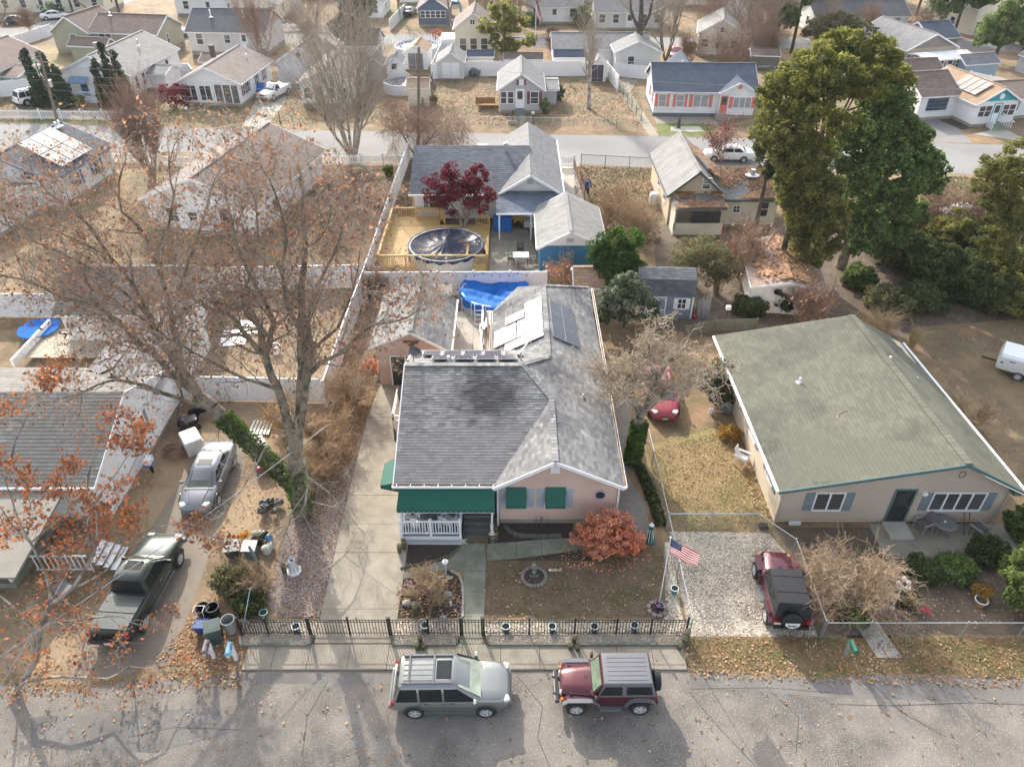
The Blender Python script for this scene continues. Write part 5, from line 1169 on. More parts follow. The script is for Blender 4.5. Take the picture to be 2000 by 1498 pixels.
fence('picket_fence','white fence with tall corner posts by the crape myrtle',[(-50,72.0),(-35.0,71.6),(-34.0,67.5)],h=1.1,style='picket')
fence('picket_fence','white picket fence returning beside the brown roofed house',[(-34.3,71.0),(-30.5,70.6)],h=1.1,style='picket')
fence('vinyl_fence','long white vinyl fence beside the side street at top left',[(-74.5,113),(-72.2,127)],h=1.6)
fence('picket_fence','white rail fence along the back street at upper left',[(-38,129.6),(-24.5,128.7)],h=1.2,style='picket')
fence('vinyl_fence','white vinyl fence slanting at the top left of centre',[(-39,138),(-38.4,150)],h=1.9)
fence('vinyl_fence','white vinyl fence left of the blue cottage',[(-19.5,129.5),(-18.5,142)],h=1.8)
fence('vinyl_fence','white vinyl fence by the white garage and porch house',[(-46.3,101.3),(-42.5,103.5),(-40.9,100.5)],h=1.5)
fence('vinyl_fence','white vinyl fence behind the big ivy clad tree',[(11.8,111.8),(20,111.5)],h=1.7)
fence('picket_fence','pool railing of white pickets beside the blue cottage',[(-10,133),(-5.5,132)],h=1.3,style='picket')
fence('vinyl_fence','white vinyl gate panel beside the mint house',[(-62.0,93.5),(-58.5,94.5),(-58.2,97.5)],h=1.9)
# chain link
chain_steel=steel
fence('chain_link_fence','galvanised chain link fence between lawn and gravel parking bay',[(7.25,18.35),(7.24,24.05),(7.2,30.4)],h=1.1,style='chain',mat=steel,post=.06)
fence('chain_link_fence','chain link fence behind and beside the parked soft top off roader',[(7.3,24.05),(11.4,24.05),(12.68,22.5),(12.58,18.25)],h=1.1,style='chain',mat=steel,post=.06)
fence('chain_link_fence','galvanised chain link fence and gate along the right front yard',[(12.62,18.2),(14.4,18.2),(15.9,18.2),(30,18.2)],h=1.05,style='chain',mat=steel,post=.06)
fence('chain_link_fence','thin chain link fence along the far street lawn',[(-7.2,83.0),(-4.8,82.6),(13.6,81.6)],h=1.1,style='chain',mat=steel,post=.07)
fence('chain_link_fence','dark chain link fence by the far street beside the beige house',[(6.7,70.9),(13.6,69.9)],h=1.1,style='chain',mat=black,post=.06)
greenmesh=M('green_mesh',(.07,.13,.08),.7)
fence('slatted_fence','green slatted chain link fence left of the grey cottage yard',[(-10.2,100.3),(-10.4,86.7)],h=1.2,style='slat',mat=greenmesh,post=.07,cap=False)
fence('slatted_fence','green mesh fence beside the long path to the blue roofed house',[(13.3,96),(14.4,84.5)],h=1.1,style='chain',mat=greenmesh,post=.07)
fence('slatted_fence','green mesh fence beside the olive house yard',[(-48.9,112),(-47.6,119)],h=1.2,style='chain',mat=greenmesh,post=.07)
brownb=M('brown_boards',(.16,.09,.06),.9,.25,3)
fence('board_fence','low brown board fence along the pale side drive',[(6.0,70.4),(6.25,65),(6.7,58)],h=1.0,style='slat',mat=brownb,post=.1,cap=False)
fence('board_fence','weathered grey board retaining fence behind the green roofed house',[(11.2,40.6),(13.2,41.3),(16.0,41.5)],h=.8,style='slat',mat=wood_grey,post=.12,cap=False)
# ---------------------------------------------------------------- black iron fence along the street
IF=(-11.1,18.36)
fi=thing('iron_fence','black iron picket fence with gates along the sidewalk','fence',(IF[0],IF[1],0))
pb=MB();pb.box(-.011,.011,-.011,.011,.05,1.03);pm=pb.mesh('picket',black)
po=MB();po.box(-.035,.035,-.035,.035,-.05,1.14);po.box(-.045,.045,-.045,.045,1.14,1.17);pom=po.mesh('post',black)
xp=[-11.05,-9.95,-8.28,-8.2,-6.62,-5.02,-4.93,-3.4,-2.1,-2.02,-1.22,-1.14,.7,2.55,4.25,5.65,7.1]
nmo=0
for i in range(len(xp)-1):
    x0,x1=xp[i],xp[i+1]
    inst('post',pom,fi,(x0-IF[0],0,0))
    if x1-x0<.2:continue
    b=MB()
    for z in (.16,.88,1.0):b.box(x0-IF[0]+.035,x1-IF[0]-.035,-.014,.014,z-.014,z+.014)
    b.build('rail',black,fi);n=int((x1-x0)/.118)
    for k in range(1,n):inst('picket',pm,fi,(x0-IF[0]+(x1-x0)*k/n,.0,0))
inst('post',pom,fi,(xp[-1]-IF[0],0,0))
# raised gravel beds with timber edging
for lab,x0,x1 in (('timber edged gravel bed left of the driveway',-11.0,-8.15),('timber edged gravel bed left of the walk',-4.85,-2.25),('long timber edged gravel bed right of the walk',-1.0,6.95)):
    o=thing('gravel_bed',lab,'planter bed',((x0+x1)/2,18.1,0));cx_=(x0+x1)/2
    b=MB();b.box(x0-cx_,x1-cx_,-.2,.22,0,.1);b.build('gravel',gravel_grey,o)
    n=max(1,round((x1-x0)/2.4))
    for k in range(n):
        b=MB();b.box(x0-cx_+(x1-x0)*k/n+.01,x0-cx_+(x1-x0)*(k+1)/n-.01,-.29,-.2,0,.14+rng.uniform(-.01,.01));b.build('timber',wood_grey,o)
    for xx in (x0,x1):
        b=MB();b.box(xx-cx_-.05,xx-cx_+.05,-.2,.2,0,.13);b.build('timber',wood_grey,o)
stn=MB();stn.ball((0,0,0),1,5,3,(1,.8,.6),.25);stm=M('bed_stone',(.43,.38,.31),.9,.2,1,island=.45)
Vb=[]
for x0,x1,n in ((-11.0,-8.15,1100),(-4.85,-2.25,1000),(-1.0,6.95,3000)):
    c=np.stack([nrg.uniform(x0+.05,x1-.05,n),nrg.uniform(17.93,18.3,n),np.full(n,.115)],1);Vb.append(c)
cs=np.concatenate(Vb);n=len(cs);s=nrg.uniform(.014,.032,n);a=nrg.uniform(0,6.28,n)
tet=np.array([(1,0,-.5),(-.5,.87,-.5),(-.5,-.87,-.5),(0,0,.8)])
V=np.zeros((n,4,3))
for k in range(4):
    x,y,z=tet[k];V[:,k,0]=cs[:,0]+s*(np.cos(a)*x-np.sin(a)*y);V[:,k,1]=cs[:,1]+s*(np.sin(a)*x+np.cos(a)*y);V[:,k,2]=cs[:,2]+s*z
Fq=(np.arange(n)[:,None,None]*4+np.array([[0,1,3],[1,2,3],[2,0,3]])[None]).reshape(-1,3)
tag(np_mesh('bed_stones',V.reshape(-1,3),Fq,stm),'pale round stones filling the timber edged beds',None,None,'stuff')
# ---------------------------------------------------------------- timber pool deck
dk=thing('pool_deck','new yellow timber deck with railings round the covered pool','deck',(-5.8,53.6,0));D0=Vector((-5.8,53.6,0))
b=MB(D0)
for k in range(58):
    y=49.45+k*.147
    if y>57.9:break
    xr=-1.85 if y<56.6 else-5.9
    dy=y-51.3
# boards stop at the pool wall
    hw=3.05
    if abs(dy)<2.95:
        cut=math.sqrt(max(0,2.95**2-dy**2));segs=[(-9.85,-4.95-cut),(-4.95+cut,xr)]
    else:segs=[(-9.85,xr)]
    for s0,s1 in segs:
        if s1-s0>.1:b.box(s0,s1,y+.004,y+.141,.36,.4)
tag(b.build('deck_boards',wood_new,dk),None,None,None,'stuff')
b=MB(D0);b.box(-9.85,-1.85,49.42,49.46,0,.36);b.box(-9.9,-9.85,49.42,57.95,0,.36);b.box(-1.85,-1.8,49.42,57,0,.36);b.box(-9.85,-5.9,57.9,57.94,0,.36);b.build('fascia',wood_new,dk)
dbal=MB();dbal.box(-.02,.02,-.02,.02,0,.78);dbm=dbal.mesh('baluster',wood_new)
dpo=MB();dpo.box(-.05,.05,-.05,.05,-.4,1.0);dpm=dpo.mesh('post',wood_new)
for p,q in (((-9.85,49.45),(-1.85,49.45)),((-9.85,49.45),(-9.85,57.9)),((-9.85,57.9),(-6.0,57.9)),((-6.0,57.9),(-5.5,56.9)),((-1.85,49.45),(-1.85,52.5)),((-3.3,49.5),(-3.3,50.9)),((-2.9,56.8),(-1.85,56.2))):
    p=Vector((*p,.4));q=Vector((*q,.4));L=(q-p).length;n=max(1,round(L/2.0));b=MB(D0)
    b.beam(p+Vector((0,0,.92)),q+Vector((0,0,.92)),.17,.05);b.beam(p+Vector((0,0,.84)),q+Vector((0,0,.84)),.04,.09);b.beam(p+Vector((0,0,.1)),q+Vector((0,0,.1)),.04,.09);b.build('rail',wood_new,dk)
    for k in range(n+1):inst('post',dpm,dk,p.lerp(q,k/n)-D0,(0,0,0))
    m=int(L/.14)
    for k in range(1,m):inst('baluster',dbm,dk,p.lerp(q,k/m)-D0+Vector((0,0,.1)))
# the covered round pool
pl=thing('pool','round above ground pool with sagging dark blue winter cover','pool',(-4.95,51.3,0))
b=MB();b.lathe((0,0,0),[(2.75,0),(2.75,1.25),(2.72,1.27)],40,cap=False);b.build('pool_wall',M('pool_wall',(.5,.48,.42),.5,.15,2),pl,smooth=True)
b=MB();b.lathe((0,0,1.25),[(2.68,0),(2.86,0),(2.86,.06),(2.68,.06),(2.68,0)],40,cap=False);b.build('pool_rim',M('pool_rim',(.13,.15,.19),.4),pl)
# cover: sagging sheet with a central float making a peak
nr,na=16,56;vs_=[]
for j in range(nr+1):
    r=2.82*j/nr
    for k in range(na):
        t=2*math.pi*k/na;x=r*math.cos(t);y=r*math.sin(t)
        sag=-.46*(1-(r/2.82)**2.4) ;pk=.66*math.exp(-((x-.0)**2/1.1+(y-.1)**2/.9));fold=.05*math.sin(t*13+math.sin(t*3))*min(1,r/1.2)*(1-(r/2.9)**4)
        vs_.append((x,y,1.32+sag+pk+fold))
b=MB();b.add(vs_,[(j*na+k,j*na+(k+1)%na,(j+1)*na+(k+1)%na,(j+1)*na+k) for j in range(1,nr) for k in range(na)]+[(0,na+k,na+(k+1)%na) for k in range(na)]);
b2=[]
for k in range(na):
    t=2*math.pi*k/na;d=.2+.1*math.sin(t*18);b2.append((2.88*math.cos(t),2.88*math.sin(t),1.3-d))
n0=nr*na;vv=[vs_[n0+k] for k in range(na)];b.add(vv+[(2.88*math.cos(2*math.pi*k/na),2.88*math.sin(2*math.pi*k/na),1.33) for k in range(na)]+b2,[(k,(k+1)%na,na+(k+1)%na,na+k) for k in range(na)]+[(na+k,na+(k+1)%na,2*na+(k+1)%na,2*na+k) for k in range(na)])
b.build('winter_cover',navy_cover,pl,smooth=True)
b=MB()
for cx_,cy_,rx,ry,hh_ in ((-1.35,.1,.9,1.1,.79),(1.45,.2,.9,1.1,.79),(-.1,-1.5,1.2,.5,.79)):b.prism([(cx_+rx*math.cos(t*.393)*(1+.12*math.sin(t*2.3)),cy_+ry*math.sin(t*.393)) for t in range(16)],hh_-.02+.2,hh_+.2)
b.build('melt_water',M('standing_water',(.05,.055,.07),.06,.1,2,spec=1),pl)
litter('pool_leaves',[(.7,-.9,1.0),(2.2,-.9,1.0),(2.2,1.3,1.0),(.7,1.3,1.0)],260,leaf_fallen,pl,.07,3)
# second pool behind the pink house: blue tarp over a frame pool
p2=thing('pool','frame pool covered with a bunched bright blue tarpaulin behind the pink house','pool',(-1.2,44.9,0))
b=MB();b.lathe((0,0,0),[(2.3,0),(2.3,1.05),(2.2,1.08),(2.2,.7),(.1,.68)],32);b.build('pool_wall',M('pool_liner',(.5,.55,.62),.4,.1),p2,smooth=True)
nr,na=12,48;vs_=[]
for j in range(nr+1):
    r=2.4*j/nr
    for k in range(na):
        t=2*math.pi*k/na;f=.09*math.sin(r*math.cos(t)*2.2+r*math.sin(t)*5.5+1.2*math.sin(r*math.cos(t)*1.7))+rng.uniform(-.06,.06);vs_.append((r*math.cos(t),r*math.sin(t),.88+.25*(r/2.4)**2+f))
b=MB();b.add(vs_,[(j*na+k,j*na+(k+1)%na,(j+1)*na+(k+1)%na,(j+1)*na+k) for j in range(1,nr) for k in range(na)]+[(0,na+k,na+(k+1)%na) for k in range(na)])
b.add([vs_[nr*na+k] for k in range(na)]+[(2.42*math.cos(2*math.pi*k/na),2.42*math.sin(2*math.pi*k/na),.55+.12*math.sin(k*1.7)) for k in range(na)],[(k,(k+1)%na,na+(k+1)%na,na+k) for k in range(na)])
b.build('tarpaulin',blue_tarp,p2,smooth=True)
b=MB()
for k in range(14):t=2*math.pi*k/14;b.tube((2.45*math.cos(t),2.45*math.sin(t),0),(2.45*math.cos(t),2.45*math.sin(t),1.0),.03,.03,6)
b.build('frame_leg',white,p2)
# little white pool stair and rail
sd_=thing('pool_stair','white stair deck with balusters beside the blue tarpaulin pool','stair',(-.85,41.7,0))
b=MB();b.box(-.7,.9,-.9,.9,.78,.86);b.build('platform',white,sd_)
for k in range(9):inst('baluster',FC.setdefault('wb',(lambda m:(m.box(-.03,.03,-.03,.03,0,.85),m.mesh('baluster',white))[1])(MB())),sd_,(-.65+k*.19,-.88,.86))
b=MB();b.box(-.72,.92,-.93,-.84,1.71,1.77)
for x in (-.7,.9):b.box(x-.06,x+.06,-.94,-.82,0,1.8)
b.build('rail',white,sd_)
for k in range(3):
    b=MB();b.box(-1.3+k*.2,-1.08+k*.2,-.9,.2,.2+k*.2,.26+k*.2);b.build('tread',white,sd_)
lad=thing('pool_ladder','white A-frame pool ladder at the blue tarpaulin pool','ladder',(-2.2,42.1,0));b=MB()
for x in (-.25,.25):b.tube((x,-.35,0),(x,0,1.5),.025,.025,6);b.tube((x,.35,0),(x,0,1.5),.025,.025,6)
for k in range(4):b.tube((-.25,-.35+.07*k,.25+.3*k),(.25,-.35+.07*k,.25+.3*k),.02,.02,6)
b.build('frame',white,lad)
# white fence posts/rail between the patio and house
wr=thing('vinyl_rail','white vinyl post and rail between pink garage patio and house','fence',(-1.9,37.5,0))
for y in (34.5,36.9,39.6,42.0):
    b=MB();b.box(-.06,.06,y-37.56,y-37.44,0,1.5);b.build('post',white,wr)
b=MB();b.box(-.05,.05,-3,4.5,1.2,1.32);b.box(-.04,.04,-3,4.5,.3,.4);b.build('rail',white,wr)
# other round pools far off
for lab,x,y,r,h,cov in (('round pool with white rim and pale cover near the beige shed',-13.6,96.3,2.4,1.2,False),('large pool with tall white picket rail and blue water beside cream house',-13.6,114.5,3.2,1.3,True)):
    o=thing('pool',lab,'pool',(x,y,0));b=MB();b.lathe((0,0,0),[(r,0),(r,h),(r-.15,h+.04),(r-.15,h-.15),(.1,h-.16)],28);b.build('pool_wall',M('pool_panel',(.55,.58,.62),.5,.2,3),o)
    b=MB();b.lathe((0,0,h-.14),[(r-.17,0),(.05,.01)],28);b.build('water_cover',M('pool_water',(.05,.10,.2) if cov else (.09,.1,.12),.1,.3,2),o)
    if cov:
        for k in range(40):
            t=2*math.pi*k/40;inst('picket',FC.setdefault('pp',(lambda m:(m.box(-.05,.05,-.02,.02,0,.95),m.mesh('picket',white))[1])(MB())),o,((r+.1)*math.cos(t),(r+.1)*math.sin(t),h),(0,0,t))
# trampoline
tr=thing('trampoline','round blue trampoline pad lying in the leafy left garden','trampoline',(*G(82,655).xy,0))
b=MB();b.lathe((0,0,.5),[(1.0,0),(1.25,.03),(1.25,.08),(1.0,.08),(.02,.05)],24);b.build('pad',M('trampoline_blue',(.02,.14,.5),.9,.2,3,spec=.1),tr)
b=MB()
for k in range(6):t=k*1.047;b.tube((1.1*math.cos(t),1.1*math.sin(t),0),(1.1*math.cos(t),1.1*math.sin(t),.5),.03,.03,6)
b.build('leg',steel,tr)
# ---------------------------------------------------------------- utility poles and wires
def pole(label,base,top,r=.16):
    p=Vector(base);q=Vector(top);o=thing('utility_pole',label,'utility pole',p);b=MB(p);b.tube(p-Vector((0,0,.3)),q,r,r*.75,10);b.build('shaft',M('pole_wood',(.17,.135,.105),.9,.25,2),o)
    return o,q
pA,qA=pole('wooden utility pole by the far street at left',(-48.4,80.2,0),A(75,98,80.2+.3))
b=MB(pA.location);b.tube(qA-Vector((0,0,3.6)),qA-Vector((0,0,2.9)),.2,.2,8);b.build('transformer',steel,pA);b=MB(pA.location);b.beam(qA+Vector((-.7,0,-1.2)),qA+Vector((.7,0,-1.2)),.1,.12);b.build('crossarm',MATS['pole_wood'],pA)
pB,qB=pole('thicker wooden utility pole behind the left cypress',(-59.0,95.5,0),A(38,104,95.8))
pC,qC=pole('thin utility pole near the middle of the far street',(-9.4,73.6,0),A(818,92,74.0))
pD,qD=pole('utility pole beside the blue cottage at the back street',(-8.5,121,0),A(872,-10,121.3))
pE,qE=pole('pale utility pole at the top left',(-66,134,0),A(140,-5,134))
def wires(label,p,q,n=4,dz=.35,sag=.7,r=.012,name='power_line'):
    p=Vector(p);q=Vector(q);b=MB(p);
    for k in range(n):
        pts=[p.lerp(q,t/10)+Vector((0,0,-dz*k-sag*4*(t/10)*(1-t/10))) for t in range(11)];b.path(pts,r,3)
    o=b.build(name,M('wire',(.3,.3,.31),.6),None);o.location=p;return tag(o,label,'power line')
wires('utility wires between the left pole and the thin middle pole',qA-Vector((0,0,1.5)),qC-Vector((0,0,1.5)),4,.8)
wires('utility wires running right from the thin middle pole',qC-Vector((0,0,1.5)),Vector((42,68,8)),4,.8)
wires('utility wires running left from the leaning pole',qA-Vector((0,0,1.5)),Vector((-90,84,8)),3,.7)
wires('twisted service cable crossing the left dirt driveway',G(640,830,4.4),Vector((-17.5,13.0,5.0)),1,.1,.25,.02)
wires('thin white cable crossing the dark pickup bed',Vector((-16.4,21.5,4.6)),Vector((-16.8,10,4.0)),1,.1,.1,.012)
wires('service cable from the green roof gable to the right',Vector((20.6,24.0,3.7)),Vector((27,14,6.0)),1,.1,.2,.018)
# string lights on the fence
sl=thing('string_lights','string of small bulbs along the white fence between the pools','string lights',(-1.0,45.95,1.85))
b=MB();pts=[]
for k in range(33):x=-4.2+k*.2;pts.append((x,-.1,.0-.18*abs(math.sin(k*math.pi/4))**.5))
b.path(pts,.01,4);b.build('cable',black,sl)
for k in range(1,33,3):
    q=pts[k];b=MB();b.tube((q[0],q[1],q[2]),(q[0],q[1],q[2]-.1),.015,.02,5);b.ball((q[0],q[1],q[2]-.14),.045,6,4);b.build('bulb',black,sl)
# ================================================================== trees and plants
def tubes_np(name,segs,n,mat,parent):
    """segs: list of (p, q, r0, r1); one joined mesh of tapered limbs"""
    P=np.array([s[0] for s in segs],float);Q=np.array([s[1] for s in segs],float);r0=np.array([s[2] for s in segs]);r1=np.array([s[3] for s in segs])
    D=Q-P;D/=np.linalg.norm(D,axis=1,keepdims=True)+1e-9;U=np.where(np.abs(D[:,2:3])<.9,np.array([[0,0,1.]]),np.array([[0,1.,0]]))
    E=np.cross(D,U);E/=np.linalg.norm(E,axis=1,keepdims=True)+1e-9;W=np.cross(E,D);m=len(segs);V=np.zeros((m,2,n,3))
    for k in range(n):
        o=E*math.cos(2*math.pi*k/n)+W*math.sin(2*math.pi*k/n);V[:,0,k]=P+o*r0[:,None];V[:,1,k]=Q+o*r1[:,None]
    F=np.array([[k,(k+1)%n,n+(k+1)%n,n+k] for k in range(n)])[None]+np.arange(m)[:,None,None]*2*n
    o=np_mesh(name,V.reshape(-1,3),F.reshape(-1,4),mat,parent)
    o.data.polygons.foreach_set('use_smooth',[True]*len(o.data.polygons));return o
def leaves_np(name,pts,size,mat,parent,elong=.7,up=0.0,drop=0.0):
    n=len(pts);pts=np.asarray(pts,float);s=nrg.uniform(.4,1.45,n)[:,None]*size
    a=nrg.normal(0,1,(n,3));a[:,2]=a[:,2]*(1-up)*.9;a/=np.linalg.norm(a,axis=1,keepdims=True)+1e-9
    b=nrg.normal(0,1,(n,3));b-=a*(a*b).sum(1,keepdims=True);b/=np.linalg.norm(b,axis=1,keepdims=True)+1e-9
    a=a*s;b=b*s*elong;V=np.stack([pts-a,pts+b*.9-a*.1,pts+a,pts-b*.9+a*.1],1)
    o=np_mesh(name,V.reshape(-1,3),np.arange(n*4).reshape(-1,4),mat,parent);return tag(o,None,None,None,'stuff')
def rv(s=1):return Vector((rng.gauss(0,1),rng.gauss(0,1),rng.gauss(0,1))).normalized()*s
def grow(S,tips,p,d,L,r,lev,pr):
    """recursive limb; S[lev] collects segments, tips collects twig points"""
    n=pr.get('nseg',(5,5,4,3,2))[min(lev,4)];mx=pr['lev'];p=Vector(p);d=Vector(d).normalized();st=L/n;pts=[p.copy()];rr=r
    for i in range(n):
        d=(d+rv(pr.get('jit',.22)*(1+.3*lev))+Vector((0,0,pr['up'][min(lev,len(pr['up'])-1)]))*.25).normalized();q=p+d*st;r2=max(r*(1-.75*(i+1)/n),pr.get('rmin',.006));S[min(lev,2)].append((tuple(p),tuple(q),rr,r2));rr=r2;p=q;pts.append(p.copy())
        if lev<mx and (i+1)/n>pr.get('bare',(.35,.2,.1,.1,.1))[min(lev,4)]:
            kk=pr['kids'][min(lev,len(pr['kids'])-1)];kk=int(kk)+(1 if rng.random()<kk-int(kk) else 0)
            for _ in range(kk):
                e=d.cross(rv()).normalized();an=R(rng.uniform(*pr.get('ang',(28,62))));cd=d*math.cos(an)+e*math.sin(an)
                grow(S,tips,p,cd,L*rng.uniform(*pr.get('lr',(.45,.72))),max(rr*.65,pr.get('rmin',.006)),lev+1,pr)
        if lev>=mx-1:tips.append(tuple(p))
    return pts
def finish(o,S,tips,tm,bm_,leaf=None,nl=0,ls=.12,spread=.18,elong=.7,lname='leaves',bright=None):
    if S[0]:tubes_np('trunk',S[0],9,tm,o)
    if S[1]:tag(tubes_np('limbs',S[1],6,tm,o),None,None,None,'stuff')
    if S[2]:tag(tubes_np('twigs',S[2],3,bm_,o),None,None,None,'stuff')
    if leaf is not None and nl and tips:
        T=np.array(tips);k=nrg.integers(0,len(T),nl);leaves_np(lname,T[k]+nrg.normal(0,spread,(nl,3)),ls,leaf,o,elong)
def bare(label,base,h,pr,name='bare_tree',stems=1,lean=(0,0),r=.2,tm=None,bm_=None,leaf=None,nl=0,ls=.12,spread=.2,cat='tree',group=None,splay=.35,seed=None,L0=None):
    if seed is not None:rng.seed(seed)
    o=thing(name,label,cat,base,0,group);S={0:[],1:[],2:[]};tips=[]
    for k in range(stems):
        t=2*math.pi*(k+rng.random()*.6)/stems;sp_=splay if stems>1 else 0
        d=Vector((lean[0]+sp_*math.cos(t),lean[1]+sp_*math.sin(t),1));grow(S,tips,(0.1*math.cos(t)*(stems>1),.1*math.sin(t)*(stems>1),-.1),d,(L0 or h*.62)*rng.uniform(.85,1.1),r*(1 if stems==1 else .6),0,pr)
    finish(o,S,tips,tm or bark,bm_ or bark_twig,leaf,nl,ls,spread);return o
PT=dict(lev=4,kids=(2,1.6,1.5,1.4),up=(.5,.25,.1,0),jit=.2)
PV=dict(lev=3,kids=(2,2,1.6),up=(.6,.5,.3),jit=.12,ang=(15,38),bare=(.3,.15,.1,.1),rmin=.008)
# ---- the big orange leaved tree: limbs traced, side branches grown
mt=thing('shade_tree','huge spreading tree with sparse orange brown leaves and ivy on its leaning trunk','tree',(-10.0,25.0,0));MO=Vector((-10.0,25.0,0))
rng.seed(5)
S={0:[],1:[],2:[]};tips=[]
limbs=[  # (pixels, Y start, Y end, r start, r end)
 ([(592,1012),(580,950),(575,880)],24.9,24.9,.42,.33),
 ([(575,880),(560,820),(548,775),(530,735),(518,692)],24.9,25.6,.27,.2),
 ([(518,692),(480,654),(466,632),(440,610),(390,592),(340,560)],25.6,27,.16,.05),
 ([(518,692),(528,658),(536,632),(522,600),(500,560),(470,500),(455,440)],25.6,27.5,.18,.05),
 ([(524,656),(504,636),(480,616),(474,592),(480,560),(490,530),(505,470),(500,400)],25.8,28,.15,.04),
 ([(578,880),(588,800),(592,720),(590,650),(588,560),(596,470),(590,400)],24.9,27.5,.3,.07),
 ([(592,760),(604,690),(600,620),(620,560),(650,500),(670,440)],25.1,28,.2,.05),
 ([(585,830),(600,735),(625,708),(664,690),(700,656),(732,634),(780,626)],25,25.5,.17,.04),
 ([(590,650),(560,600),(552,540),(560,470),(545,400),(520,340)],26,28.5,.15,.04),
 ([(540,760),(480,740),(430,715),(380,690),(330,660)],25,24,.11,.03),
 ([(604,690),(660,640),(690,560),(700,520)],25.3,27,.1,.03),
 ([(600,985),(572,945),(520,895),(470,848),(432,812),(396,780)],25.1,26.2,.36,.3),
 ([(396,780),(361,730),(341,704),(313,670),(297,632),(281,600),(260,556),(213,500),(176,443),(141,415),(94,377)],26.2,28.5,.24,.05),
 ([(380,765),(353,730),(347,680),(339,650),(331,595),(301,500),(276,450),(238,415),(232,371)],26.2,29,.22,.05),
 ([(396,780),(341,736),(301,692),(270,670),(234,628),(200,604),(170,594),(120,582),(96,568),(40,545),(-20,530)],26.2,26,.2,.04),
 ([(400,795),(351,778),(281,752),(230,742),(190,752),(150,770)],26,25,.15,.03),
 ([(331,595),(360,540),(380,480),(400,420),(420,350)],27,29.5,.12,.03),
 ([(285,612),(230,560),(200,540),(130,500),(60,470),(10,440)],27,28,.1,.03),
 ([(301,500),(330,440),(340,380),(330,330)],28,30,.09,.03),
 ([(213,500),(150,470),(80,440),(20,400)],27.8,29,.08,.02),
 ([(347,680),(300,640),(240,600)],26.6,25.5,.08,.03)]
pr=dict(lev=4,kids=(1.1,1.2,1.25,1.4),up=(.3,.25,.15,0),jit=.24,lr=(.5,.75),rmin=.0055)
for px,Y0,Y1,r0,r1 in limbs:
    n=len(px);pts=[A(u,v,Y0+(Y1-Y0)*i/(n-1))-MO for i,(u,v) in enumerate(px)]
    for i in range(n-1):
        r0_,r1_=(r0 if r0>.28 else r0*.78),(r1 if r1>.28 else r1*.78);a=r0_+(r1_-r0_)*i/(n-1);b_=r0_+(r1_-r0_)*(i+1)/(n-1);q=pts[i+1]
        mid=(pts[i]+q)/2+rv(.06);S[0 if a>.13 else 1].append((tuple(pts[i]),tuple(mid),a,(a+b_)/2));S[0 if a>.13 else 1].append((tuple(mid),tuple(q),(a+b_)/2,b_))
        d=(q-pts[i]).normalized()
        if q.z>6.0 or b_<.12:
            for _ in range(2 if b_<.16 else 1):
                e=d.cross(rv()).normalized();an=R(rng.uniform(30,65));grow(S,tips,mid.lerp(q,rng.random()),d*math.cos(an)+e*math.sin(an)+Vector((0,0,.2)),rng.uniform(1.3,2.5),max(.022,min(.05,b_*.45)),1,pr)
    d=(pts[-1]-pts[-2]).normalized();grow(S,tips,pts[-1],d,1.6,r1,1,pr)
finish(mt,S,tips,bark,bark_twig)
S2={0:[],1:[],2:[]};t2=[]
for px,Y0,Y1,r0,r1 in [([(592,890),(602,940),(596,985),(585,1010)],24.5,23.6,.06,.045),([(590,1000),(560,1030),(530,1060),(500,1100)],23.6,22.6,.035,.01),([(590,1000),(610,1040),(640,1060),(670,1100)],23.6,22.8,.035,.01),([(600,930),(640,960),(680,1000),(700,1030)],24.4,23.5,.04,.01),([(430,800),(426,850),(430,880)],26,25.5,.03,.012),([(520,870),(495,920),(470,960),(440,1000)],25,23.8,.04,.01),([(598,960),(570,1000),(560,1040),(575,1080)],24.2,23,.03,.01),([(610,980),(650,990),(690,960)],24.3,24.5,.03,.01)]:
    n=len(px);pts=[A(u,v,Y0+(Y1-Y0)*i/(n-1))-MO for i,(u,v) in enumerate(px)]
    for i in range(n-1):
        S2[1].append((tuple(pts[i]),tuple(pts[i+1]),r0+(r1-r0)*i/(n-1),r0+(r1-r0)*(i+1)/(n-1)));d=(pts[i+1]-pts[i]).normalized()
        for _ in range(2):e=d.cross(rv()).normalized();grow(S2,t2,pts[i+1],d*.7+e*.6,.9,.016,1,dict(lev=3,kids=(1.4,1.4,1.2),up=(-.2,-.2,-.1),jit=.35,lr=(.5,.8),rmin=.005))
finish(mt,S2,t2,bark_pale,bark_pale)
T=np.array(tips);T=T[T[:,2]>3.2]
keep=T[nrg.random(len(T))<np.clip((T[:,2]-3.0)/6.5,.12,1)]
k=nrg.integers(0,len(keep),17500);leaves_np('leaves',keep[k]+nrg.normal(0,.12,(17500,3))-np.array([0,0,.05]),.08,leaf_orange,mt,.65)
print('main tree segs',{k:len(v) for k,v in S.items()},len(tips))
def ivy(o,pts,r,n,mat=None,size=.09,name='ivy'):
    pts=[Vector(p) for p in pts];out=[]
    for _ in range(n):
        i=rng.randrange(len(pts)-1);p=pts[i].lerp(pts[i+1],rng.random());d=(pts[i+1]-pts[i]).normalized();e=d.cross(rv()).normalized();out.append(tuple(p+e*r*rng.uniform(.85,1.35)+d*rng.uniform(-.1,.1)))
    leaves_np(name,out,size,mat or leaf_ivy,o,.85)
iv=[A(u,v,25.1+1.1*i/5)-MO for i,(u,v) in enumerate([(600,985),(572,945),(520,895),(470,848),(432,812)])]
ivy(mt,iv,.36,6000,size=.05)
ivy(mt,[A(u,v,24.9)-MO for u,v in [(595,1040),(590,1012),(582,950),(578,915)]],.44,1100,size=.07)
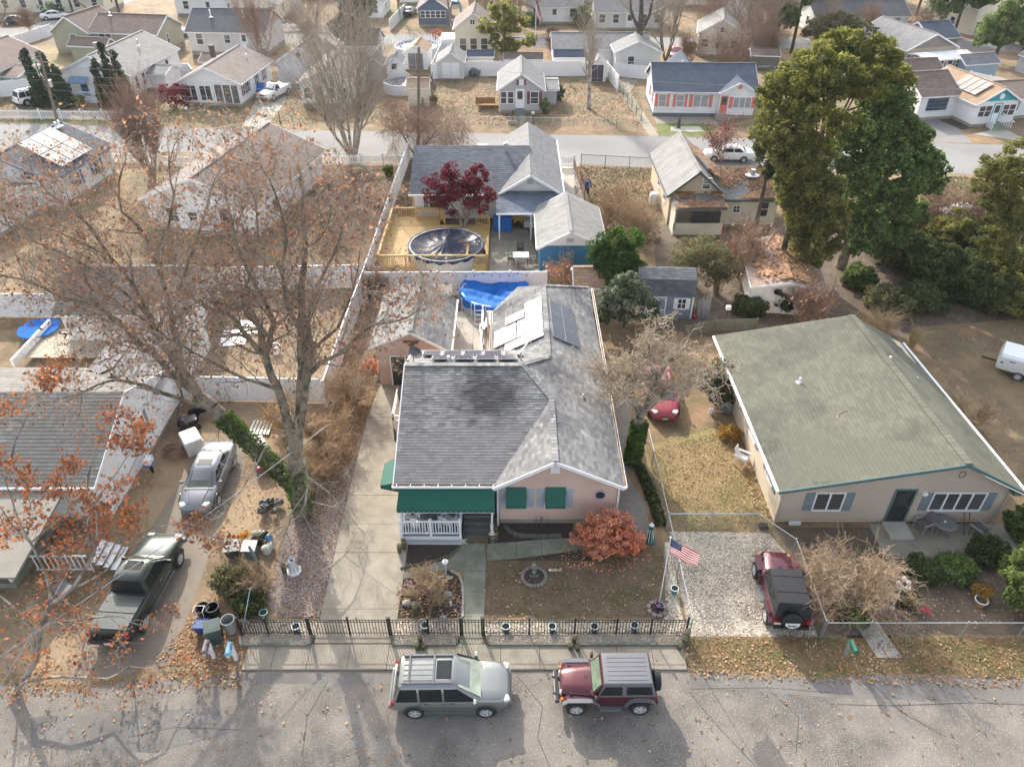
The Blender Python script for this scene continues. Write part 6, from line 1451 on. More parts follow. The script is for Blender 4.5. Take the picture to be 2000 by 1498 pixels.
# ---- sycamore at the lower left, trunk outside the frame
sy=thing('sycamore','pale barked sycamore reaching in at lower left with large rusty leaves','tree',(-21.5,17.5,0));SO=Vector((-21.5,17.5,0));rng.seed(9)
S={0:[],1:[],2:[]};tips=[]
S[0].append(((0,0,0),tuple(A(-90,1440,15.5)-SO),.3,.2))
sl_=[([(-90,1440),(0,1379),(35,1344),(70,1288),(80,1221),(100,1180),(140,1151),(182,1085),(190,1040)],15.5,17,.15,.035),
 ([(20,1360),(52,1330),(122,1321),(210,1326),(252,1302),(301,1305),(350,1326)],15.6,16,.075,.015),
 ([(80,1221),(110,1216),(140,1221),(155,1240),(165,1256),(160,1280)],16.2,15.8,.05,.015),
 ([(80,1221),(140,1212),(190,1206),(240,1204),(270,1220)],16.2,16.4,.04,.012),
 ([(70,1288),(60,1220),(20,1180),(-20,1150)],16,16.6,.06,.02),
 ([(140,1151),(200,1120),(230,1090),(250,1060)],16.7,17.2,.045,.014),
 ([(100,1180),(90,1120),(60,1060),(30,1000),(10,940)],16.5,18,.06,.02),
 ([(252,1302),(262,1350),(270,1400),(285,1450)],16,15.3,.03,.01),
 ([(0,1390),(40,1410),(60,1440),(90,1470)],15.4,14.8,.035,.012),
 ([(182,1085),(170,1020),(200,960),(230,920),(260,880)],16.9,18.6,.04,.014),
 ([(35,1344),(10,1290),(-15,1250)],15.8,16,.05,.02),
 ([(60,1060),(120,1010),(170,960),(180,900),(200,840)],17.5,19.3,.045,.014),
 ([(60,1060),(20,1020),(-20,960)],17.4,18.2,.04,.014),
 ([(10,940),(30,860),(60,800),(90,760)],18,19.8,.04,.012),
 ([(250,1060),(300,1030),(350,1020),(400,1030)],17.2,17.6,.025,.008)]
pr2=dict(lev=3,kids=(1.8,1.7,1.4),up=(.1,.1,.05),jit=.4,lr=(.4,.7),rmin=.006,nseg=(5,5,4,3))
for px,Y0,Y1,r0,r1 in sl_:
    n=len(px);pts=[A(u,v,Y0+(Y1-Y0)*i/(n-1))-SO for i,(u,v) in enumerate(px)]
    for i in range(n-1):
        a=r0+(r1-r0)*i/(n-1);b_=r0+(r1-r0)*(i+1)/(n-1);q=pts[i+1];mid=(pts[i]+q)/2+rv(.04);S[0].append((tuple(pts[i]),tuple(mid),a,(a+b_)/2));S[0].append((tuple(mid),tuple(q),(a+b_)/2,b_));d=(q-pts[i]).normalized()
        for _ in range(1):
            e=d.cross(rv()).normalized();grow(S,tips,mid,d*.6+e*.8,rng.uniform(.7,1.3),max(.012,b_*.45),1,pr2)
    grow(S,tips,pts[-1],d,.9,r1,1,pr2)
finish(sy,S,tips,bark_pale,bark_pale)
T=np.array(tips)+np.array(SO);up=T[(T[:,1]>17.1)];lo=T[(T[:,1]<=17.1)]
kk=np.concatenate([up[nrg.integers(0,len(up),4300)],lo[nrg.integers(0,len(lo),1500)]]);kk=kk+nrg.normal(0,.12,kk.shape)-np.array(SO);leaves_np('leaves',kk,.075,leaf_rust,sy,.75)
# ---- knobbly bare tree right of the pink house
kt=thing('bare_tree','pale knobbly bare tree with ivy covered trunk between the two houses','tree',(6.25,28.7,0));KO=Vector((6.25,28.7,0));rng.seed(21);S={0:[],1:[],2:[]};tips=[]
pk_=dict(lev=4,kids=(1.3,1.35,1.35,1.15),up=(-.1,-.05,0,0),jit=.42,lr=(.5,.74),rmin=.011,ang=(30,75),bare=(.2,.1,.1,.1,.1))
for px,Y0,Y1,r0,r1 in [([(1238,905),(1243,860),(1250,815)],28.6,29,.28,.22),([(1250,815),(1275,770),(1285,735)],29,30,.2,.12),([(1262,800),(1300,765),(1340,745),(1380,750)],29,30.5,.15,.07),([(1250,815),(1235,770),(1225,730),(1238,695)],29,30.5,.15,.06),([(1285,735),(1305,705),(1335,680)],30,31.5,.12,.05),([(1285,735),(1262,705),(1268,675)],30,31.5,.12,.05),([(1255,800),(1210,760),(1195,740)],29,29.5,.1,.05)]:
    n=len(px);pts=[A(u,v,Y0+(Y1-Y0)*i/(n-1))-KO for i,(u,v) in enumerate(px)]
    for i in range(n-1):S[0].append((tuple(pts[i]),tuple(pts[i+1]),r0+(r1-r0)*i/(n-1),r0+(r1-r0)*(i+1)/(n-1)))
    if r1<.2:
        for p in pts[1:]:
            for _ in range(2 if p.y>1.2 else 3):d=rv();d.z=abs(d.z)*.45;grow(S,tips,p,d,rng.uniform(1.0,1.6),.04,1,pk_)
finish(kt,S,tips,bark,M('bark_knobbly',(.42,.34,.245),.95,.3,3));ivy(kt,[(0,0,0),tuple(A(1243,860,28.8)-KO),tuple(A(1250,825,29)-KO)],.34,2600)
ivy(kt,[(.3,-.3,-.1),(.5,-1.5,-.08),(.75,-3.2,-.08),(.8,-4.4,-.08)],.24,3000,leaf_dark,name='ground_ivy')
# ---- tan bare crape myrtle in the right front yard
bare('dense tan bare bush with many fine twigs in front of the taupe house',G(1645,1172),2.9,dict(lev=4,kids=(1.3,1.4,1.2,1.0),up=(.2,.15,.1,.1),jit=.25,rmin=.006,ang=(25,55),lr=(.5,.75),bare=(.15,.1,.1,.1,.1)),name='bare_bush',stems=8,r=.1,tm=M('bark_pinkish',(.41,.30,.195),.95,.3,3),bm_=MATS['bark_pinkish'],cat='bush',splay=.72,seed=3,leaf=leafm('seed_heads',(.30,.19,.115),None,.3),nl=1800,ls=.03,spread=.1,L0=1.75)
# ---- far bare trees
BT=[('large grey multi stemmed bare tree by the far street left of centre',G(690,312),13.5,PV,7,.3,bark_pale,.5,31),
 ('slender grey bare tree on the tan lawn right of the grey cottage',G(1150,213),12,PV,1,.26,bark_pale,0,32),
 ('big dark bare tree with ivy on its fork at the top right of centre',G(1245,122),17,PT,1,.6,bark_dark,0,33),
 ('bare tree among brush beside the red car',G(1300,118),11,PV,4,.25,bark,.4,34),
 ('bare tree at the left edge by the side street',G(8,95),10,PT,1,.3,bark_dark,0,35),
 ('small bare tree on the bright lawn near the blue cottage',G(779,42),10,PV,1,.25,bark,0,36),
 ('pinkish bare tree before the pale house at top centre',G(1010,52),9,PV,3,.2,bark_red,.4,37),
 ('grey bare tree beside the pink one at top centre',G(1055,52),11,PT,1,.3,bark,0,38),
 ('bare tree behind the weathered cream house',G(1440,92),13,PV,3,.25,bark_twig,.35,39),
 ('bare tree left of the ivy clad tree in the top right',G(1480,105),13,PV,3,.25,bark_twig,.35,40),
 ('bare tree before the white ranch house',G(1600,88),12,PV,2,.22,bark_twig,.3,41),
 ('bare tree at the top right of the white ranch',G(1520,60),13,PV,3,.25,bark_twig,.3,42),
 ('bare tree by the white shed in brush',G(1370,62),12,PV,2,.25,bark_twig,.3,43),
 ('wispy bare tree behind the pale grey house',G(515,125),8,PV,4,.15,bark_red,.4,44),
 ('small bare crown behind the white garage',G(610,90),7,PV,2,.16,bark_red,.3,45),
 ('bare tree at the top centre right skyline',G(1330,30),13,PV,2,.25,bark_twig,.3,46),
 ('bare tree behind the grey porch cottage',G(1180,20),12,PT,1,.3,bark,0,47),
 ('bare tree near the top right pale house',G(1720,30),11,PV,2,.2,bark_twig,.3,48)]
for lab,base,h,pr_,st,r,tm,spl,sdd in BT:bare(lab,base,h,pr_,stems=st,r=r,tm=tm,bm_=bark_twig if tm is not bark_red else bark_red,splay=spl,seed=sdd)
bare('weeping bare tree by the thin pole beside the navy roof',G(812,300),5.5,dict(lev=4,kids=(2,1.8,1.6,1.3),up=(.1,-.1,-.5,-.7),jit=.2,rmin=.008,lr=(.55,.8)),stems=4,r=.16,tm=bark_dark,bm_=bark_red,splay=.9,seed=51)
bare('vase shaped bare crape myrtle with many upright stems by the corner fence',G(300,352),7,dict(lev=3,kids=(1.6,1.6,1.4),up=(.7,.6,.5),jit=.08,ang=(8,22),rmin=.01,bare=(.2,.1,.1,.1)),name='crape_myrtle',stems=14,r=.13,tm=M('bark_myrtle',(.3,.215,.165),.9,.2),bm_=bark_red,splay=.42,seed=52)
bare('orange tan leaved tree at the top beside the tan house',G(945,48),8,PV,stems=3,r=.2,leaf=leaf_yellow,nl=900,ls=.16,spread=.4,splay=.35,seed=53)
PB=dict(lev=3,kids=(1.6,1.5,1.2),up=(.5,.4,.3),jit=.2,rmin=.008,bare=(.1,.1,.1,.1),ang=(20,50))
BR=[('grey brown scrub row behind the grey cottage fence',1080,105,3,8,111),('bare thicket beside the weathered house',1385,80,8,8,112),('twiggy bare tree behind the blue roofed house',1420,150,6,7,113),('grey brush right of the big pine',1790,100,5,8,114),('bare shrub row at the white shed right of the ranch',1690,85,5,7,115),('brown hedge behind the white rail fence',600,70,2,10,116),('pinkish shrub by the slanting white fence',580,50,3,8,117),('dry brush at the left edge corner lawn',60,60,3,7,118),('brown hedge beside the back street',920,65,1.6,9,119),('dark twiggy hedge at the back street right',1080,75,1.6,9,120),('grey brush thicket left of the ivy clad tree',1470,120,7,9,101),('grey brown thicket between white house and ranch',1500,85,9,9,102),('pale twiggy thicket behind the white gabled house',1455,60,10,8,103),('twiggy trees at the top right of centre',1590,55,10,7,104),('brush below the white ranch house',1600,110,6,8,105),('scrub beside the weathered cream house drive',1345,125,4,8,106),('reddish brown brush thicket left of the beige house',1200,415,2.3,6,61),('brown brush thicket behind the blue garage',1235,450,2.4,6,62),('tall thin brush by the bamboo clump',1250,480,3.4,8,63),('brown thicket beside the side drive',1180,445,2.0,6,64),('bare brush beside the low white shed',1445,545,4.2,8,65),('bare twiggy brush before the low white shed',1575,640,3.0,9,66),('bare brush in the dark wood at right',1790,470,4.5,9,67),('tangled brown vines over the dark shrubs',1900,480,4.5,10,68),('bare saplings at the wood edge',1680,470,5,6,69),('tangle of brown brush at the right edge',1985,500,4,9,70),
 ('rust coloured shrub along the long white fence',735,420,2.2,9,71),('bare rusty shrub by the white fence near the far street',700,380,2.4,9,72),('reddish twig shrub left of the navy roofed house',655,400,2.6,9,73),('twiggy shrub in the tan garden behind the orange tree',640,450,2.6,9,74),('rounded brown twig bush against the fence by the pink garage',735,575,1.9,16,75),('spreading bare lilac beside the driveway',690,790,2.4,10,76),('tangled bare rose beside the driveway edge',640,880,2.2,12,77),('bare brown shrub in the gravel strip',625,940,2.0,10,78),('tan bare shrub in the mulch bed by the walk',835,1165,1.5,6,79),('pale bare sapling beside the green roofed house',1880,840,2.3,5,80),('dry brown bush by the mailbox verge left',500,1150,1.2,8,81),('small bare bush beside the red maple house',297,235,2.6,7,82),('brush pile by the weathered house',1500,115,3,9,83),('brown scrub beside the rotting shed',1420,140,2.6,9,84)]
for lab,u,v,h,st,sdd in BR:bare(lab,G(u,v),h,PB,name='bare_shrub',stems=st,r=.07,tm=bark_tan if v>700 or 1150<u<1260 else bark_red,bm_=bark_tan if v>700 or 1150<u<1260 else bark_red,cat='shrub',splay=.7 if h<3 else .4,seed=sdd,leaf=leaf_fallen if v<700 else None,nl=420 if v<700 else 0,ls=.07,spread=.2)
# ---- leafy crowns
def crown(clumps,nsub,subr,per,flat=.75):
    """leaf points on many small clumps spread through ellipsoids"""
    out=[];tot=sum(c[3]*c[4]*c[5] for c in clumps)
    for c in clumps:
        m=max(3,int(nsub*c[3]*c[4]*c[5]/tot));u=nrg.normal(0,1,(m,3));u/=np.linalg.norm(u,axis=1,keepdims=True);rr=nrg.uniform(.35,1,(m,1))**.6;ctr=np.array(c[:3])+u*rr*np.array(c[3:6])
        for q in ctr:
            k=nrg.normal(0,1,(per,3));k/=np.linalg.norm(k,axis=1,keepdims=True);s=subr*nrg.uniform(.6,1.3);out.append(q+k*s*nrg.uniform(.55,1,(per,1))*np.array([1,1,flat]))
    return np.concatenate(out)
def leafy(label,base,clumps,mat,name='evergreen_tree',cat='tree',nsub=60,subr=.5,per=60,size=.14,elong=.5,trunk=None,tr=.2,tm=None,group=None,limbs=0,flat=.75,lname='foliage'):
    o=thing(name,label,cat,base,0,group);pts=crown(clumps,nsub,subr,per,flat);pts=pts[pts[:,2]>.03]
    top=trunk if trunk is not None else max(c[2] for c in clumps);segs=[((0,0,-.1),(0.03,0,top*.5),tr,tr*.8),((0.03,0,top*.5),(0,0.02,top),tr*.8,tr*.35)]
    for k in range(limbs):
        c=clumps[k % len(clumps)];z=top*rng.uniform(.4,.85);segs.append(((0,0,z),(c[0]*.8,c[1]*.8,max(z,c[2])),tr*.4,tr*.12))
    tubes_np('trunk',segs,8,tm or bark_dark,o);leaves_np(lname,pts,size,mat,o,elong);return o
def at_px(u,v,Y,base,r):p=A(u,v,Y)-Vector(base);return (p.x,p.y,p.z,*(r if hasattr(r,'__len__') else (r,r,r*.8)))
bp=Vector((20.9,50.5,0))
pine=[at_px(u,v,Y,bp,r) for u,v,Y,r in [(1600,120,50,1.5),(1660,100,51,1.5),(1715,110,50,1.4),(1560,150,49.5,1.4),(1640,150,48.5,1.5),(1700,160,49,1.5),(1745,150,51,1.3),(1530,190,50,1.3),(1510,230,49,1.1),(1580,200,48,1.4),(1730,200,50,1.3),(1550,250,48.5,1.3),(1590,290,47.5,1.3),(1520,280,49,1.1),(1640,240,48,1.1),(1500,170,50,.8),(1640,80,51.5,1.1)]]
o=leafy('tall broad pine with yellow green clumped needles on the right',bp,pine,leaf_pine,nsub=380,subr=.5,per=150,size=.16,elong=.32,trunk=13,tr=.34,tm=bark,limbs=17,flat=.6)
b2_=Vector((24.6,50.0,0));o=leafy('dense dark green evergreen tree right of the tall pine',b2_,[at_px(u,v,Y,b2_,r) for u,v,Y,r in [(1735,210,50,2.0),(1700,260,49,1.8),(1760,270,50,2.0),(1690,330,48.5,1.8),(1760,340,49,2.0),(1730,400,49,1.8),(1660,380,49,1.4),(1790,300,51,1.5),(1800,340,50.5,1.5),(1690,470,49.5,1.3),(1740,450,50,1.5),(1780,420,50,1.3),(1650,430,49.5,1.2),(1710,440,50,1.4),(1640,300,48.5,1.0)]],leaf_green,nsub=520,subr=.5,per=120,size=.13,elong=.7,trunk=10,tr=.42,tm=bark)
b3_=Vector((19.0,47.5,0));leafy('olive green cedar in front of the tall pine',b3_,[at_px(u,v,Y,b3_,r) for u,v,Y,r in [(1540,260,47.5,1.2),(1570,320,47,1.4),(1535,310,47.5,1.0),(1600,360,46.5,1.4),(1560,390,47,1.3),(1590,420,46.5,1.2),(1630,420,46.5,1.1),(1500,270,48.5,.9),(1565,425,47,1.0),(1580,460,46.8,1.1),(1620,460,46.8,1.1),(1535,350,47.5,.9),(1560,470,46.8,.9),(1570,505,46.8,.8),(1600,500,46.8,.9)]],leaf_cedar,nsub=330,subr=.48,per=140,size=.15,elong=.35,trunk=8,tr=.25)
b4_=Vector((18.8,53.5,0));leafy('narrow dark cedar beside the beige house',b4_,[at_px(u,v,Y,b4_,r) for u,v,Y,r in [(1500,200,54,.8),(1495,250,54,.9),(1495,295,53.5,.9),(1510,330,53.5,.8)]],leaf_dark,nsub=70,subr=.45,per=100,size=.12,elong=.4,trunk=8,tr=.2)
b5_=Vector(G(1208,588));leafy('bright green feathery arborvitae behind the pink house',b5_,[at_px(u,v,Y,b5_,r) for u,v,Y,r in [(1238,468,45,.65),(1215,495,45,1.0),(1178,500,45,.9),(1200,540,44.7,1.25),(1240,530,45,1.0),(1165,555,44.8,.8),(1205,462,45,.6),(1172,478,45,.6)]],leaf_bright,nsub=170,subr=.36,per=150,size=.12,elong=.35,trunk=3.6,tr=.14,flat=1.2)
b6_=Vector(G(1218,640));leafy('rounded silvery variegated holly in front of the arborvitae',b6_,[at_px(u,v,Y,b6_,r) for u,v,Y,r in [(1224,555,41.5,.9),(1195,585,41.3,1.0),(1252,580,41.5,.95),(1222,600,41,1.1),(1180,615,41.3,.7),(1268,608,41.5,.7)]],leaf_holly,name='holly_bush',cat='bush',nsub=150,subr=.3,per=130,size=.085,elong=.7,trunk=2.5,tr=.1)
b7_=Vector(G(1955,560));leafy('tall yellow green cedar at the right edge',b7_,[at_px(u,v,Y,b7_,r) for u,v,Y,r in [(1985,300,46,1.0),(1950,330,46,1.2),(1925,350,46.5,.9),(1985,370,45.5,1.2),(1960,400,45.5,.9),(1990,330,46,1.2),(1935,390,45.5,.9),(1970,440,45,1.3),(1990,500,45,1.4),(1950,480,45,1.2),(1990,420,45,1.3),(1915,370,46.5,.6)]],leaf_cedar,nsub=240,subr=.4,per=110,size=.13,elong=.32,trunk=8,tr=.2)
SHR=[(1755,520,2.0,3.2,leaf_dark,'dark evergreen shrub at the wood edge beside the big trunk'),(1830,560,2.4,3.4,leaf_dark,'broad dark juniper behind the right lawn'),(1905,590,2.4,3.1,leaf_dark,'dark sprawling juniper above the right lawn'),(1960,600,2.4,2.3,leaf_cedar,'olive juniper at the right end of the thicket'),(1850,500,2.4,3.8,leaf_cedar,'olive green cedar shrub in the thicket'),(1790,600,1.6,1.7,leaf_dark,'low dark shrub beside the brown lawn'),(1930,530,2.3,3.8,leaf_dark,'tall dark shrub deep in the thicket'),(2010,560,2.2,3,leaf_dark,'dark shrub cut by the right edge'),(1735,605,1.6,1.6,leaf_olive,'pale olive leafy shrub behind the green roof'),(1675,560,1.0,1.8,leaf_green,'narrow green shrub by the big tree trunks'),(1520,600,1.3,2.6,leaf_bluegreen,'dark conical shrub in front of the low white shed'),(1460,610,.9,1.2,leaf_dark,'small dark shrub by the barn shed'),(1780,450,1.6,2.6,leaf_ivy,'ivy smothered stump in the wood')]
for u,v,r,h,mt_,lab in SHR:
    b_=G(u,v);leafy(lab,b_,[(0,0,h*.45,r,r,h*.5),(r*.4,-.3,h*.35,r*.7,r*.7,h*.4),(-r*.4,.2,h*.4,r*.7,r*.7,h*.45)],mt_,name='shrub',cat='shrub',nsub=int(85*r),subr=.38,per=85,size=.12,elong=.5,trunk=h*.6,tr=.1)
# bamboo like clump
for lab,u,v,r,h,sd2 in (('olive green bamboo clump before the beige house',1350,555,1.7,3.8,91),('smaller bamboo clump beside the barn shed',1400,575,1.1,3.4,92)):
    b_=G(u,v);o=leafy(lab,b_,[(0,0,h*.7,r,r,h*.32),(-r*.3,-.3,h*.5,r*.8,r*.8,h*.3)],leaf_olive,name='bamboo',cat='shrub',nsub=int(65*r),subr=.4,per=70,size=.11,elong=.25,trunk=h*.6,tr=.05)
    b=MB()
    for k in range(26):t=rng.uniform(0,6.28);q=rng.uniform(0,r*.6);b.tube((q*math.cos(t)*.4,q*math.sin(t)*.4,0),(q*math.cos(t)*1.3,q*math.sin(t)*1.3,h*.8),.02,.012,4)
    tag(b.build('stems',M('bamboo_stem',(.25,.22,.09),.7,.2),o),None,None,None,'stuff')
# red and coral plants
mp=Vector(G(907,452));rng.seed(77);o=thing('japanese_maple','dark red maple standing before the navy roofed house','tree',mp);S={0:[],1:[],2:[]};tips=[]
for d in ((-.5,0,1),(.25,.1,1),(.1,-.3,1)):grow(S,tips,(0,0,0),d,3.0,.14,0,dict(lev=3,kids=(1.5,1.5,1.3),up=(.3,.2,.1),jit=.2,rmin=.01))
finish(o,S,tips,bark_pale,bark_red);leaves_np('leaves',crown([at_px(u,v,Y,mp,r) for u,v,Y,r in [(865,355,55.6,1.0),(850,380,55.5,.85),(890,375,55,1.0),(930,350,55.6,1.0),(950,380,55.5,.8),(920,385,55,.8),(880,415,55,.55),(945,410,55.5,.4),(840,350,56,.6),(880,335,56,.7),(905,365,55.4,.7),(935,335,56,.6),(870,400,55.4,.6)]],150,.38,90),.085,leaf_maroon,o,.6)
cb=Vector(G(1180,1072));leafy('rounded coral red leaved bush at the corner of the front lawn',cb,[(0,0,1.0,1.15,1.0,.85),(.85,-.1,.8,.85,.8,.65),(-.75,0,.85,.85,.8,.7),(-.1,.3,1.5,.75,.7,.55),(.55,.3,1.25,.7,.7,.5),(1.2,-.1,.5,.7,.7,.45),(-.3,-.5,.6,.8,.6,.5)],leaf_coral,name='red_bush',cat='bush',nsub=230,subr=.2,per=110,size=.05,elong=.6,trunk=1.0,tr=.05)
mb2=Vector(G(345,212));leafy('maroon leaved shrub beside the white porch house',mb2,[(0,0,1.7,2.1,1.5,1.5),(-.8,0,1.4,1.3,1.2,1.2),(1.0,0,1.3,1.2,1.2,1.1)],leaf_maroon,name='japanese_maple',cat='tree',nsub=60,subr=.45,per=60,size=.12,trunk=2,tr=.1,tm=bark_red)
mr=Vector(G(1412,318));o=bare('small red leaved maple sapling by the parked white car',mr,4.2,PB,name='japanese_maple',stems=3,r=.1,tm=bark_pale,bm_=bark_red,leaf=leaf_maroon,nl=900,ls=.09,spread=.25,seed=93,splay=.6)
bare('orange leaved shrub beside the blue garage wall',G(1098,565),2.4,PB,name='shrub',stems=5,r=.06,tm=bark_tan,bm_=bark_tan,leaf=leaf_coral,nl=500,ls=.07,spread=.15,cat='shrub',seed=94,splay=.5)
bare('shrub with a few pink red leaves beside the low shed',G(1450,560),4.0,PB,name='shrub',stems=4,r=.07,tm=bark_tan,bm_=bark_tan,leaf=leafm('leaf_pinkred',(.42,.09,.08),None),nl=260,ls=.09,spread=.2,cat='shrub',seed=95,splay=.4)
bare('yellow leaved shrub behind the red wheelbarrow',G(560,850),2.0,PB,name='shrub',stems=6,r=.05,tm=bark_tan,bm_=bark_tan,leaf=leaf_yellow,nl=420,ls=.06,spread=.15,cat='shrub',seed=96,splay=.6)
# cypress spires either side of the blue awning house
for i,(lab,u,v,hs) in enumerate((('pair of dark cypress spires left of the blue door awning',100,208,((-.9,7.2),(.9,6.6),(2.0,5.0))),('triple dark cypress spires right of the blue door awning',232,208,((-1.3,5.6),(0,7.2),(1.2,6.2))))):
    b_=Vector(G(u,v));cl=[]
    for dx,h in hs:
        for t in range(7):cl.append((dx,0,h*(.08+t*.13),.95*(1-t/8),.95*(1-t/8),h*.1))
    leafy(lab,b_,cl,M('leaf_cypress%d'%i,(.022,.05,.018),.8,.2,1,island=.4),name='cypress',nsub=260,subr=.34,per=90,size=.17,elong=.45,trunk=5,tr=.12,flat=1.4)
# camellia, hedges, hollies near the green roofed house
def bush(lab,u,v,r,h,mat,size=.07,nsub=60,per=70,name='bush',sub=.2,dens=1):
    b_=G(u,v);return leafy(lab,b_,[(0,0,h*.5,r,r*.9,h*.5),(r*.4,-.1,h*.42,r*.65,r*.6,h*.42),(-r*.4,.1,h*.45,r*.65,r*.6,h*.42)],mat,name=name,cat='bush',nsub=int(nsub*r*dens)+8,subr=sub,per=per,size=size,elong=.6,trunk=h*.6,tr=.06)
bush('glossy green camellia against the cream side wall',1395,790,1.0,3.2,leaf_holly,.08,80,80,sub=.28)
bush('yellow leaved low bush beside the cream side wall',1423,855,.6,.8,leaf_yellow,.06,50,50)
bush('clipped dark green hedge under the big picture window',1800,1125,.85,.9,leaf_dark,.055,130,80,'hedge')
bush('clipped dark green hedge beside the patio table',1860,1122,.95,.95,leaf_green,.055,130,80,'hedge')
bush('dark green hedge at the right end of the patio',1925,1090,.9,1.1,leaf_dark,.055,130,80,'hedge')
bush('large light green holly at the right edge',1998,1185,1.5,4.2,leaf_lightgreen,.07,150,110,'holly_bush')
bush('green holly behind the light green one',1990,1050,.9,1.9,leaf_green,.07,100,80,'holly_bush')
bush('small yellow green shrub beside the soft top off roader',1640,1205,.4,.8,leaf_olive,.05,80,60)
bush('low green shrub beside the yard walk',1665,1215,.5,.7,leaf_green,.05,90,70)
bush('green ornamental grass beside the white lamp post',1765,1180,.35,.9,leaf_olive,.07,80,60)
bush('sprawling feathery green shrub beside the bins',462,1150,.85,1.2,leaf_olive,.06,110,70,'juniper',.26)
bush('dark lower part of shrub behind the rubbish bins',490,1190,.6,.8,leaf_dark,.06,90,70,'juniper',.22)
bush('clipped boxwood cube right of the grey cottage',1063,222,.55,1.7,leaf_green,.1,60,60)
bush('tall boxwood beside the grey cottage side wing',1090,196,.65,1.8,leaf_dark,.1,60,60)
bush('round hedge at the white porch of the awning house',157,208,.8,1.2,leaf_green,.1,50,50)
bush('low hedge left of the white porch steps',118,212,.7,.9,leaf_green,.1,50,50)
bush('round green bush by the olive yard fence',845,205,.55,1.1,leaf_olive,.1,50,50)
bush('low green bush before the teal trimmed porch',1900,235,.7,.8,leaf_green,.1,40,50)
bush('second low green bush before the teal trimmed porch',1922,240,.6,.7,leaf_dark,.1,40,50)
bush('silvery round bush in front of the white fence',927,152,.8,1.1,M('leaf_silver',(.2,.23,.23),.8,.2,1,island=.3),.1,50,50)
bush('green shrub by the weathered cream house',1350,100,1.0,1.4,leaf_olive,.12,40,50)
bush('lime green shrub against the long white fence',760,345,.45,1.2,leafm('leaf_lime',(.2,.24,.02)),.08,60,60)
bush('orange shrub near the cream gable house',855,76,.8,1.4,leaf_coral,.14,40,50)
# far evergreens
FE=[('soft grey green pine beside the olive yard',G(705,128),[(0,0,7,2.6,2,2.4),(.5,0,9.5,1.8,1.6,2),(-.8,0,4.8,2.6,2,1.8),(.8,-.5,3.2,2.2,1.8,1.4)],M('leaf_softpine',(.10,.115,.065),.85,.2,1,island=.4),9),
 ('spreading cedar beside the cream gable house',G(985,126),[(0,0,6.6,1.6,1.3,1.1),(-1.9,0,4.6,1.7,1.2,.9),(1.6,0,5.0,1.9,1.3,.9),(3.2,0,3.2,1.5,1.1,.7),(-.5,0,3.0,2.2,1.3,.8),(.8,-.5,2.2,2,1.3,.7)],leaf_cedar,6),
 ('dark blue green cedar at top left with bare lower trunk',G(237,40),[(0,0,6.5,4.0,3,1.5),(-2,0,5.5,3,2.5,1.3),(2.4,0,5.6,3,2.5,1.2),(0,0,8.5,3.5,3,1.5)],leaf_bluegreen,8),
 ('broad dark cedar at the upper right edge',G(1940,122),[(0,0,5,2.8,2.5,1.8),(-.8,0,3.6,3.0,2.5,1.4),(.4,0,7.2,2.0,1.8,1.6),(1.3,0,3.2,2.4,2,1.2)],leaf_green,7),
 ('large twin crowned evergreen at the top right',G(1860,75),[(0,0,7,3.2,2.6,2.4),(-2.4,0,5.4,2.6,2.2,1.8),(2,0,6.4,2.6,2.4,2),(-3.4,0,3.6,2,1.8,1.4)],leaf_green,8),
 ('dark evergreen cut by the right edge',G(1995,110),[(0,0,4,2.6,2.2,2),(1,0,6,2.2,2,1.8)],leaf_dark,6),
 ('yellow brown pine behind the tall pine',G(1620,125),[(0,0,5,3.6,2.6,1.5),(-2.6,0,4.2,2.4,2,1.2),(2.5,0,4.4,2.4,2,1.2)],leaf_olive,5),
 ('ivy clad tree rising at the top right of centre',G(1545,105),[(0,0,9,1.3,1.2,3),(-1.6,0,5,1.4,1.2,1.6),(.3,0,12.5,1,1,2)],leaf_ivy,11),
 ('dark pine at the top edge right',G(1730,45),[(0,0,7,2.6,2.2,2.4),(.5,0,10,1.8,1.6,2)],leaf_bluegreen,9),
 ('dark evergreen at the very top right',G(1790,30),[(0,0,6,2.6,2.2,2.4),(.5,0,9,2,1.8,2)],leaf_green,8),
 ('low green bush row at top left corner lawn',G(105,28),[(0,0,.8,2.2,1,.8)],leaf_green,1),
 ('dark shrub beside the grey porch cottage',G(1132,52),[(0,0,1.6,1.4,1.2,1.5)],leaf_dark,2),
 ('small dark shrub at the pale house',G(1040,50),[(0,0,1.0,1.2,1,1.0)],leaf_green,1.2),
 ('palm like evergreen on the corner lawn at top left',G(147,40),[(0,0,4.2,1.4,1.2,1.2)],leaf_olive,4.5)]
for lab,b_,cl,mt_,tk in FE:leafy(lab,b_,cl,mt_,nsub=max(14,int(8*sum(c[3]*c[5] for c in cl)**.9)),subr=.8,per=95,size=.26,elong=.5,trunk=tk,tr=.25 if tk>3 else .08,limbs=len(cl))
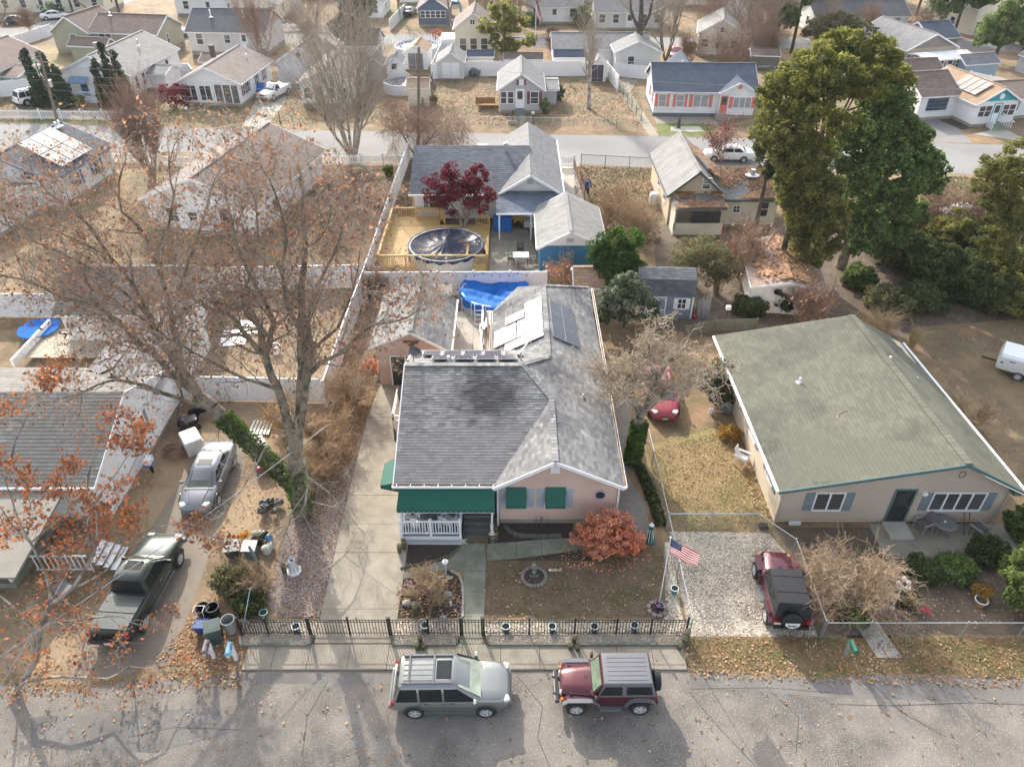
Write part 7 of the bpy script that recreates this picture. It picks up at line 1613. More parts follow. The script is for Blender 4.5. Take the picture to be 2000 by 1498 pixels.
# dry pampas grass behind the green roof
pg=thing('pampas_grass','tall clump of dry straw coloured grass behind the green roof','grass clump',G(1700,668))
segs=[]
rng.seed(4)
for k in range(420):
    t=rng.uniform(0,6.28);q=rng.uniform(.1,.5);l=rng.uniform(1.2,2.6);p=Vector((rng.uniform(-.9,.9),rng.uniform(-.4,.4),0));m=p+Vector((math.cos(t)*q*.6,math.sin(t)*q*.6,l*.75));e=m+Vector((math.cos(t)*q*2.2,math.sin(t)*q*2.2-.1,l*.2));segs+=[(tuple(p),tuple(m),.012,.01),(tuple(m),tuple(e),.012,.005)]
tag(tubes_np('blades',segs,3,M('straw',(.48,.34,.19),.8,.2,2),pg),None,None,None,'stuff')
wp=thing('bare_shrub','arching straw coloured shrub on the brown lawn behind the green roof','shrub',G(1770,690));segs=[]
for k in range(70):
    t=rng.uniform(-.6,1.6);q=rng.uniform(.4,1.4);l=rng.uniform(.8,1.8);p=Vector((0,0,0));m=Vector((math.cos(t)*q*.5,math.sin(t)*q*.5,l));e=m+Vector((math.cos(t)*q,math.sin(t)*q,-.1));segs+=[(tuple(p),tuple(m),.012,.01),(tuple(m),tuple(e),.01,.004)]
tag(tubes_np('stems',segs,3,M('straw_stem',(.36,.27,.12),.8,.2,2),wp),None,None,None,'stuff')
# ================================================================== vehicles (front = local +X)
def paint(name,c,metal=.35,rough=.32):return M(name,c,rough,.04,.6,metal=metal,coat=.6)
P_sage=paint('sage_paint',(.26,.268,.255),.5);P_sage_lo=paint('sage_cladding',(.12,.135,.125),.3,.5)
P_maroon=paint('maroon_paint',(.095,.016,.025),.3,.3);P_silver=paint('blue_silver_paint',(.23,.24,.265),.5,.35);P_dkgreen=paint('dark_green_paint',(.022,.033,.028),.3,.3)
P_white=paint('white_car_paint',(.75,.75,.75),0,.3);P_red=paint('faded_red_paint',(.32,.035,.05),.1,.5);P_pink=M('sunfaded_pink_paint',(.42,.2,.25),.8,.2,3);P_grey=paint('silver_car_paint',(.45,.46,.47),.6);P_dark=paint('dark_car_paint',(.02,.022,.026),.3);P_crim=paint('crimson_paint',(.25,.02,.03),.2)
trimg=M('grey_plastic',(.13,.135,.145),.6,.08);hardtop=M('grey_hardtop',(.135,.14,.152),.6,.1,2);lens=M('headlamp_lens',(.62,.62,.58),.12,.1,spec=.8);amber=M('amber_lens',(.6,.17,.02),.25,.1);redlens=M('tail_lens',(.35,.015,.02),.2,.1)
carglass=M('car_glass',(.018,.022,.022),.05,.4,1.5,spec=.4);screen=M('windscreen',(.10,.125,.105),.07,.55,1.8,spec=.9);softtop=M('black_canvas',(.018,.019,.022),.85,.15,3)
rimm=M('alloy',(.6,.6,.6),.35,.1,metal=.3)
WH={}
def wheel(root,x,y,R_,w,side,name='wheel'):
    k=(round(R_,2),round(w,2))
    if k not in WH:
        X=Matrix.Rotation(R(90),3,'X');t=MB();t.lathe((0,0,0),[(R_*.62,-w/2),(R_*.92,-w/2),(R_,-w*.36),(R_,w*.36),(R_*.92,w/2),(R_*.62,w/2)],24,X,cap=False)
        r=MB();r.lathe((0,0,0),[(R_*.62,-w*.42),(R_*.64,w*.5),(R_*.56,w*.5),(R_*.53,w*.1)],20,X,cap=False)
        for j in range(5):
            a=j*2*math.pi/5;r.beam((R_*.1*math.cos(a),-w*.36,R_*.1*math.sin(a)),(R_*.58*math.cos(a),-w*.44,R_*.58*math.sin(a)),w*.12,R_*.22,up=(math.sin(a),0,-math.cos(a)))
        r.lathe((0,0,0),[(R_*.16,w*.3),(R_*.15,w*.48),(.01,w*.5)],10,X)
        WH[k]=(t.mesh('tyre',rubber),r.mesh('rim',rimm))
    o=inst('wheel',WH[k][0],root,(x,y,R_),(0,0,0 if side<0 else math.pi));inst('rim',WH[k][1],o);return o
def loft(b,secs,close=True):
    n=len(secs[0]);vs_=[p for s in secs for p in s]
    fs=[(j*n+k,j*n+(k+1)%n,(j+1)*n+(k+1)%n,(j+1)*n+k) for j in range(len(secs)-1) for k in range(n)]+[tuple(range(n-1,-1,-1)),tuple(range((len(secs)-1)*n,len(secs)*n))]
    b.add(vs_,fs)
def body(name,st,mat,root,lo=None):
    b=MB();secs=[]
    for x,hw,zb,zt in st:
        h=[(hw*.86,zb),(hw*.97,zb+.07),(hw,zb+(zt-zb)*.45),(hw*.985,zt-(zt-zb)*.2),(hw*.94,zt-.05),(hw*.84,zt),(hw*.45,zt+.022)]
        secs.append([(x,y,z) for y,z in h]+[(x,-y,z) for y,z in h[::-1]])
    loft(b,secs);return b.build(name,mat,root,smooth=True)
def cabin(name,lv,mat,root):
    b=MB();secs=[]
    for z,x0,x1,hw in lv:
        c=min(.12,hw*.2);secs.append([(x0,-hw+c,z),(x0+c,-hw,z),(x1-c*1.5,-hw,z),(x1,-hw+c*2,z),(x1,hw-c*2,z),(x1-c*1.5,hw,z),(x0+c,hw,z),(x0,hw-c,z)])
    loft(b,secs);return b.build(name,mat,root,smooth=True)
def sidewin(root,lv,quads,mat=None,name='side_window'):
    """quads: (xa0,xb0,xa1,xb1,z0,z1): bottom and top x ranges"""
    def hw(z):
        for a,c in zip(lv[:-1],lv[1:]):
            if a[0]<=z<=c[0]:t=(z-a[0])/(c[0]-a[0]);return a[3]+(c[3]-a[3])*t
        return lv[-1][3]
    for q in quads:
        for s in (-1,1):
            b=MB();y0,y1=s*(hw(q[4])+.004),s*(hw(q[5])+.004);b.extr([(q[0],y0,q[4]),(q[1],y0,q[4]),(q[3],y1,q[5]),(q[2],y1,q[5])],(0,s*.008,0));b.build(name,mat or carglass,root)
def screenp(root,lv,front=True,mat=None,ins=.1,name='windscreen'):
    (z0,a0,b0,h0),(z1,a1,b1,h1)=lv[0],lv[2];x0,x1=(b0,b1) if front else (a0,a1);s=1 if front else-1;b=MB()
    za=z0+.05;t=.05/(z1-z0);xa=x0+(x1-x0)*t;zb_=z1-.04
    b.extr([(xa+s*.012,-h0+ins*1.6,za),(xa+s*.012,h0-ins*1.6,za),(x1+s*.012,h1-ins,zb_),(x1+s*.012,-h1+ins,zb_)],(s*.008,0,.006));b.build(name,mat or screen,root)
def arch(root,x,hw,R_,mat,w=.05,name='wheel_arch',proud=.02):
    for s in (-1,1):
        b=MB();n=10;pts=[]
        for k in range(n+1):t=math.pi*k/n;pts.append((x+(R_+.12)*math.cos(t),R_+(R_+.10)*math.sin(t)))
        for k in range(n):
            (xa,za),(xb,zb_)=pts[k],pts[k+1];ia=(x+(xa-x)*.86,R_+(za-R_)*.86);ib=(x+(xb-x)*.86,R_+(zb_-R_)*.86);b.extr([(ia[0],s*hw,ia[1]),(xa,s*hw,za),(xb,s*hw,zb_),(ib[0],s*hw,ib[1])],(0,s*proud,0))
        b.build(name,mat,root)
        b=MB();b.extr([(x+(R_+.05)*math.cos(t*math.pi/8),s*(hw-.02),R_+(R_+.05)*math.sin(t*math.pi/8)) for t in range(-2,11)],(0,s*.026,0));b.build('wheel_well_shade',black,root)  # no hollow is cut: a black disc on the side paints its shade
def boxp(name,mat,root,*bx,bevel=0):
    b=MB()
    for q in bx:b.box(*q)
    return b.build(name,mat,root,bevel=bevel)
def suv(label,loc,rz,pm_,lo,plate=None,group=None):
    o=thing('suv',label,'suv',(*loc,0),R(rz),group)
    body('body',[(-2.21,.74,.48,.86),(-2.14,.85,.36,1.0),(-1.9,.885,.32,1.05),(-.4,.89,.3,1.05),(.9,.89,.3,1.06),(1.25,.88,.3,1.05),(1.75,.86,.32,1.0),(2.03,.8,.36,.92),(2.16,.7,.42,.82),(2.2,.6,.48,.74)],pm_,o)
    lv=[(1.0,-2.08,1.18,.87),(1.32,-1.97,.74,.79),(1.64,-1.86,.3,.71),(1.72,-1.72,.15,.62),(1.735,-1.5,.02,.4)]
    cabin('cabin',lv,pm_,o);screenp(o,lv,True,M('pale_windscreen',(.36,.40,.29),.08,.5,1.6,spec=.9));screenp(o,lv,False,carglass,name='rear_window')
    sidewin(o,lv,[(-1.98,-1.18,-1.8,-1.2,1.03,1.6),(-1.1,-.28,-1.12,-.3,1.03,1.6),(-.2,1.0,-.22,.28,1.03,1.6)])
    boxp('sunroof',carglass,o,(-.5,.05,-.38,.38,1.72,1.748),bevel=.02)
    for y in (-.56,.56):boxp('roof_rail',trimg,o,(-1.75,.1,y-.02,y+.02,1.72,1.79))
    for x in (-1.5,-.6):boxp('roof_bar',trimg,o,(x-.035,x+.035,-.6,.6,1.775,1.805))
    for k in range(5):boxp('roof_rib',pm_,o,(-1.7,-.58,-.42+k*.21-.012,-.42+k*.21+.012,1.735,1.75))
    for s in (-1,1):
        boxp('sill',lo,o,(-1.0,.95,s*.90-.02,s*.90+.02,.28,.46));boxp('door_seam',black,o,(-1.13,-1.12,s*.891-.004,s*.891+.004,.48,1.04),(-.24,-.23,s*.893-.004,s*.893+.004,.48,1.04),(1.0,1.01,s*.892-.004,s*.892+.004,.48,1.04))
        for x in (-.95,.0):boxp('door_handle',chrome,o,(x,x+.16,s*.91-.015,s*.91+.015,.9,.94))
        b=MB();b.cbox((.92,s*.98,1.12),(.12,.2,.16));b.build('mirror',pm_,o,bevel=.03)
        b=MB();b.cbox((2.05,s*.66,.86),(.22,.24,.14),s*-.3);b.build('headlight',lens,o,bevel=.03)
        boxp('tail_light',redlens,o,(-2.17,-2.06,s*.82-.05,s*.82+.05,.78,1.02))
        boxp('side_moulding',lo,o,(-1.1,.95,s*.9-.012,s*.9+.012,.6,.68))
    boxp('front_bumper',lo,o,(2.12,2.26,-.72,.72,.4,.6),bevel=.05);boxp('rear_bumper',pm_,o,(-2.3,-2.12,-.78,.78,.42,.68),bevel=.05);boxp('grille',black,o,(2.17,2.215,-.42,.42,.62,.76));boxp('wiper',black,o,(1.13,1.16,-.7,.0,1.05,1.07),(1.12,1.15,.05,.6,1.05,1.07))
    for x in (-1.33,1.29):
        arch(o,x,.885,.36,lo)
        for s in (-1,1):wheel(o,x,s*.83,.36,.22,s)
    return o
def coupe(label,loc,rz,pm_,L=4.5,name='car',cat='car',hoodm=None,sun=False,tall=0):
    o=thing(name,label,cat,(*loc,0),R(rz));k=L/4.5;t=tall
    body('body',[(-2.25*k,.7,.45,.82+t),(-2.12*k,.83,.34,.93+t),(-1.6*k,.87,.28,.97+t),(0,.88,.26,.93+t),(.95*k,.88,.26,.91+t),(1.4*k,.86,.27,.85+t),(1.85*k,.8,.3,.76+t),(2.12*k,.68,.36,.65+t),(2.24*k,.5,.42,.56+t)],pm_,o)
    lv=[(.88+t,-1.75*k,1.12*k,.8),(1.1+t,-1.36*k,.71*k,.70),(1.32+t,-.98*k,.3*k,.6),(1.385+t,-.82*k,.08*k,.52),(1.395+t,-.6*k,-.1*k,.3)]
    cabin('cabin',lv,pm_,o);screenp(o,lv,True);screenp(o,lv,False,name='rear_window',mat=screen)
    sidewin(o,lv,[(-1.3*k,-.42*k,-.92*k,-.4*k,.96+t,1.26+t),(-.34*k,.82*k,-.32*k,.3*k,.96+t,1.26+t)])
    if sun:boxp('sunroof',carglass,o,(-.42,.02,-.36,.36,1.39,1.405),bevel=.01)
    for s in (-1,1):
        b=MB();b.cbox((1.98*k,s*.56,.7+t),(.32,.26,.12),s*-.5);b.build('headlight',lens,o,bevel=.04);boxp('tail_light',redlens,o,(-2.2*k,-2.08*k,s*.62-.14,s*.62+.14,.7+t,.86+t))
        b=MB();b.cbox((.78*k,s*.95,.98+t),(.12,.18,.13));b.build('mirror',trimg,o,bevel=.03);boxp('door_seam',black,o,(-.4*k,-.39*k,s*.88-.004,s*.88+.004,.4,.9+t),(.95*k,.96*k,s*.88-.004,s*.88+.004,.4,.88+t))
        b=MB();b.beam((1.1*k,s*.5,.935+t),(1.95*k,s*.3,.79+t),.025,.02);b.build('hood_crease',pm_,o)
    boxp('front_bumper',pm_,o,(2.05*k,2.27*k,-.62,.62,.36,.52),bevel=.06);boxp('rear_bumper',pm_,o,(-2.3*k,-2.1*k,-.74,.74,.4,.62),bevel=.05);boxp('grille',black,o,(2.14*k,2.275*k,-.2,.2,.5,.57));boxp('number_plate',M('cream_plate',(.55,.5,.3),.5,.05) if 'cream_plate' not in MATS else MATS['cream_plate'],o,(2.262*k,2.285*k,-.15,.15,.37,.5));boxp('wiper_cowl',black,o,(1.1*k,1.19*k,-.68,.68,.905+t,.925+t))
    for x in (-1.36*k,1.36*k):
        arch(o,x,.872,.32,pm_,proud=.012)
        for s in (-1,1):wheel(o,x,s*.81,.32,.2,s)
    return o
def pickup(label,loc,rz,pm_,cover=None,L=5.3,ext=True,bedm=None):
    o=thing('pickup',label,'pickup truck',(*loc,0),R(rz));k=L/5.3
    body('body',[(-2.62*k,.8,.5,1.02),(-2.55*k,.88,.42,1.06),(-1.0,.9,.38,1.06),(.6,.9,.38,1.06),(1.3*k,.9,.38,1.1),(2.0*k,.88,.4,1.06),(2.5*k,.82,.44,.96),(2.62*k,.74,.5,.86)],pm_,o)
    c0=-.72 if ext else-.2;lv=[(1.02,c0,1.32*k,.86),(1.35,c0+.08,.97*k,.767),(1.66,c0+.16,.62*k,.68),(1.74,c0+.3,.46*k,.6),(1.75,c0+.5,.3,.4)]
    cabin('cabin',lv,pm_,o);screenp(o,lv,True);screenp(o,lv,False,carglass,name='rear_window');sidewin(o,lv,[(c0+.2,c0+.66,c0+.24,c0+.66,1.1,1.58),(c0+.74,1.08*k,c0+.74,.56*k,1.1,1.58)] if ext else [(c0+.15,1.08*k,c0+.2,.56*k,1.1,1.58)])
    boxp('sunroof',carglass,o,(-.05,.42,-.36,.36,1.745,1.757),bevel=.01) if cover else None
    if cover:
        b=MB();b.box(-2.5*k,c0-.16,-.78,.78,1.085,1.13)
        b.box(-1.72*k,-1.68*k,-.76,.76,1.13,1.15);b.build('bed_cover',cover,o,bevel=.02)
    else:boxp('bed_floor',trimg,o,(-2.45*k,c0-.1,-.7,.7,1.082,1.086));boxp('bed_rail',pm_,o,(-2.55*k,c0-.05,.74,.86,1.06,1.14),(-2.55*k,c0-.05,-.86,-.74,1.06,1.14),(-2.6*k,-2.5*k,-.86,.86,1.0,1.12))
    for s in (-1,1):
        boxp('tail_light',redlens,o,(-2.66*k,-2.54*k,s*.78-.08,s*.78+.08,.74,1.02));boxp('headlight',lens,o,(2.5*k,2.66*k,s*.62-.14,s*.62+.14,.8,.94),bevel=.02);b=MB();b.cbox((.95*k,s*1.0,1.15),(.1,.22,.18));b.build('mirror',black,o,bevel=.03)
        boxp('running_board',chrome,o,(-.8,1.1,s*.95-.05,s*.95+.05,.36,.42));boxp('door_seam',black,o,(c0+.7,c0+.71,s*.903-.004,s*.903+.004,.5,1.04),(1.15*k,1.16*k,s*.903-.004,s*.903+.004,.5,1.06));boxp('door_handle',chrome,o,(c0+.78,c0+.94,s*.92-.015,s*.92+.015,.92,.96))
    boxp('rear_bumper',black if cover else chrome,o,(-2.8*k,-2.62*k,-.84,.84,.46,.66),bevel=.04);boxp('front_bumper',chrome if not cover else trimg,o,(2.58*k,2.78*k,-.86,.86,.44,.66),bevel=.04);boxp('grille',black,o,(2.6*k,2.64*k,-.46,.46,.7,.92));boxp('number_plate',M('pale_plate',(.6,.6,.55),.5,.05) if 'pale_plate' not in MATS else MATS['pale_plate'],o,(-2.815*k,-2.8*k,-.15,.15,.5,.62))
    for x in (-1.62*k,1.72*k):
        arch(o,x,.9,.38,black if cover else pm_)
        for s in (-1,1):wheel(o,x,s*.84,.38,.24,s)
    return o
def offroader(label,loc,rz,pm_,soft=False):
    o=thing('offroader',label,'off-road vehicle',(*loc,0),R(rz))
    b=MB();loft(b,[[(x,y,z) for y,z in ((-hw,zb),(-hw,zt-.04),(-hw+.04,zt),(hw-.04,zt),(hw,zt-.04),(hw,zb))] for x,hw,zb,zt in ((-1.72,.74,.5,1.06),(-1.6,.76,.48,1.08),(.42,.76,.48,1.08),(.62,.7,.5,1.09),(.66,.66,.52,1.09))]);b.build('tub',pm_,o,smooth=True)
    b=MB();loft(b,[[(x,y,z) for y,z in ((-hw,.55),(-hw,zt-.1),(-hw*.86,zt-.01),(-hw*.4,zt+.025),(hw*.4,zt+.025),(hw*.86,zt-.01),(hw,zt-.1),(hw,.55))] for x,hw,zt in ((.6,.66,1.09),(1.1,.6,1.08),(1.6,.53,1.04),(1.69,.52,1.0))]);b.build('hood',pm_,o,smooth=True)
    boxp('hood_vent',black,o,(.72,.86,-.1,.06,1.112,1.12));boxp('hood_latch',black,o,(1.3,1.42,-.6,-.56,.96,1.02),(1.3,1.42,.56,.6,.96,1.02));boxp('hood_seam',black,o,(.66,.67,-.66,.66,1.09,1.105))
    g=boxp('grille',pm_,o,(1.68,1.73,-.54,.54,.56,1.0),bevel=.02)
    for kx in range(7):boxp('slot',black,g,(1.728,1.736,-.24+kx*.08-.02,-.24+kx*.08+.02,.64,.92))
    for s in (-1,1):
        b=MB();b.lathe((1.72,s*.4,.82),[(.1,0),(.1,.04),(.06,.06),(.01,.065)],14,Matrix.Rotation(R(90),3,'Y'));b.build('headlight',lens,o)
# flat trapezoid front fender with grey flare
        b=MB();b.extr([(.45,s*.55,.92),(1.55,s*.55,.92),(1.72,s*.55,.76),(1.72,s*.55,.7),(1.5,s*.55,.86),(.5,s*.55,.86)],(0,s*.22,0));b.build('fender',pm_,o)
        fm=trimg if not soft else pm_
        b=MB();P_=[(.3,.5),(.46,.8),(.62,.9),(1.5,.9),(1.7,.74),(1.74,.62)]
        for (xa,za),(xb,zb_) in zip(P_[:-1],P_[1:]):b.beam((xa,s*.82,za),(xb,s*.82,zb_),.16,.06,up=(0,1,0)) if False else b.extr([(xa,s*.74,za),(xb,s*.74,zb_),(xb,s*.74,zb_+.05),(xa,s*.74,za+.05)],(0,s*.17,0))
        b.build('fender_flare',fm,o)
        b=MB();P_=[(-1.74,.62),(-1.62,.84),(-1.46,.93),(-.92,.93),(-.76,.82),(-.6,.52)]
        for (xa,za),(xb,zb_) in zip(P_[:-1],P_[1:]):b.extr([(xa,s*.74,za),(xb,s*.74,zb_),(xb,s*.74,zb_+.05),(xa,s*.74,za+.05)],(0,s*.17,0))
        b.build('fender_flare',fm,o)
        boxp('side_step',trimg,o,(-.5,.3,s*.84-.09,s*.84+.09,.36,.42),bevel=.02);boxp('indicator',amber,o,(1.66,1.76,s*.66-.05,s*.66+.05,.76,.84));boxp('tail_light',redlens,o,(-1.78,-1.72,s*.64-.06,s*.64+.06,.72,.9));b=MB();b.cbox((.5,s*.9,1.18),(.1,.16,.2));b.build('mirror',black,o,bevel=.02)
        boxp('door_seam',black,o,(-.5,-.49,s*.762-.004,s*.762+.004,.52,1.06),(.36,.37,s*.762-.004,s*.762+.004,.52,1.06));boxp('door_handle',black,o,(-.42,-.3,s*.78-.015,s*.78+.015,.92,.96))
        for x in (-1.18,1.18):wheel(o,x,s*.76,.375,.24,s)
# windscreen frame
    b=MB();b.extr([(.52,-.68,1.08),(.52,.68,1.08),(.2,.64,1.62),(.2,-.64,1.62)],(.05,0,.02));b.build('windscreen_frame',pm_,o)
    b=MB();b.extr([(.555,-.6,1.14),(.555,.6,1.14),(.28,.57,1.56),(.28,-.57,1.56)],(.03,0,.02));b.build('windscreen',M('green_windscreen',(.15,.2,.14),.08,.5,2,spec=.9) if 'green_windscreen' not in MATS else MATS['green_windscreen'],o);boxp('wiper',black,o,(.58,.6,-.5,-.05,1.1,1.12),(.58,.6,.05,.5,1.1,1.12))
    tm_=softtop if soft else hardtop
    b=MB();loft(b,[[(x0,-h,z),(x1,-h,z),(x1,h,z),(x0,h,z)] for z,x0,x1,h in ((1.06,-1.72,.4,.74),(1.62,-1.58,.22,.66),(1.72,-1.52,.2,.62),(1.735,-1.4,.1,.5))]);b.build('soft_top' if soft else 'hardtop',tm_,o,smooth=True)
    lv=[(1.06,-1.72,.4,.74),(1.62,-1.58,.22,.66),(1.72,-1.52,.2,.62)]
    sidewin(o,lv,[(-1.6,-.62,-1.5,-.62,1.14,1.55),(-.48,.36,-.46,.16,1.12,1.56)])
    b=MB();b.extr([(-1.7,-.62,1.14),(-1.7,.62,1.14),(-1.6,.56,1.56),(-1.6,-.56,1.56)],(-.012,0,0));b.build('rear_window',carglass,o)
    if soft:
        b=MB();b.box(-1.0,-.97,-.62,.62,1.735,1.75);b.build('roof_bow',softtop,o);b=MB();b.box(-.2,-.17,-.62,.62,1.735,1.75);b.build('roof_bow',softtop,o)
    else:
        for kx in range(6):boxp('roof_rib',tm_,o,(-1.4,.05,-.45+kx*.18-.05,-.45+kx*.18+.05,1.732,1.745))
    boxp('front_bumper',black if not soft else black,o,(1.8,1.95,-.66,.66,.5,.64),bevel=.03);boxp('bumper_face',chrome,o,(1.95,1.965,-.58,.58,.52,.62));boxp('tow_hook',black,o,(1.9,2.04,-.36,-.3,.6,.66),(1.9,2.04,.3,.36,.6,.66));boxp('rear_bumper',black,o,(-1.86,-1.74,-.72,.72,.48,.62),bevel=.03);boxp('frame_rail',black,o,(-1.7,1.8,-.42,-.3,.4,.52),(-1.7,1.8,.3,.42,.4,.52))
    Y=Matrix.Rotation(R(-90),3,'Y');b=MB();b.lathe((-1.75,.05,1.0),[(.36,0),(.385,.04),(.385,.18),(.36,.22),(.3,.22),(.01,.23)],24,Y);sp_=b.build('spare_wheel',softtop,o,smooth=True)
    if soft:
        b=MB();pts=[(-1.985,.05+.29*math.cos(t),1.0+.29*math.sin(t)) for t in [R(a) for a in range(170,375,15)]];b.extr(pts,(-.008,0,0));b.build('cover_band',whitew,sp_)
        cu=bpy.data.curves.new('lettering','FONT');cu.body='Jeep';cu.size=.22;cu.align_x='CENTER';cu.extrude=.004;tmp=bpy.data.objects.new('lettering',cu);C.objects.link(tmp);dg=bpy.context.evaluated_depsgraph_get();me=bpy.data.meshes.new_from_object(tmp.evaluated_get(dg));bpy.data.objects.remove(tmp);me.materials.clear();me.materials.append(black);inst('lettering',me,sp_,(-2.0,.05,.83),(R(90),0,R(-90)))
        boxp('number_plate',MATS['pale_plate'] if 'pale_plate' in MATS else whitew,o,(-1.8,-1.78,.42,.7,.66,.78))
    return o
suv('sage silver suv with roof rack parked at the sidewalk in front of the pink house',(-2.27,15.72),.8,P_sage,P_sage_lo)
offroader('maroon boxy off-roader with grey hardtop parked on the street facing the silver suv',(3.55,15.78),180.5,P_maroon)
coupe('silver blue coupe with sunroof parked on the left neighbour driveway',(-15.15,27.05),-89,P_silver,4.6,sun=True)
pickup('dark green pickup with covered bed seen from behind at lower left',(-15.85,20.35),86,P_dkgreen,cover=M('tonneau_vinyl',(.05,.06,.058),.45,.2,2,.3,8))
offroader('maroon off-roader with black soft top parked on the gravel bay seen from behind',(11.42,20.15),86,P_maroon,soft=True)
rc=coupe('sun faded red and pink old car half hidden behind the knobbly bare tree',(8.5,34.1),-92,P_red,4.7)
boxp('faded_boot',P_pink,rc,(-2.05,-1.5,-.7,.7,.955,.985));boxp('faded_roof',P_pink,rc,(-.75,.05,-.5,.5,1.392,1.402))
pickup('silver pickup behind the olive green house',tuple(G(342,74).xy),40,P_grey)
pickup('white pickup parked on the pale driveway by the bare tree',tuple(G(538,190).xy),-110,P_white,ext=False,L=4.9)
suv('white suv with dark tailgate parked left of the cypress',tuple(G(72,200).xy),50,P_white,P_dark)
coupe('white car parked on the far street behind the beige house',tuple(G(1420,312).xy),175,P_white,4.7,tall=.05)
coupe('white car by the glazed porch house at upper right',tuple(G(1775,138).xy),-60,P_white)
coupe('dark red car among brush at the top right of centre',tuple(G(1318,112).xy),-95,P_crim)
for lab,u,v,rz_c,pm_ in (('dark car parked at the top left apartment house',35,48,20,P_dark),('white van like car at the top left corner',110,38,20,P_white),('grey car beside the tan house at the top',800,30,80,P_dark),('white car in the cluttered yard at top centre',925,35,-90,P_white),('silver car at the very top left street',170,12,30,P_grey),('pale car half hidden in the right thicket',1880,430,10,P_white)):coupe(lab,tuple(G(u,v).xy),rz_c,pm_)
# camping trailer at the right edge
t=thing('trailer','small white box trailer with black wheel at the right edge','trailer',(31.0,36.3,0),R(-35))
b=MB();loft(b,[[(x,-.9,zb),(x,-.95,zb+.1),(x,-.95,zt-.15),(x,-.8,zt),(x,.8,zt),(x,.95,zt-.15),(x,.95,zb+.1),(x,.9,zb)] for x,zb,zt in ((-1.8,.6,1.1),(-1.7,.45,1.45),(1.5,.45,1.5),(1.8,.6,1.2))]);b.build('body',P_white,t,smooth=True)
for s in (-1,1):wheel(t,-.5,s*.86,.3,.2,s)
boxp('chassis',black,t,(-2.6,1.8,-.05,.05,.38,.46),(-1.7,1.6,-.85,-.78,.36,.45),(-1.7,1.6,.78,.85,.36,.45));boxp('side_vent',black,t,(-1.62,-1.5,-.96,-.94,.9,1.0),(-1.2,-.9,-.96,-.94,1.1,1.16));boxp('tail_light',redlens,t,(-1.78,-1.72,-.8,-.65,.7,.8))
# scooter by the picket fence
t=thing('motor_scooter','black scooter lying by the white picket fence at far left','scooter',G(45,206),R(15));
for x in (-.6,.6):
    b=MB();b.lathe((x,0,.3),[(.12,-.06),(.3,-.06),(.3,.06),(.12,.06)],12,Matrix.Rotation(R(90),3,'X'));b.build('wheel',rubber,t)
b=MB();b.beam((-.6,0,.5),(.3,0,.45),.3,.25);b.beam((.3,0,.4),(.55,0,.95),.12,.1);b.beam((.55,-.3,.98),(.55,.3,.98),.05,.05);b.build('body',black,t)
# ================================================================== garden and yard things
def pot(label,u,v,r=.17,h=.32,mat=None,plant=None,group='teal glazed pots along the iron fence',pos=None):
    p=pos or G(u,v);o=thing('plant_pot',label,'plant pot',p,0,group)
    b=MB();b.lathe((0,0,0),[(r*.7,0),(r*.95,h*.8),(r*.98,h),(r*.85,h),(r*.8,h*.7),(.01,h*.7)],16);b.build('pot',mat or teal,o,smooth=True)
    b=MB();b.lathe((0,0,h),[(r*.98,-.01),(r*1.08,0),(r*1.08,.025),(r*.86,.025)],16,cap=False);b.build('rim',M('pale_rim',(.5,.62,.63),.4,.1) if 'pale_rim' not in MATS else MATS['pale_rim'],o)
    b=MB();b.lathe((0,0,h*.72),[(r*.82,0),(.01,.03)],12);b.build('soil',mulch,o)
    segs=[]
    for k in range(14):t=rng.uniform(0,6.28);q=rng.uniform(0,r*.6);segs.append(((q*math.cos(t),q*math.sin(t),h*.7),(q*1.6*math.cos(t),q*1.6*math.sin(t),h*.7+rng.uniform(.06,.2)),.006,.004))
    tag(tubes_np('dead_stems',segs,3,bark_tan,o),None,None,None,'stuff');return o
pot('teal pot inside the fence corner by the gravel strip, set furthest left',517,1205);pot('teal pot against the iron fence left of the driveway gates',580,1232)
pot('teal pot with white rim at the fence between driveway gate and walk gate',831,1230);pot('teal pot at the iron fence just right of the walk gate',988,1232);pot('teal pot second to the right of the walk gate',1078,1232);pot('teal pot third to the right of the walk gate',1160,1232);pot('teal pot fourth to the right of the walk gate',1238,1230);pot('teal pot by the chain link fence near the flagpole',1316,1158)
pot('terracotta pot with a dried yellow plant in the right yard',1912,1180,.26,.3,terracotta,group=None)
b_=G(1912,1180);bush('dry golden foliage in the terracotta pot',1912,1165,.3,.75,leaf_yellow,.05,60,50)
# wooden piling clusters
def pilings(label,spots,hs,r=.12,name='wood_piling'):
    c=sum((Vector((*G(*s).xy,0)) for s in spots),Vector())/len(spots);o=thing(name,label,'wood piling',c)
    for s,h in zip(spots,hs):
        p=G(*s)-c;b=MB();b.lathe(p,[(r,-.05),(r*1.02,h*.5),(r*.97,h),(r*.6,h+.015),(.01,h+.02)],10);b.build('log',wood_old,o,smooth=True)
        q=MB()
        for z in (h*.82,h*.88):q.lathe(p+Vector((0,0,z)),[(r*1.04,0),(r*1.06,.015),(r*1.04,.03)],10)
        q.build('rope',M('rope',(.3,.26,.19),.9,.2) if 'rope' not in MATS else MATS['rope'],o)
pilings('three mossy log pilings on the sidewalk beside the suv',[(816,1268),(828,1268),(822,1258)],(.4,.38,.62),.1)
pilings('three mossy log pilings at the edge of the long gravel bed',[(1114,1268),(1128,1270),(1121,1257)],(.36,.34,.55),.1)
pilings('pair of mossy log pilings at the end of the sidewalk',[(1326,1268),(1336,1258)],(.4,.5),.1)
pilings('pair of log pilings at the porch corner by the driveway',[(781,1078),(790,1073)],(.5,.66),.11)
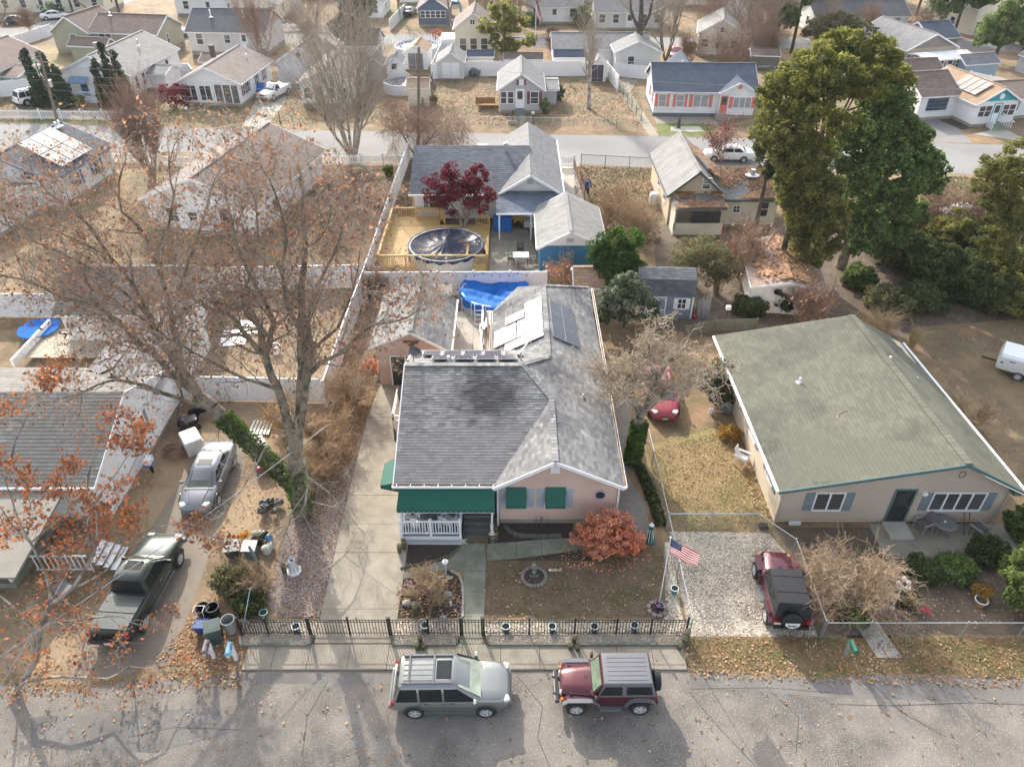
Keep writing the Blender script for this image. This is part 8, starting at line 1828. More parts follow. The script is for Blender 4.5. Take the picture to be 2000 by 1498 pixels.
pilings('tall mossy log standing in the mulch bed',[(812,1200)],(.75,),.13);pilings('short log post in the pink gravel',[(556,1118)],(.55,),.1);pilings('log piling with a figure at the porch steps',[(962,1058),(968,1052)],(.42,.5),.12)
pilings('mossy stump at the fence end by the gravel bay',[(1339,1250)],(.62,),.14)
# cherub figure
t=thing('statue','small cream figure on the log by the porch steps','statue',G(961,1058)+Vector((0,0,.44)));b=MB();b.ball((0,0,.13),.11,10,7,(1,.8,1.2));b.ball((.02,-.03,.3),.085,10,7);b.ball((-.1,-.05,.16),.05,8,5);b.ball((.1,-.05,.14),.05,8,5);b.build('figure',offwhite,t,smooth=True)
# lighthouse ornaments
def lighthouse(label,u,v,h,m1_,m2_,r=.2,sc=1):
    o=thing('lighthouse_ornament',label,'garden ornament',G(u,v));b=MB();b.lathe((0,0,0),[(r*1.5,0),(r*1.5,.08),(r,.1),(r*.55,h*.7),(r*.75,h*.71),(r*.75,h*.74)],8);b.build('tower',m1_,o)
    b=MB();b.lathe((0,0,h*.74),[(r*.42,0),(r*.42,h*.14)],8);b.build('lantern',glass,o);b=MB();b.lathe((0,0,h*.88),[(r*.6,0),(.02,h*.12)],8);b.build('cap',m2_,o);b=MB()
    for k in range(8):t=k*math.pi/4+.39;b.beam((r*1.0*math.cos(t),r*1.0*math.sin(t),.1),(r*.56*math.cos(t),r*.56*math.sin(t),h*.7),.025,.025)
    b.build('rib',m2_,o)
lighthouse('white lighthouse ornament standing in the pink gravel',575,1116,1.05,whitew,M('silver_grey',(.38,.39,.4),.5),.22);lighthouse('dark green and white lighthouse ornament beside the red bush',1268,1056,1.2,M('lh_green',(.02,.12,.08),.5),whitew,.2)
# lamp on post in bed
t=thing('garden_lamp','white post lamp with square lantern standing in the mulch bed','lamp',G(872,1130));b=MB();b.tube((0,0,0),(0,0,.95),.022,.018,8);b.build('post',white,t);b=MB();b.lathe((0,0,.95),[(.05,0),(.1,.06),(.11,.2),(.09,.21)],6);b.build('lantern',lens,t);b=MB();b.lathe((0,0,1.15),[(.15,0),(.03,.1),(.02,.14)],6);b.build('cap',white,t)
# rocks
for lab,u,v,s in (('pale angular rock in the mulch bed',795,1180,.22),('white rock at the left of the mulch bed',800,1160,.16),('grey flat rock at the right of the mulch bed',875,1162,.2),('pale rock near the iron fence in the mulch bed',866,1207,.16),('grey rock behind the lamp post',877,1130,.16)):
    o=thing('garden_rock',lab,'rock',G(u,v));b=MB();b.ball((0,0,s*.35),s,7,5,(1,.75,.6),.18);b.build('rock',stone,o)
t=thing('garden_flag','small red and white garden flag leaning in the mulch bed','flag',G(795,1150));b=MB();b.tube((0,0,0),(0,0,.6),.01,.01,5);b.build('stake',black,t);b=MB();b.extr([(0,0,.2),(.26,-.12,.24),(.28,-.1,.62),(.02,0,.58)],(0,.012,0));b.build('cloth',M('flag_print',(.6,.58,.55),.8,0,col2=(.42,.05,.06),c2scale=5),t)
t=thing('garden_ornament','white feather shaped ornament in the mulch bed','ornament',G(881,1185));b=MB();b.extr([(0,0,0),(.06,0,.12),(.05,0,.34),(-.02,0,.42),(-.06,0,.2)],(0,.03,0));b.build('ornament',white,t)
# stone rings
def ring(label,u,v,r,n,mat,name='stone_ring'):
    o=thing(name,label,'stone edging',G(u,v));b=MB();b.lathe((0,0,0),[(r-.05,0),(r-.05,.05),(.01,.06)],20);b.build('soil',mulch,o);w=2*math.pi*r/n*.9;q=MB();q.box(-w/2,w/2,-.075,.075,0,.11);me=None
    b=MB();b.extr([(-w/2,-.075,0),(w/2,-.075,0),(w/2*.85,.075,0),(-w/2*.85,.075,0)],(0,0,.11));me=b.mesh('paver',mat)
    for k in range(n):t=2*math.pi*k/n;inst('paver',me,o,(r*math.cos(t),r*math.sin(t),rng.uniform(-.01,.01)),(rng.uniform(-.06,.06),rng.uniform(-.06,.06),t+math.pi/2))
    return o
ring('ring of brown pavers round the little fountain on the lawn',1043,1128,.52,20,paver);ring('ring of brown pavers at the foot of the flagpole',1283,1190,.36,9,paver)
t=thing('garden_fountain','small grey pump fountain with an anchor inside the paver ring','fountain',G(1043,1122));boxp('column',M('granite',(.2,.19,.17),.8,.3,8),t,(-.1,.1,-.02,.14,0,.62),bevel=.02);b=MB();b.tube((0,-.16,.1),(0,-.16,.42),.025,.025,6);b.path([(.17*math.cos(a),-.16,.18-.14*math.sin(a)) for a in [R(k*20) for k in range(10)]],.025,5);b.tube((-.09,-.16,.36),(.09,-.16,.36),.02,.02,5);b.build('anchor',M('verdigris',(.25,.3,.26),.7,.2),t)
t=thing('wooden_ornament','small wooden boat shaped ornament lying on the lawn','ornament',G(1085,1114),R(5));boxp('plank',M('pale_board',(.5,.4,.26),.7,.2),t,(-.2,.28,-.06,.06,0,.08),bevel=.02);b=MB();b.ball((-.25,0,.07),.07,8,5);b.build('knob',white,t);b=MB();b.tube((.12,0,.08),(.12,0,.2),.03,.03,6);b.build('peg',black,t)
# flowers at flagpole
t=thing('flower_arrangement','black pot of red white and blue flowers at the flagpole foot','flowers',G(1286,1186));b=MB();b.lathe((0,0,0),[(.14,0),(.19,.22),(.16,.22),(.01,.2)],10);b.build('pot',black,t)
for nm,c in (('red_blossom',(.5,.02,.04)),('white_blossom',(.75,.72,.7)),('blue_blossom',(.05,.08,.4))):
    pts=np.array([(rng.uniform(-.16,.2),rng.uniform(-.22,.1),.22+rng.uniform(0,.16)) for _ in range(60)]);leaves_np(nm,pts,.035,leafm('petal_'+nm,c,None,.2),t,.9)
# flagpole and stars and stripes
fp=thing('flagpole','white flagpole leaning slightly beside the stone ring','flagpole',G(1287,1180));top=A(1310,1050,19.6)-G(1287,1180);b=MB();b.tube((0,0,0),top,.025,.02,8);b.ball(top,.045,8,6);b.build('pole',white,fp)
fl=thing('flag','american flag with stars and stripes flying from the white flagpole','flag',G(1287,1180)+top-Vector((0,0,.06)))
fw,fh=1.5,.82
def fpt(s,t):  # s along fly, t down hoist
    return Vector((s*fw*.78+.02,-.25*s-.05*math.sin(s*9+t*2),-t*fh*.95-s*.62+.05*math.sin(s*8+1)))
fred=M('flag_red',(.5,.03,.05),.7,0,trans=.2);fwh=M('flag_white',(.72,.7,.68),.7,0,trans=.2);fbl=M('flag_blue',(.025,.04,.16),.7,0,trans=.2);n=18
for k in range(13):
    b=MB();b.add([fpt(i/n,(k+j)/13) for j in (0,1) for i in range(n+1)],[(i,i+1,n+2+i,n+1+i) for i in range(n)]);b.build('stripe',fred if k%2==0 else fwh,fl)
b=MB();m=8;b.add([fpt(.4*i/m,7/13*j/m)+Vector((0,-.008,0)) for j in range(m+1) for i in range(m+1)],[(j*(m+1)+i,j*(m+1)+i+1,(j+1)*(m+1)+i+1,(j+1)*(m+1)+i) for j in range(m) for i in range(m)]);b.build('canton',fbl,fl)
b=MB()
for r_ in range(9):
    for c_ in range(6 if r_%2==0 else 5):
        s=(.4/12)*(1+2*c_+(r_%2));tt=7/13*(r_+1)/10;q=fpt(s,tt)+Vector((0,-.016,0));b.add([q+Vector((.02*(1 if k%2==0 else .42)*math.cos(R(90+36*k)),0,.02*(1 if k%2==0 else .42)*math.sin(R(90+36*k)))) for k in range(10)],[tuple(range(10))])
tag(b.build('stars',fwh,fl),None,None,None,'stuff')
# far flags
for lab,u,v,h in (('white flagpole with drooping flag behind the cedar',1045,128,7.5),):
    o=thing('flagpole',lab,'flagpole',G(u,v));b=MB();b.tube((0,0,0),(0,0,h),.06,.04,6);b.build('pole',white,o);b=MB();b.extr([(.05,0,h-.2),(.7,-.1,h-1.6),(.75,-.1,h-2.2),(.05,0,h-1.2)],(0,.02,0));b.build('flag',M('far_flag',(.5,.3,.32),.7,.1),o)
o=thing('flag','small american flag on the olive house roof corner','flag',A(268,28,121));b=MB();b.extr([(0,0,0),(1.2,-.1,-1.2),(1.3,-.1,-1.8),(.1,0,-.7)],(0,.02,0));b.build('cloth',MATS['far_flag'],o);b=MB();b.tube((0,0,.2),(-.4,0,-2.6),.04,.04,5);b.build('pole',white,o)
# porch furniture
def seat(label,loc,rz,frame,cush,w=.62,name='porch_chair',cat='chair',slat=True):
    o=thing(name,label,cat,loc,R(rz));boxp('seat',cush,o,(-w/2+.06,w/2-.06,-.28,.25,.38,.48),bevel=.02);
    if slat:
        for k in range(6):x=-w/2+.08+k*(w-.16)/5;b=MB();b.beam((x,.25,.42),(x,.42,1.0),.05,.02,up=(0,1,0));b.build('slat',frame,o)
    else:b=MB();b.extr([(-w/2+.05,.2,.46),(w/2-.05,.2,.46),(w/2-.05,.36,.95),(-w/2+.05,.36,.95)],(0,.08,0));b.build('back_cushion',cush,o)
    for s in (-1,1):boxp('arm',frame,o,(s*w/2-.05,s*w/2+.05,-.32,.32,.6,.65));boxp('leg',frame,o,(s*w/2-.03,s*w/2+.03,-.3,-.24,0,.6),(s*w/2-.03,s*w/2+.03,.24,.3,0,.6))
    return o
seat('white slatted rocking chair on the porch near the railing',(-2.95,23.75,.55),150,white,white);seat('white porch armchair with navy cushion beside the rocker',(-3.0,24.5,.55),20,white,M('navy_cushion',(.025,.04,.10),.8,.1),.66,slat=False);seat('wide wicker porch sofa with navy cushions',(-3.9,25.2,.55),0,M('wicker',(.22,.15,.1),.8,.3),MATS['navy_cushion'],1.5,'porch_sofa','sofa',False)
t=thing('side_table','small glass topped porch table with jars at the left railing','table',(-4.65,24.05,.55));boxp('table_top',lens,t,(-.25,.25,-.25,.25,.5,.53));boxp('leg',white,t,(-.22,-.18,-.22,-.18,0,.5),(.18,.22,-.22,-.18,0,.5),(-.22,-.18,.18,.22,0,.5),(.18,.22,.18,.22,0,.5));t=thing('jar','dark jar on the porch table','jar',(-4.6,24.05,1.08));b=MB();b.lathe((0,0,0),[(.07,0),(.08,.15),(.04,.22),(.04,.26)],8);b.build('jar',black,t)
# plants stakes at house bed
t=thing('garden_trellis','thin bare rose canes against the pink front wall','plant',(1.35,24.2,0));tubes_np('canes',[((x*.2,0,0),(x*.35+.05*(-1)**i,0,.75),.012,.008) for i,x in enumerate((-1,-.5,0,.4,.9,.2,-.2))],4,bark_dark,t)
t=thing('bed_edging','curved grey block edging round the house flower bed','stone edging',G(990,1040));
ed=[(985,1030),(995,1040),(1012,1047),(1040,1049),(1070,1049),(1098,1048)]
for i in range(len(ed)-1):
    for k in range(2):
        p=G(*ed[i]).lerp(G(*ed[i+1]),k/2);q=G(*ed[i]).lerp(G(*ed[i+1]),(k+.92)/2);b=MB(G(990,1040));b.beam(p+Vector((0,0,.07)),q+Vector((0,0,.07)),.16,.16);b.build('block',M('edge_block',(.12,.11,.10),.9,.3,4) if 'edge_block' not in MATS else MATS['edge_block'],t)
t=thing('bed_edging','curved grey stone edging round the walk side mulch bed','stone edging',G(903,1160));ed=[(903,1206),(905,1170),(903,1140),(896,1124),(880,1116)]
for i in range(len(ed)-1):
    n=5
    for k in range(n):p=G(*ed[i]).lerp(G(*ed[i+1]),k/n);q=G(*ed[i]).lerp(G(*ed[i+1]),(k+.9)/n);b=MB(G(903,1160));b.beam(p+Vector((0,0,.04)),q+Vector((0,0,.04)),.11,.12);b.build('block',stone,t)
t=thing('log_edging','timber log edging along the diagonal path with a sawn end','log',G(890,1075));ed=[(896,1072),(875,1090),(845,1099),(805,1106),(782,1112)];b=MB(G(890,1075));b.path([G(*p)+Vector((0,0,.06)) for p in ed],.07,8);b.build('log',wood_old,t)
# bins and clutter on the left
def bin_(label,u,v,h,mat,lid=None,r=.28,square=True,tilt=0):
    o=thing('rubbish_bin',label,'bin',G(u,v),R(tilt));b=MB()
    if square:loft(b,[[(-w,-w*.9,z),(w,-w*.9,z),(w,w*.9,z),(-w,w*.9,z)] for z,w in ((0.05,r*.75),(h,r),(h+.04,r*1.06))]);b.build('bin',mat,o,bevel=.03)
    else:b.lathe((0,0,0),[(r*.8,0),(r,h),(r*1.05,h),(r*1.05,h+.03),(r*.94,h+.03),(r*.75,.05),(.01,.05)],18);b.build('bin',mat,o,smooth=True)
    if lid:b=MB();b.extr([(-r*1.08,-r,h+.05),(r*1.08,-r,h+.05),(r*1.08,r,h+.12),(-r*1.08,r,h+.12)],(0,0,.04));b.build('lid',lid,o,bevel=.02);b=MB();b.tube((-r*.6,r,h+.1),(r*.6,r,h+.1),.03,.03,6);b.build('lid_handle',lid,o)
    if square:
        for s in (-1,1):b=MB();b.lathe((s*r*.7,r*.8,.1),[(.1,-.03),(.1,.03)],10,Matrix.Rotation(R(90),3,'Y'));b.build('wheel',black,o)
    return o
gbin=M('bin_green',(.045,.075,.07),.6,.1)
bin_('dark green lidded rubbish bin beside the mailbox posts',424,1250,.85,gbin,M('bin_lid',(.075,.105,.1),.6,.1),.3,True,20);bin_('grey round plastic dustbin beside the green bin',452,1232,.75,M('bin_grey',(.26,.27,.265),.6,.1),None,.27,False);bin_('black round dustbin behind the green bin',422,1206,.7,black,None,.26,False);bin_('open blue recycling tub among the bins',398,1232,.5,M('bin_blue',(.02,.06,.2),.5,.1),None,.28,True);bin_('black bagged bin at the back of the cluster',402,1205,.65,M('bag_black',(.02,.02,.022),.4,.3),None,.28,False)
bin_('grey green storage tub with a pale lid among the yard clutter',458,1083,.5,gbin,M('tub_lid',(.3,.31,.3),.5,.2),.33,True,10);bin_('white topped drum under tarp in the yard clutter',492,1085,.55,M('drum_teal',(.12,.2,.22),.5,.2),whitew,.3,False)
t=thing('walking_frame','white framed folding walker standing by the bins','walker',G(397,1212));b=MB()
for x in (-.2,.2):b.path([(x,-.2,0),(x,-.15,.8),(x,.15,.8),(x,.2,0)],.015,5)
b.tube((-.2,.15,.8),(.2,.15,.8),.015,.015,5);b.build('frame',whitew,t)
t=thing('propane_tank','row of blue and white gas cylinder among the clutter','cylinder',G(528,1060));b=MB();b.lathe((0,0,0),[(.14,0),(.17,.1),(.17,.4),(.1,.5),(.05,.55)],12);b.build('tank',M('tank_blue',(.05,.2,.35),.4,.1),t)
t=thing('sack_pile','pale crumpled sacks piled by the chain link post','sacks',G(522,1080));b=MB();b.ball((0,0,.22),.26,9,6,(.8,.9,1),.15);b.ball((.12,.25,.18),.22,9,6,(1,.9,1),.15);b.build('sacks',M('sack',(.5,.52,.45),.8,.2),t,smooth=True)
t=thing('flower_wreath','bright yellow artificial sunflowers on the yard clutter','flowers',G(478,1062));leaves_np('petals',crown([(-.2,0,.5,.18,.15,.12),(.12,.05,.55,.18,.15,.12)],8,.1,45),.045,leafm('petal_yellow',(.62,.3,.02),None,.2),t,.8);b=MB();b.ball((-.2,-.05,.5),.06,7,5);b.ball((.12,0,.55),.06,7,5);b.build('flower_centre',bark_dark,t)
t=thing('bag_heap','heap of black bags and a pale cushion under the clutter','bags',G(505,1060));b=MB();b.ball((0,0,.25),.32,9,6,(1,.8,.8),.2);b.ball((.2,.2,.35),.25,9,6,(1,.9,.8),.2);b.build('bags',MATS['bag_black'],t);b=MB();b.ball((0,.1,.55),.22,9,6,(1.3,.8,.5),.1);b.build('cushion',M('tan_cushion',(.3,.26,.18),.9,.2),t)
t=thing('tyre_heap','heap of dark engine parts and bags beside the ivy trunk','scrap heap',G(525,995));b=MB()
for k in range(7):b.ball((rng.uniform(-.4,.5),rng.uniform(-.4,.4),.18+rng.uniform(0,.2)),rng.uniform(.14,.26),8,5,(1,1,.8),.25)
b.build('scrap',M('scrap_dark',(.05,.05,.055),.6,.5,6),t)
t=thing('leaning_post','weathered timber post leaning by the clutter','post',G(517,1122));b=MB();b.tube((0,0,0),(-.28,-.05,1.9),.07,.06,8);b.build('post',wood_grey,t)
t=thing('leaning_pole','pale blue steel pole leaning over the bins','pole',G(472,1240));b=MB();b.tube((0,0,.0),(.5,.9,1.9),.022,.02,6);b.build('pole',M('pale_blue_steel',(.35,.45,.48),.5,.1),t)
t=thing('plastic_sheet','small blue plastic panel hanging in the shrub','panel',G(485,1190));boxp('panel',M('panel_blue',(.01,.2,.55),.5,.1),t,(-.12,.12,-.03,.0,.15,.5))
# mailboxes: white posts, boxes
def mailbox(label,u,v,boxm,rz=0,h=1.0,pm_=None,brace=True):
    o=thing('mailbox',label,'mailbox',G(u,v),R(rz));boxp('post',pm_ or white,o,(-.06,.06,-.06,.06,0,h))
    if brace:b=MB();b.beam((0,-.05,h*.45),(0,-.4,h-.02),.07,.07);b.beam((0,.1,h-.0),(0,-.55,h-.0),.09,.06);b.build('brace',pm_ or white,o)
    b=MB();n=8;prof=[(-.1,0),(.1,0)]+[(.1*math.cos(R(a)),.12+.1*math.sin(R(a))) for a in range(0,181,30)];b.extr([(x,-.52,h+.03+z) for x,z in prof],(0,.5,0));b.build('box',boxm,o);b=MB();b.extr([(x*.92,-.535,h+.035+z*.95) for x,z in prof],(0,.014,0));b.build('door',boxm,o);boxp('flag',redlens,o,(.105,.115,-.3,-.26,h+.1,h+.3),(.105,.115,-.3,-.14,h+.24,h+.3));return o
mailbox('white post mailbox with pale blue sky print beside the gravel bed',462,1288,M('mailbox_sky',(.25,.5,.66),.4,.3,6),5);mailbox('steel mailbox on white post in front of the blue tub',418,1284,M('mailbox_steel',(.3,.28,.28),.3,.2,metal=.6),5);mailbox('dark green mailbox on a thin post in the right verge',1649,1282,M('mailbox_green',(.012,.11,.075),.4,.1),0,.95,steel,False)
t=thing('drum','blue and white round drum under the steel mailbox','drum',G(410,1272));b=MB();b.lathe((0,0,0),[(.16,0),(.17,.4),(.01,.42)],12);b.build('drum',M('drum_print',(.03,.13,.3),.5,0,col2=(.6,.6,.6),c2scale=4),t)
# four globe lamp
t=thing('street_lamp','white multi armed globe lamp post standing in the right yard','lamp post',G(1742,1187));top=A(1768,1140,19.9)-G(1742,1187);tz=max(1.5,top.z);b=MB();b.lathe((0,0,0),[(.1,0),(.09,.06),(.04,.12),(.035,tz*.5),(.03,tz)],10);b.build('post',whitew,t)
for k,(x,y,z) in enumerate(((-.22,0,.12),(.22,.05,.1),(.1,-.2,.08),(0,.1,.3))):
    b=MB();b.path([(0,0,tz-.15),(x*.8,y*.8,tz-.18),(x,y,tz+z-.1)],.02,5);b.build('arm',whitew,t);b=MB();b.ball((x,y,tz+z),.11,10,7);b.build('globe',M('globe_glass',(.72,.68,.66),.3,.05) if 'globe_glass' not in MATS else MATS['globe_glass'],t,smooth=True)
# patio set of the taupe house
t=thing('patio_table','round glass patio table on a dark slab under the picture window','table',G(1835,1040));b=MB();b.lathe((0,0,.7),[(.5,0),(.52,.015),(.5,.03),(.01,.03)],24);b.build('table_top',M('dim_glass',(.16,.16,.16),.15,.2),t);b=MB();b.lathe((0,0,.7),[(.5,-.01),(.53,.01),(.51,.035)],24,cap=False);b.build('rim',M('table_rim',(.3,.29,.28),.5),t)
for k in range(4):a=k*1.57+.6;b=MB();b.tube((.15*math.cos(a),.15*math.sin(a),.7),(.42*math.cos(a),.42*math.sin(a),0),.018,.018,6);b.build('leg',MATS['table_rim'],t)
b=MB();b.ball((0,0,.74),.06,8,5);b.build('umbrella_hub',lens,t)
sling=M('taupe_sling',(.14,.125,.115),.8,.15,4)
seat('taupe sling chair left of the round patio table',tuple(G(1800,1035)),-70,MATS['table_rim'],sling,.6,'patio_chair','chair',False);seat('taupe sling chair at the right end of the patio',tuple(G(1905,1045)),-150,MATS['table_rim'],sling,.6,'patio_chair','chair',False)
t=thing('garden_tools','pair of black handled tools leaning on the taupe wall','tools',G(1880,1043));b=MB()
for x in (0,.25):b.tube((x,-.1,0),(x-.2,.25,1.1),.015,.015,5);b.ball((x-.2,.25,1.12),.04,6,4)
b.build('handles',black,t)
seat('white plastic chair tipped against the cream side wall',tuple(G(1447,905)),55,white,white,.56,'garden_chair','chair')
t=thing('lawn_windmill','small red plastic bird ornament in the right yard','ornament',G(1806,1200));b=MB();b.extr([(-.25,.1,.15),(0,0,.2),(.25,-.12,.1),(.1,.05,.25),(.0,.12,.32)],(0,.03,.05));b.build('wings',M('plastic_red',(.5,.02,.05),.4),t)
t=thing('fallen_pole','pale stick lying across the right yard bed','stick',G(1800,1145));b=MB();b.tube((-.7,-.15,.03),(.7,.25,.08),.02,.015,5);b.build('stick',bark_pale,t)
t=thing('folding_table','dark plastic box lying against the chain link corner','box',G(1490,1030));boxp('box',black,t,(-.2,.2,-.15,.15,0,.2),bevel=.02)
# left yard things
t=thing('white_cube_crate','big white plastic storage box behind the silver coupe','storage box',G(380,878),R(35));b=MB();loft(b,[[(-w,-d,z),(w,-d,z),(w,d,z),(-w,d,z)] for z,w,d in ((.04,.42,.55),(.95,.45,.6),(1.0,.42,.57))]);b.build('box',whitew,t,bevel=.04);boxp('lid_edge',offwhite,t,(-.47,.47,-.62,.62,.8,.85))
t=thing('red_wheelbarrow','red handcart with white boards behind the leaning ivy trunk','cart',G(518,915),R(25));boxp('tub',M('cart_red',(.3,.03,.04),.5,.2),t,(-.4,.4,-.55,.55,.3,.6),bevel=.05);boxp('board',whitew,t,(-.38,.38,-.2,1.6,.66,.7),(-.3,.3,.5,1.8,.72,.76));b=MB();b.lathe((-.42,-.4,.2),[(.2,-.05),(.2,.05)],12,Matrix.Rotation(R(90),3,'Y'));b.lathe((.42,-.4,.2),[(.2,-.05),(.2,.05)],12,Matrix.Rotation(R(90),3,'Y'));b.build('wheel',rubber,t)
t=thing('timber_pallet','pale timber pallet lying by the white fence','pallet',G(510,838));b=None
for k in range(6):boxp('plank',offwhite,t,(-.55+k*.2,-.42+k*.2,-.6,.6,.1,.14))
boxp('bearer',wood_grey,t,(-.6,.6,-.55,-.45,0,.1),(-.6,.6,.45,.55,0,.1))
t=thing('mower','black ride on mower parked by the white gable','mower',G(370,835),R(30));boxp('body',black,t,(-.4,.5,-.3,.3,.25,.6),bevel=.06);boxp('seat',M('seat_dark',(.03,.03,.035),.6),t,(-.35,-.05,-.2,.2,.6,.75),(-.42,-.34,-.2,.2,.6,1.0))
for x,y in ((-.35,-.35),(-.35,.35),(.4,-.35),(.4,.35)):b=MB();b.lathe((x,y,.2),[(.2,-.07),(.2,.07)],12,Matrix.Rotation(R(90),3,'X'));b.build('wheel',rubber,t)
t=thing('motorcycle','black motorcycle under the bare branches by the white gable','motorcycle',G(405,812),R(10));
for x in (-.65,.65):b=MB();b.lathe((x,0,.3),[(.18,-.06),(.31,-.05),(.31,.05),(.18,.06)],14,Matrix.Rotation(R(90),3,'X'));b.build('wheel',rubber,t)
b=MB();b.beam((-.6,0,.4),(.4,0,.55),.2,.3);b.beam((.35,0,.6),(.6,0,.3),.08,.08);b.tube((.4,-.35,.98),(.4,.35,.98),.025,.025,6);b.beam((.4,0,.5),(.4,0,.98),.06,.06);b.build('body',black,t);boxp('seat',MATS['seat_dark'],t,(-.6,.05,-.14,.14,.62,.75),bevel=.04)
t=thing('outboard_motor','white and blue outboard motor on a stand by the white house','outboard motor',G(300,925));boxp('cowling',whitew,t,(-.18,.18,-.25,.25,.75,1.1),bevel=.07);boxp('band',M('om_blue',(.03,.1,.35),.4),t,(-.185,.185,-.255,.255,.7,.76));b=MB();b.tube((0,0,.1),(0,0,.72),.07,.09,8);b.build('shaft',black,t);b=MB();b.tube((-.3,.2,0),(0,0,.7),.03,.03,5);b.tube((.3,.2,0),(0,0,.7),.03,.03,5);b.build('stand',steel,t)
t=thing('brush_pile','rusty coil of wire and brush beside the white gable','brush pile',G(345,885));segs=[]
for k in range(160):a=rng.uniform(0,6.28);r_=rng.uniform(.2,.6);p=Vector((r_*math.cos(a),r_*math.sin(a),rng.uniform(.05,.4)));q=p+Vector((-math.sin(a),math.cos(a),rng.uniform(-.1,.2)))*rng.uniform(.3,.6);segs.append((tuple(p),tuple(q),.012,.008))
tag(tubes_np('stems',segs,3,bark_red,t),None,None,None,'stuff')
t=thing('white_stair','white timber porch stair and railing beside the left house','stair',(-18.6,22.6,0),R(0));b=MB()
for k in range(10):b.box(-2.4+k*.24,-2.36+k*.24,-1.0,-.96,.1,1.0)
b.box(-2.5,0,-1.02,-.95,1.0,1.07);b.box(-2.5,0,-1.0,-.96,.1,.16);b.build('railing',white,t)
for k in range(4):boxp('tread',white,t,(.0+k*.26,.28+k*.26,-1.0,.3,.62-k*.17,.66-k*.17))
boxp('stringer',white,t,(0,.06,-1.02,-.98,0,.62))
t=thing('wheelbarrow','grey wheelbarrow under the sycamore branches','wheelbarrow',G(130,1165),R(60));b=MB();loft(b,[[(-w,-d,z),(w,-d,z),(w,d,z),(-w,d,z)] for z,w,d in ((.3,.22,.3),(.6,.32,.45))]);b.build('tray',M('barrow_grey',(.12,.12,.13),.5,.2),t);b=MB();b.lathe((0,.55,.18),[(.18,-.04),(.18,.04)],12,Matrix.Rotation(R(90),3,'Y'));b.build('wheel',rubber,t);b=MB();b.tube((-.2,.5,.2),(-.3,-1.0,.5),.02,.02,5);b.tube((.2,.5,.2),(.3,-1.0,.5),.02,.02,5);b.build('handle',wood_old,t)
for lab,u,v,rz_b,(w_,d_) in (('long white vinyl boards lying in the sandy back garden',470,650,5,(1.1,.25)),('stack of white boards lying nearer in the sandy back garden',455,668,8,(.8,.5)),('curved white board lying furthest in the sandy back garden',488,634,-10,(.8,.3))):
    o=thing('white_boards',lab,'boards',G(u,v),R(rz_b))
    for k in range(3):boxp('board',white,o,(-w_,w_,-d_+k*d_*.66,-d_+k*d_*.66+d_*.6,.03+.01*k,.07+.01*k))
t=thing('white_planter','white basket like planter standing in the sandy garden','planter',G(540,690));b=MB();b.lathe((0,0,0),[(.22,0),(.3,.6),(.25,.6),(.2,.1)],12);b.build('planter',whitew,t)
t=thing('kids_ride','blue and black toy quad in the leafy garden','toy',G(405,592),R(30));boxp('body',M('toy_blue',(.02,.04,.5),.4),t,(-.5,.5,-.25,.25,.3,.6),bevel=.08)
for x,y in ((-.4,-.35),(-.4,.35),(.4,-.35),(.4,.35)):b=MB();b.lathe((x,y,.22),[(.22,-.08),(.22,.08)],12,Matrix.Rotation(R(90),3,'X'));b.build('wheel',rubber,t)
t=thing('timber_platform','bare timber platform with white rail in the left garden','platform',G(150,680));
for k in range(10):boxp('board',M('pale_ply',(.42,.37,.28),.8,.15) if 'pale_ply' not in MATS else MATS['pale_ply'],t,(-2.3,2.3,-1.6+k*.33,-1.29+k*.33,.35,.4))
boxp('white_rail',white,t,(-2.5,-2.36,-2.6,2.0,.4,.9))
# pool patio: table, chairs, toys
t=thing('patio_table','white tiled patio table beside the timber pool deck','table',G(1017,515));boxp('table_top',whitew,t,(-.6,.6,-.45,.45,.7,.75));boxp('leg',black,t,(-.55,-.5,-.4,-.35,0,.7),(.5,.55,-.4,-.35,0,.7),(-.55,-.5,.35,.4,0,.7),(.5,.55,.35,.4,0,.7))
iron=M('dark_iron',(.03,.027,.025),.6)
ch=None
for lab,u,v,rz_c in (('black metal chair at the far side of the white patio table',1016,497,0),('black metal chair at the left of the white patio table',998,515,90),('black metal chair nearest the fence at the white patio table',1018,531,180),('black metal chair at the right of the white patio table',1042,514,-90)):
    if ch is None:
        ch=thing('patio_chair',lab,'chair',G(u,v),R(rz_c),'black patio chairs');boxp('seat',iron,ch,(-.25,.25,-.25,.25,.42,.46))
        for k in range(4):boxp('back_slat',iron,ch,(-.25,.25,.23,.26,.52+k*.12,.57+k*.12))
        for x,y in ((-.23,-.23),(.23,-.23),(-.23,.23),(.23,.23)):boxp('leg',iron,ch,(x-.02,x+.02,y-.02,y+.02,0,.42 if y<0 else 1.0))
        for s in (-.26,.26):boxp('arm',iron,ch,(s-.02,s+.02,-.25,.25,.62,.66))
    else:copy_tree(ch,G(u,v),R(rz_c),lab)
t=thing('grill','large box under a bright blue cover on the pool patio','covered grill',G(982,447));b=MB();loft(b,[[(-w,-d,z),(w,-d,z),(w,d,z),(-w,d,z)] for z,w,d in ((0,.75,.55),(.9,.72,.5),(1.15,.66,.42))]);b.build('cover',blue_tarp,t,bevel=.05)
t=thing('yellow_compressor','yellow wheeled machine beside the blue cover','machine',G(1012,440));boxp('body',M('machine_yellow',(.5,.33,.06),.5,.2),t,(-.4,.4,-.3,.3,.3,.9),bevel=.06);b=MB();b.lathe((0,-.34,.25),[(.25,-.06),(.25,.06)],14,Matrix.Rotation(R(90),3,'X'));b.build('wheel',rubber,t)
t=thing('crate','white crate under the navy porch roof','crate',G(1035,442));boxp('crate',whitew,t,(-.5,.4,-.3,.3,0,.5),bevel=.03)
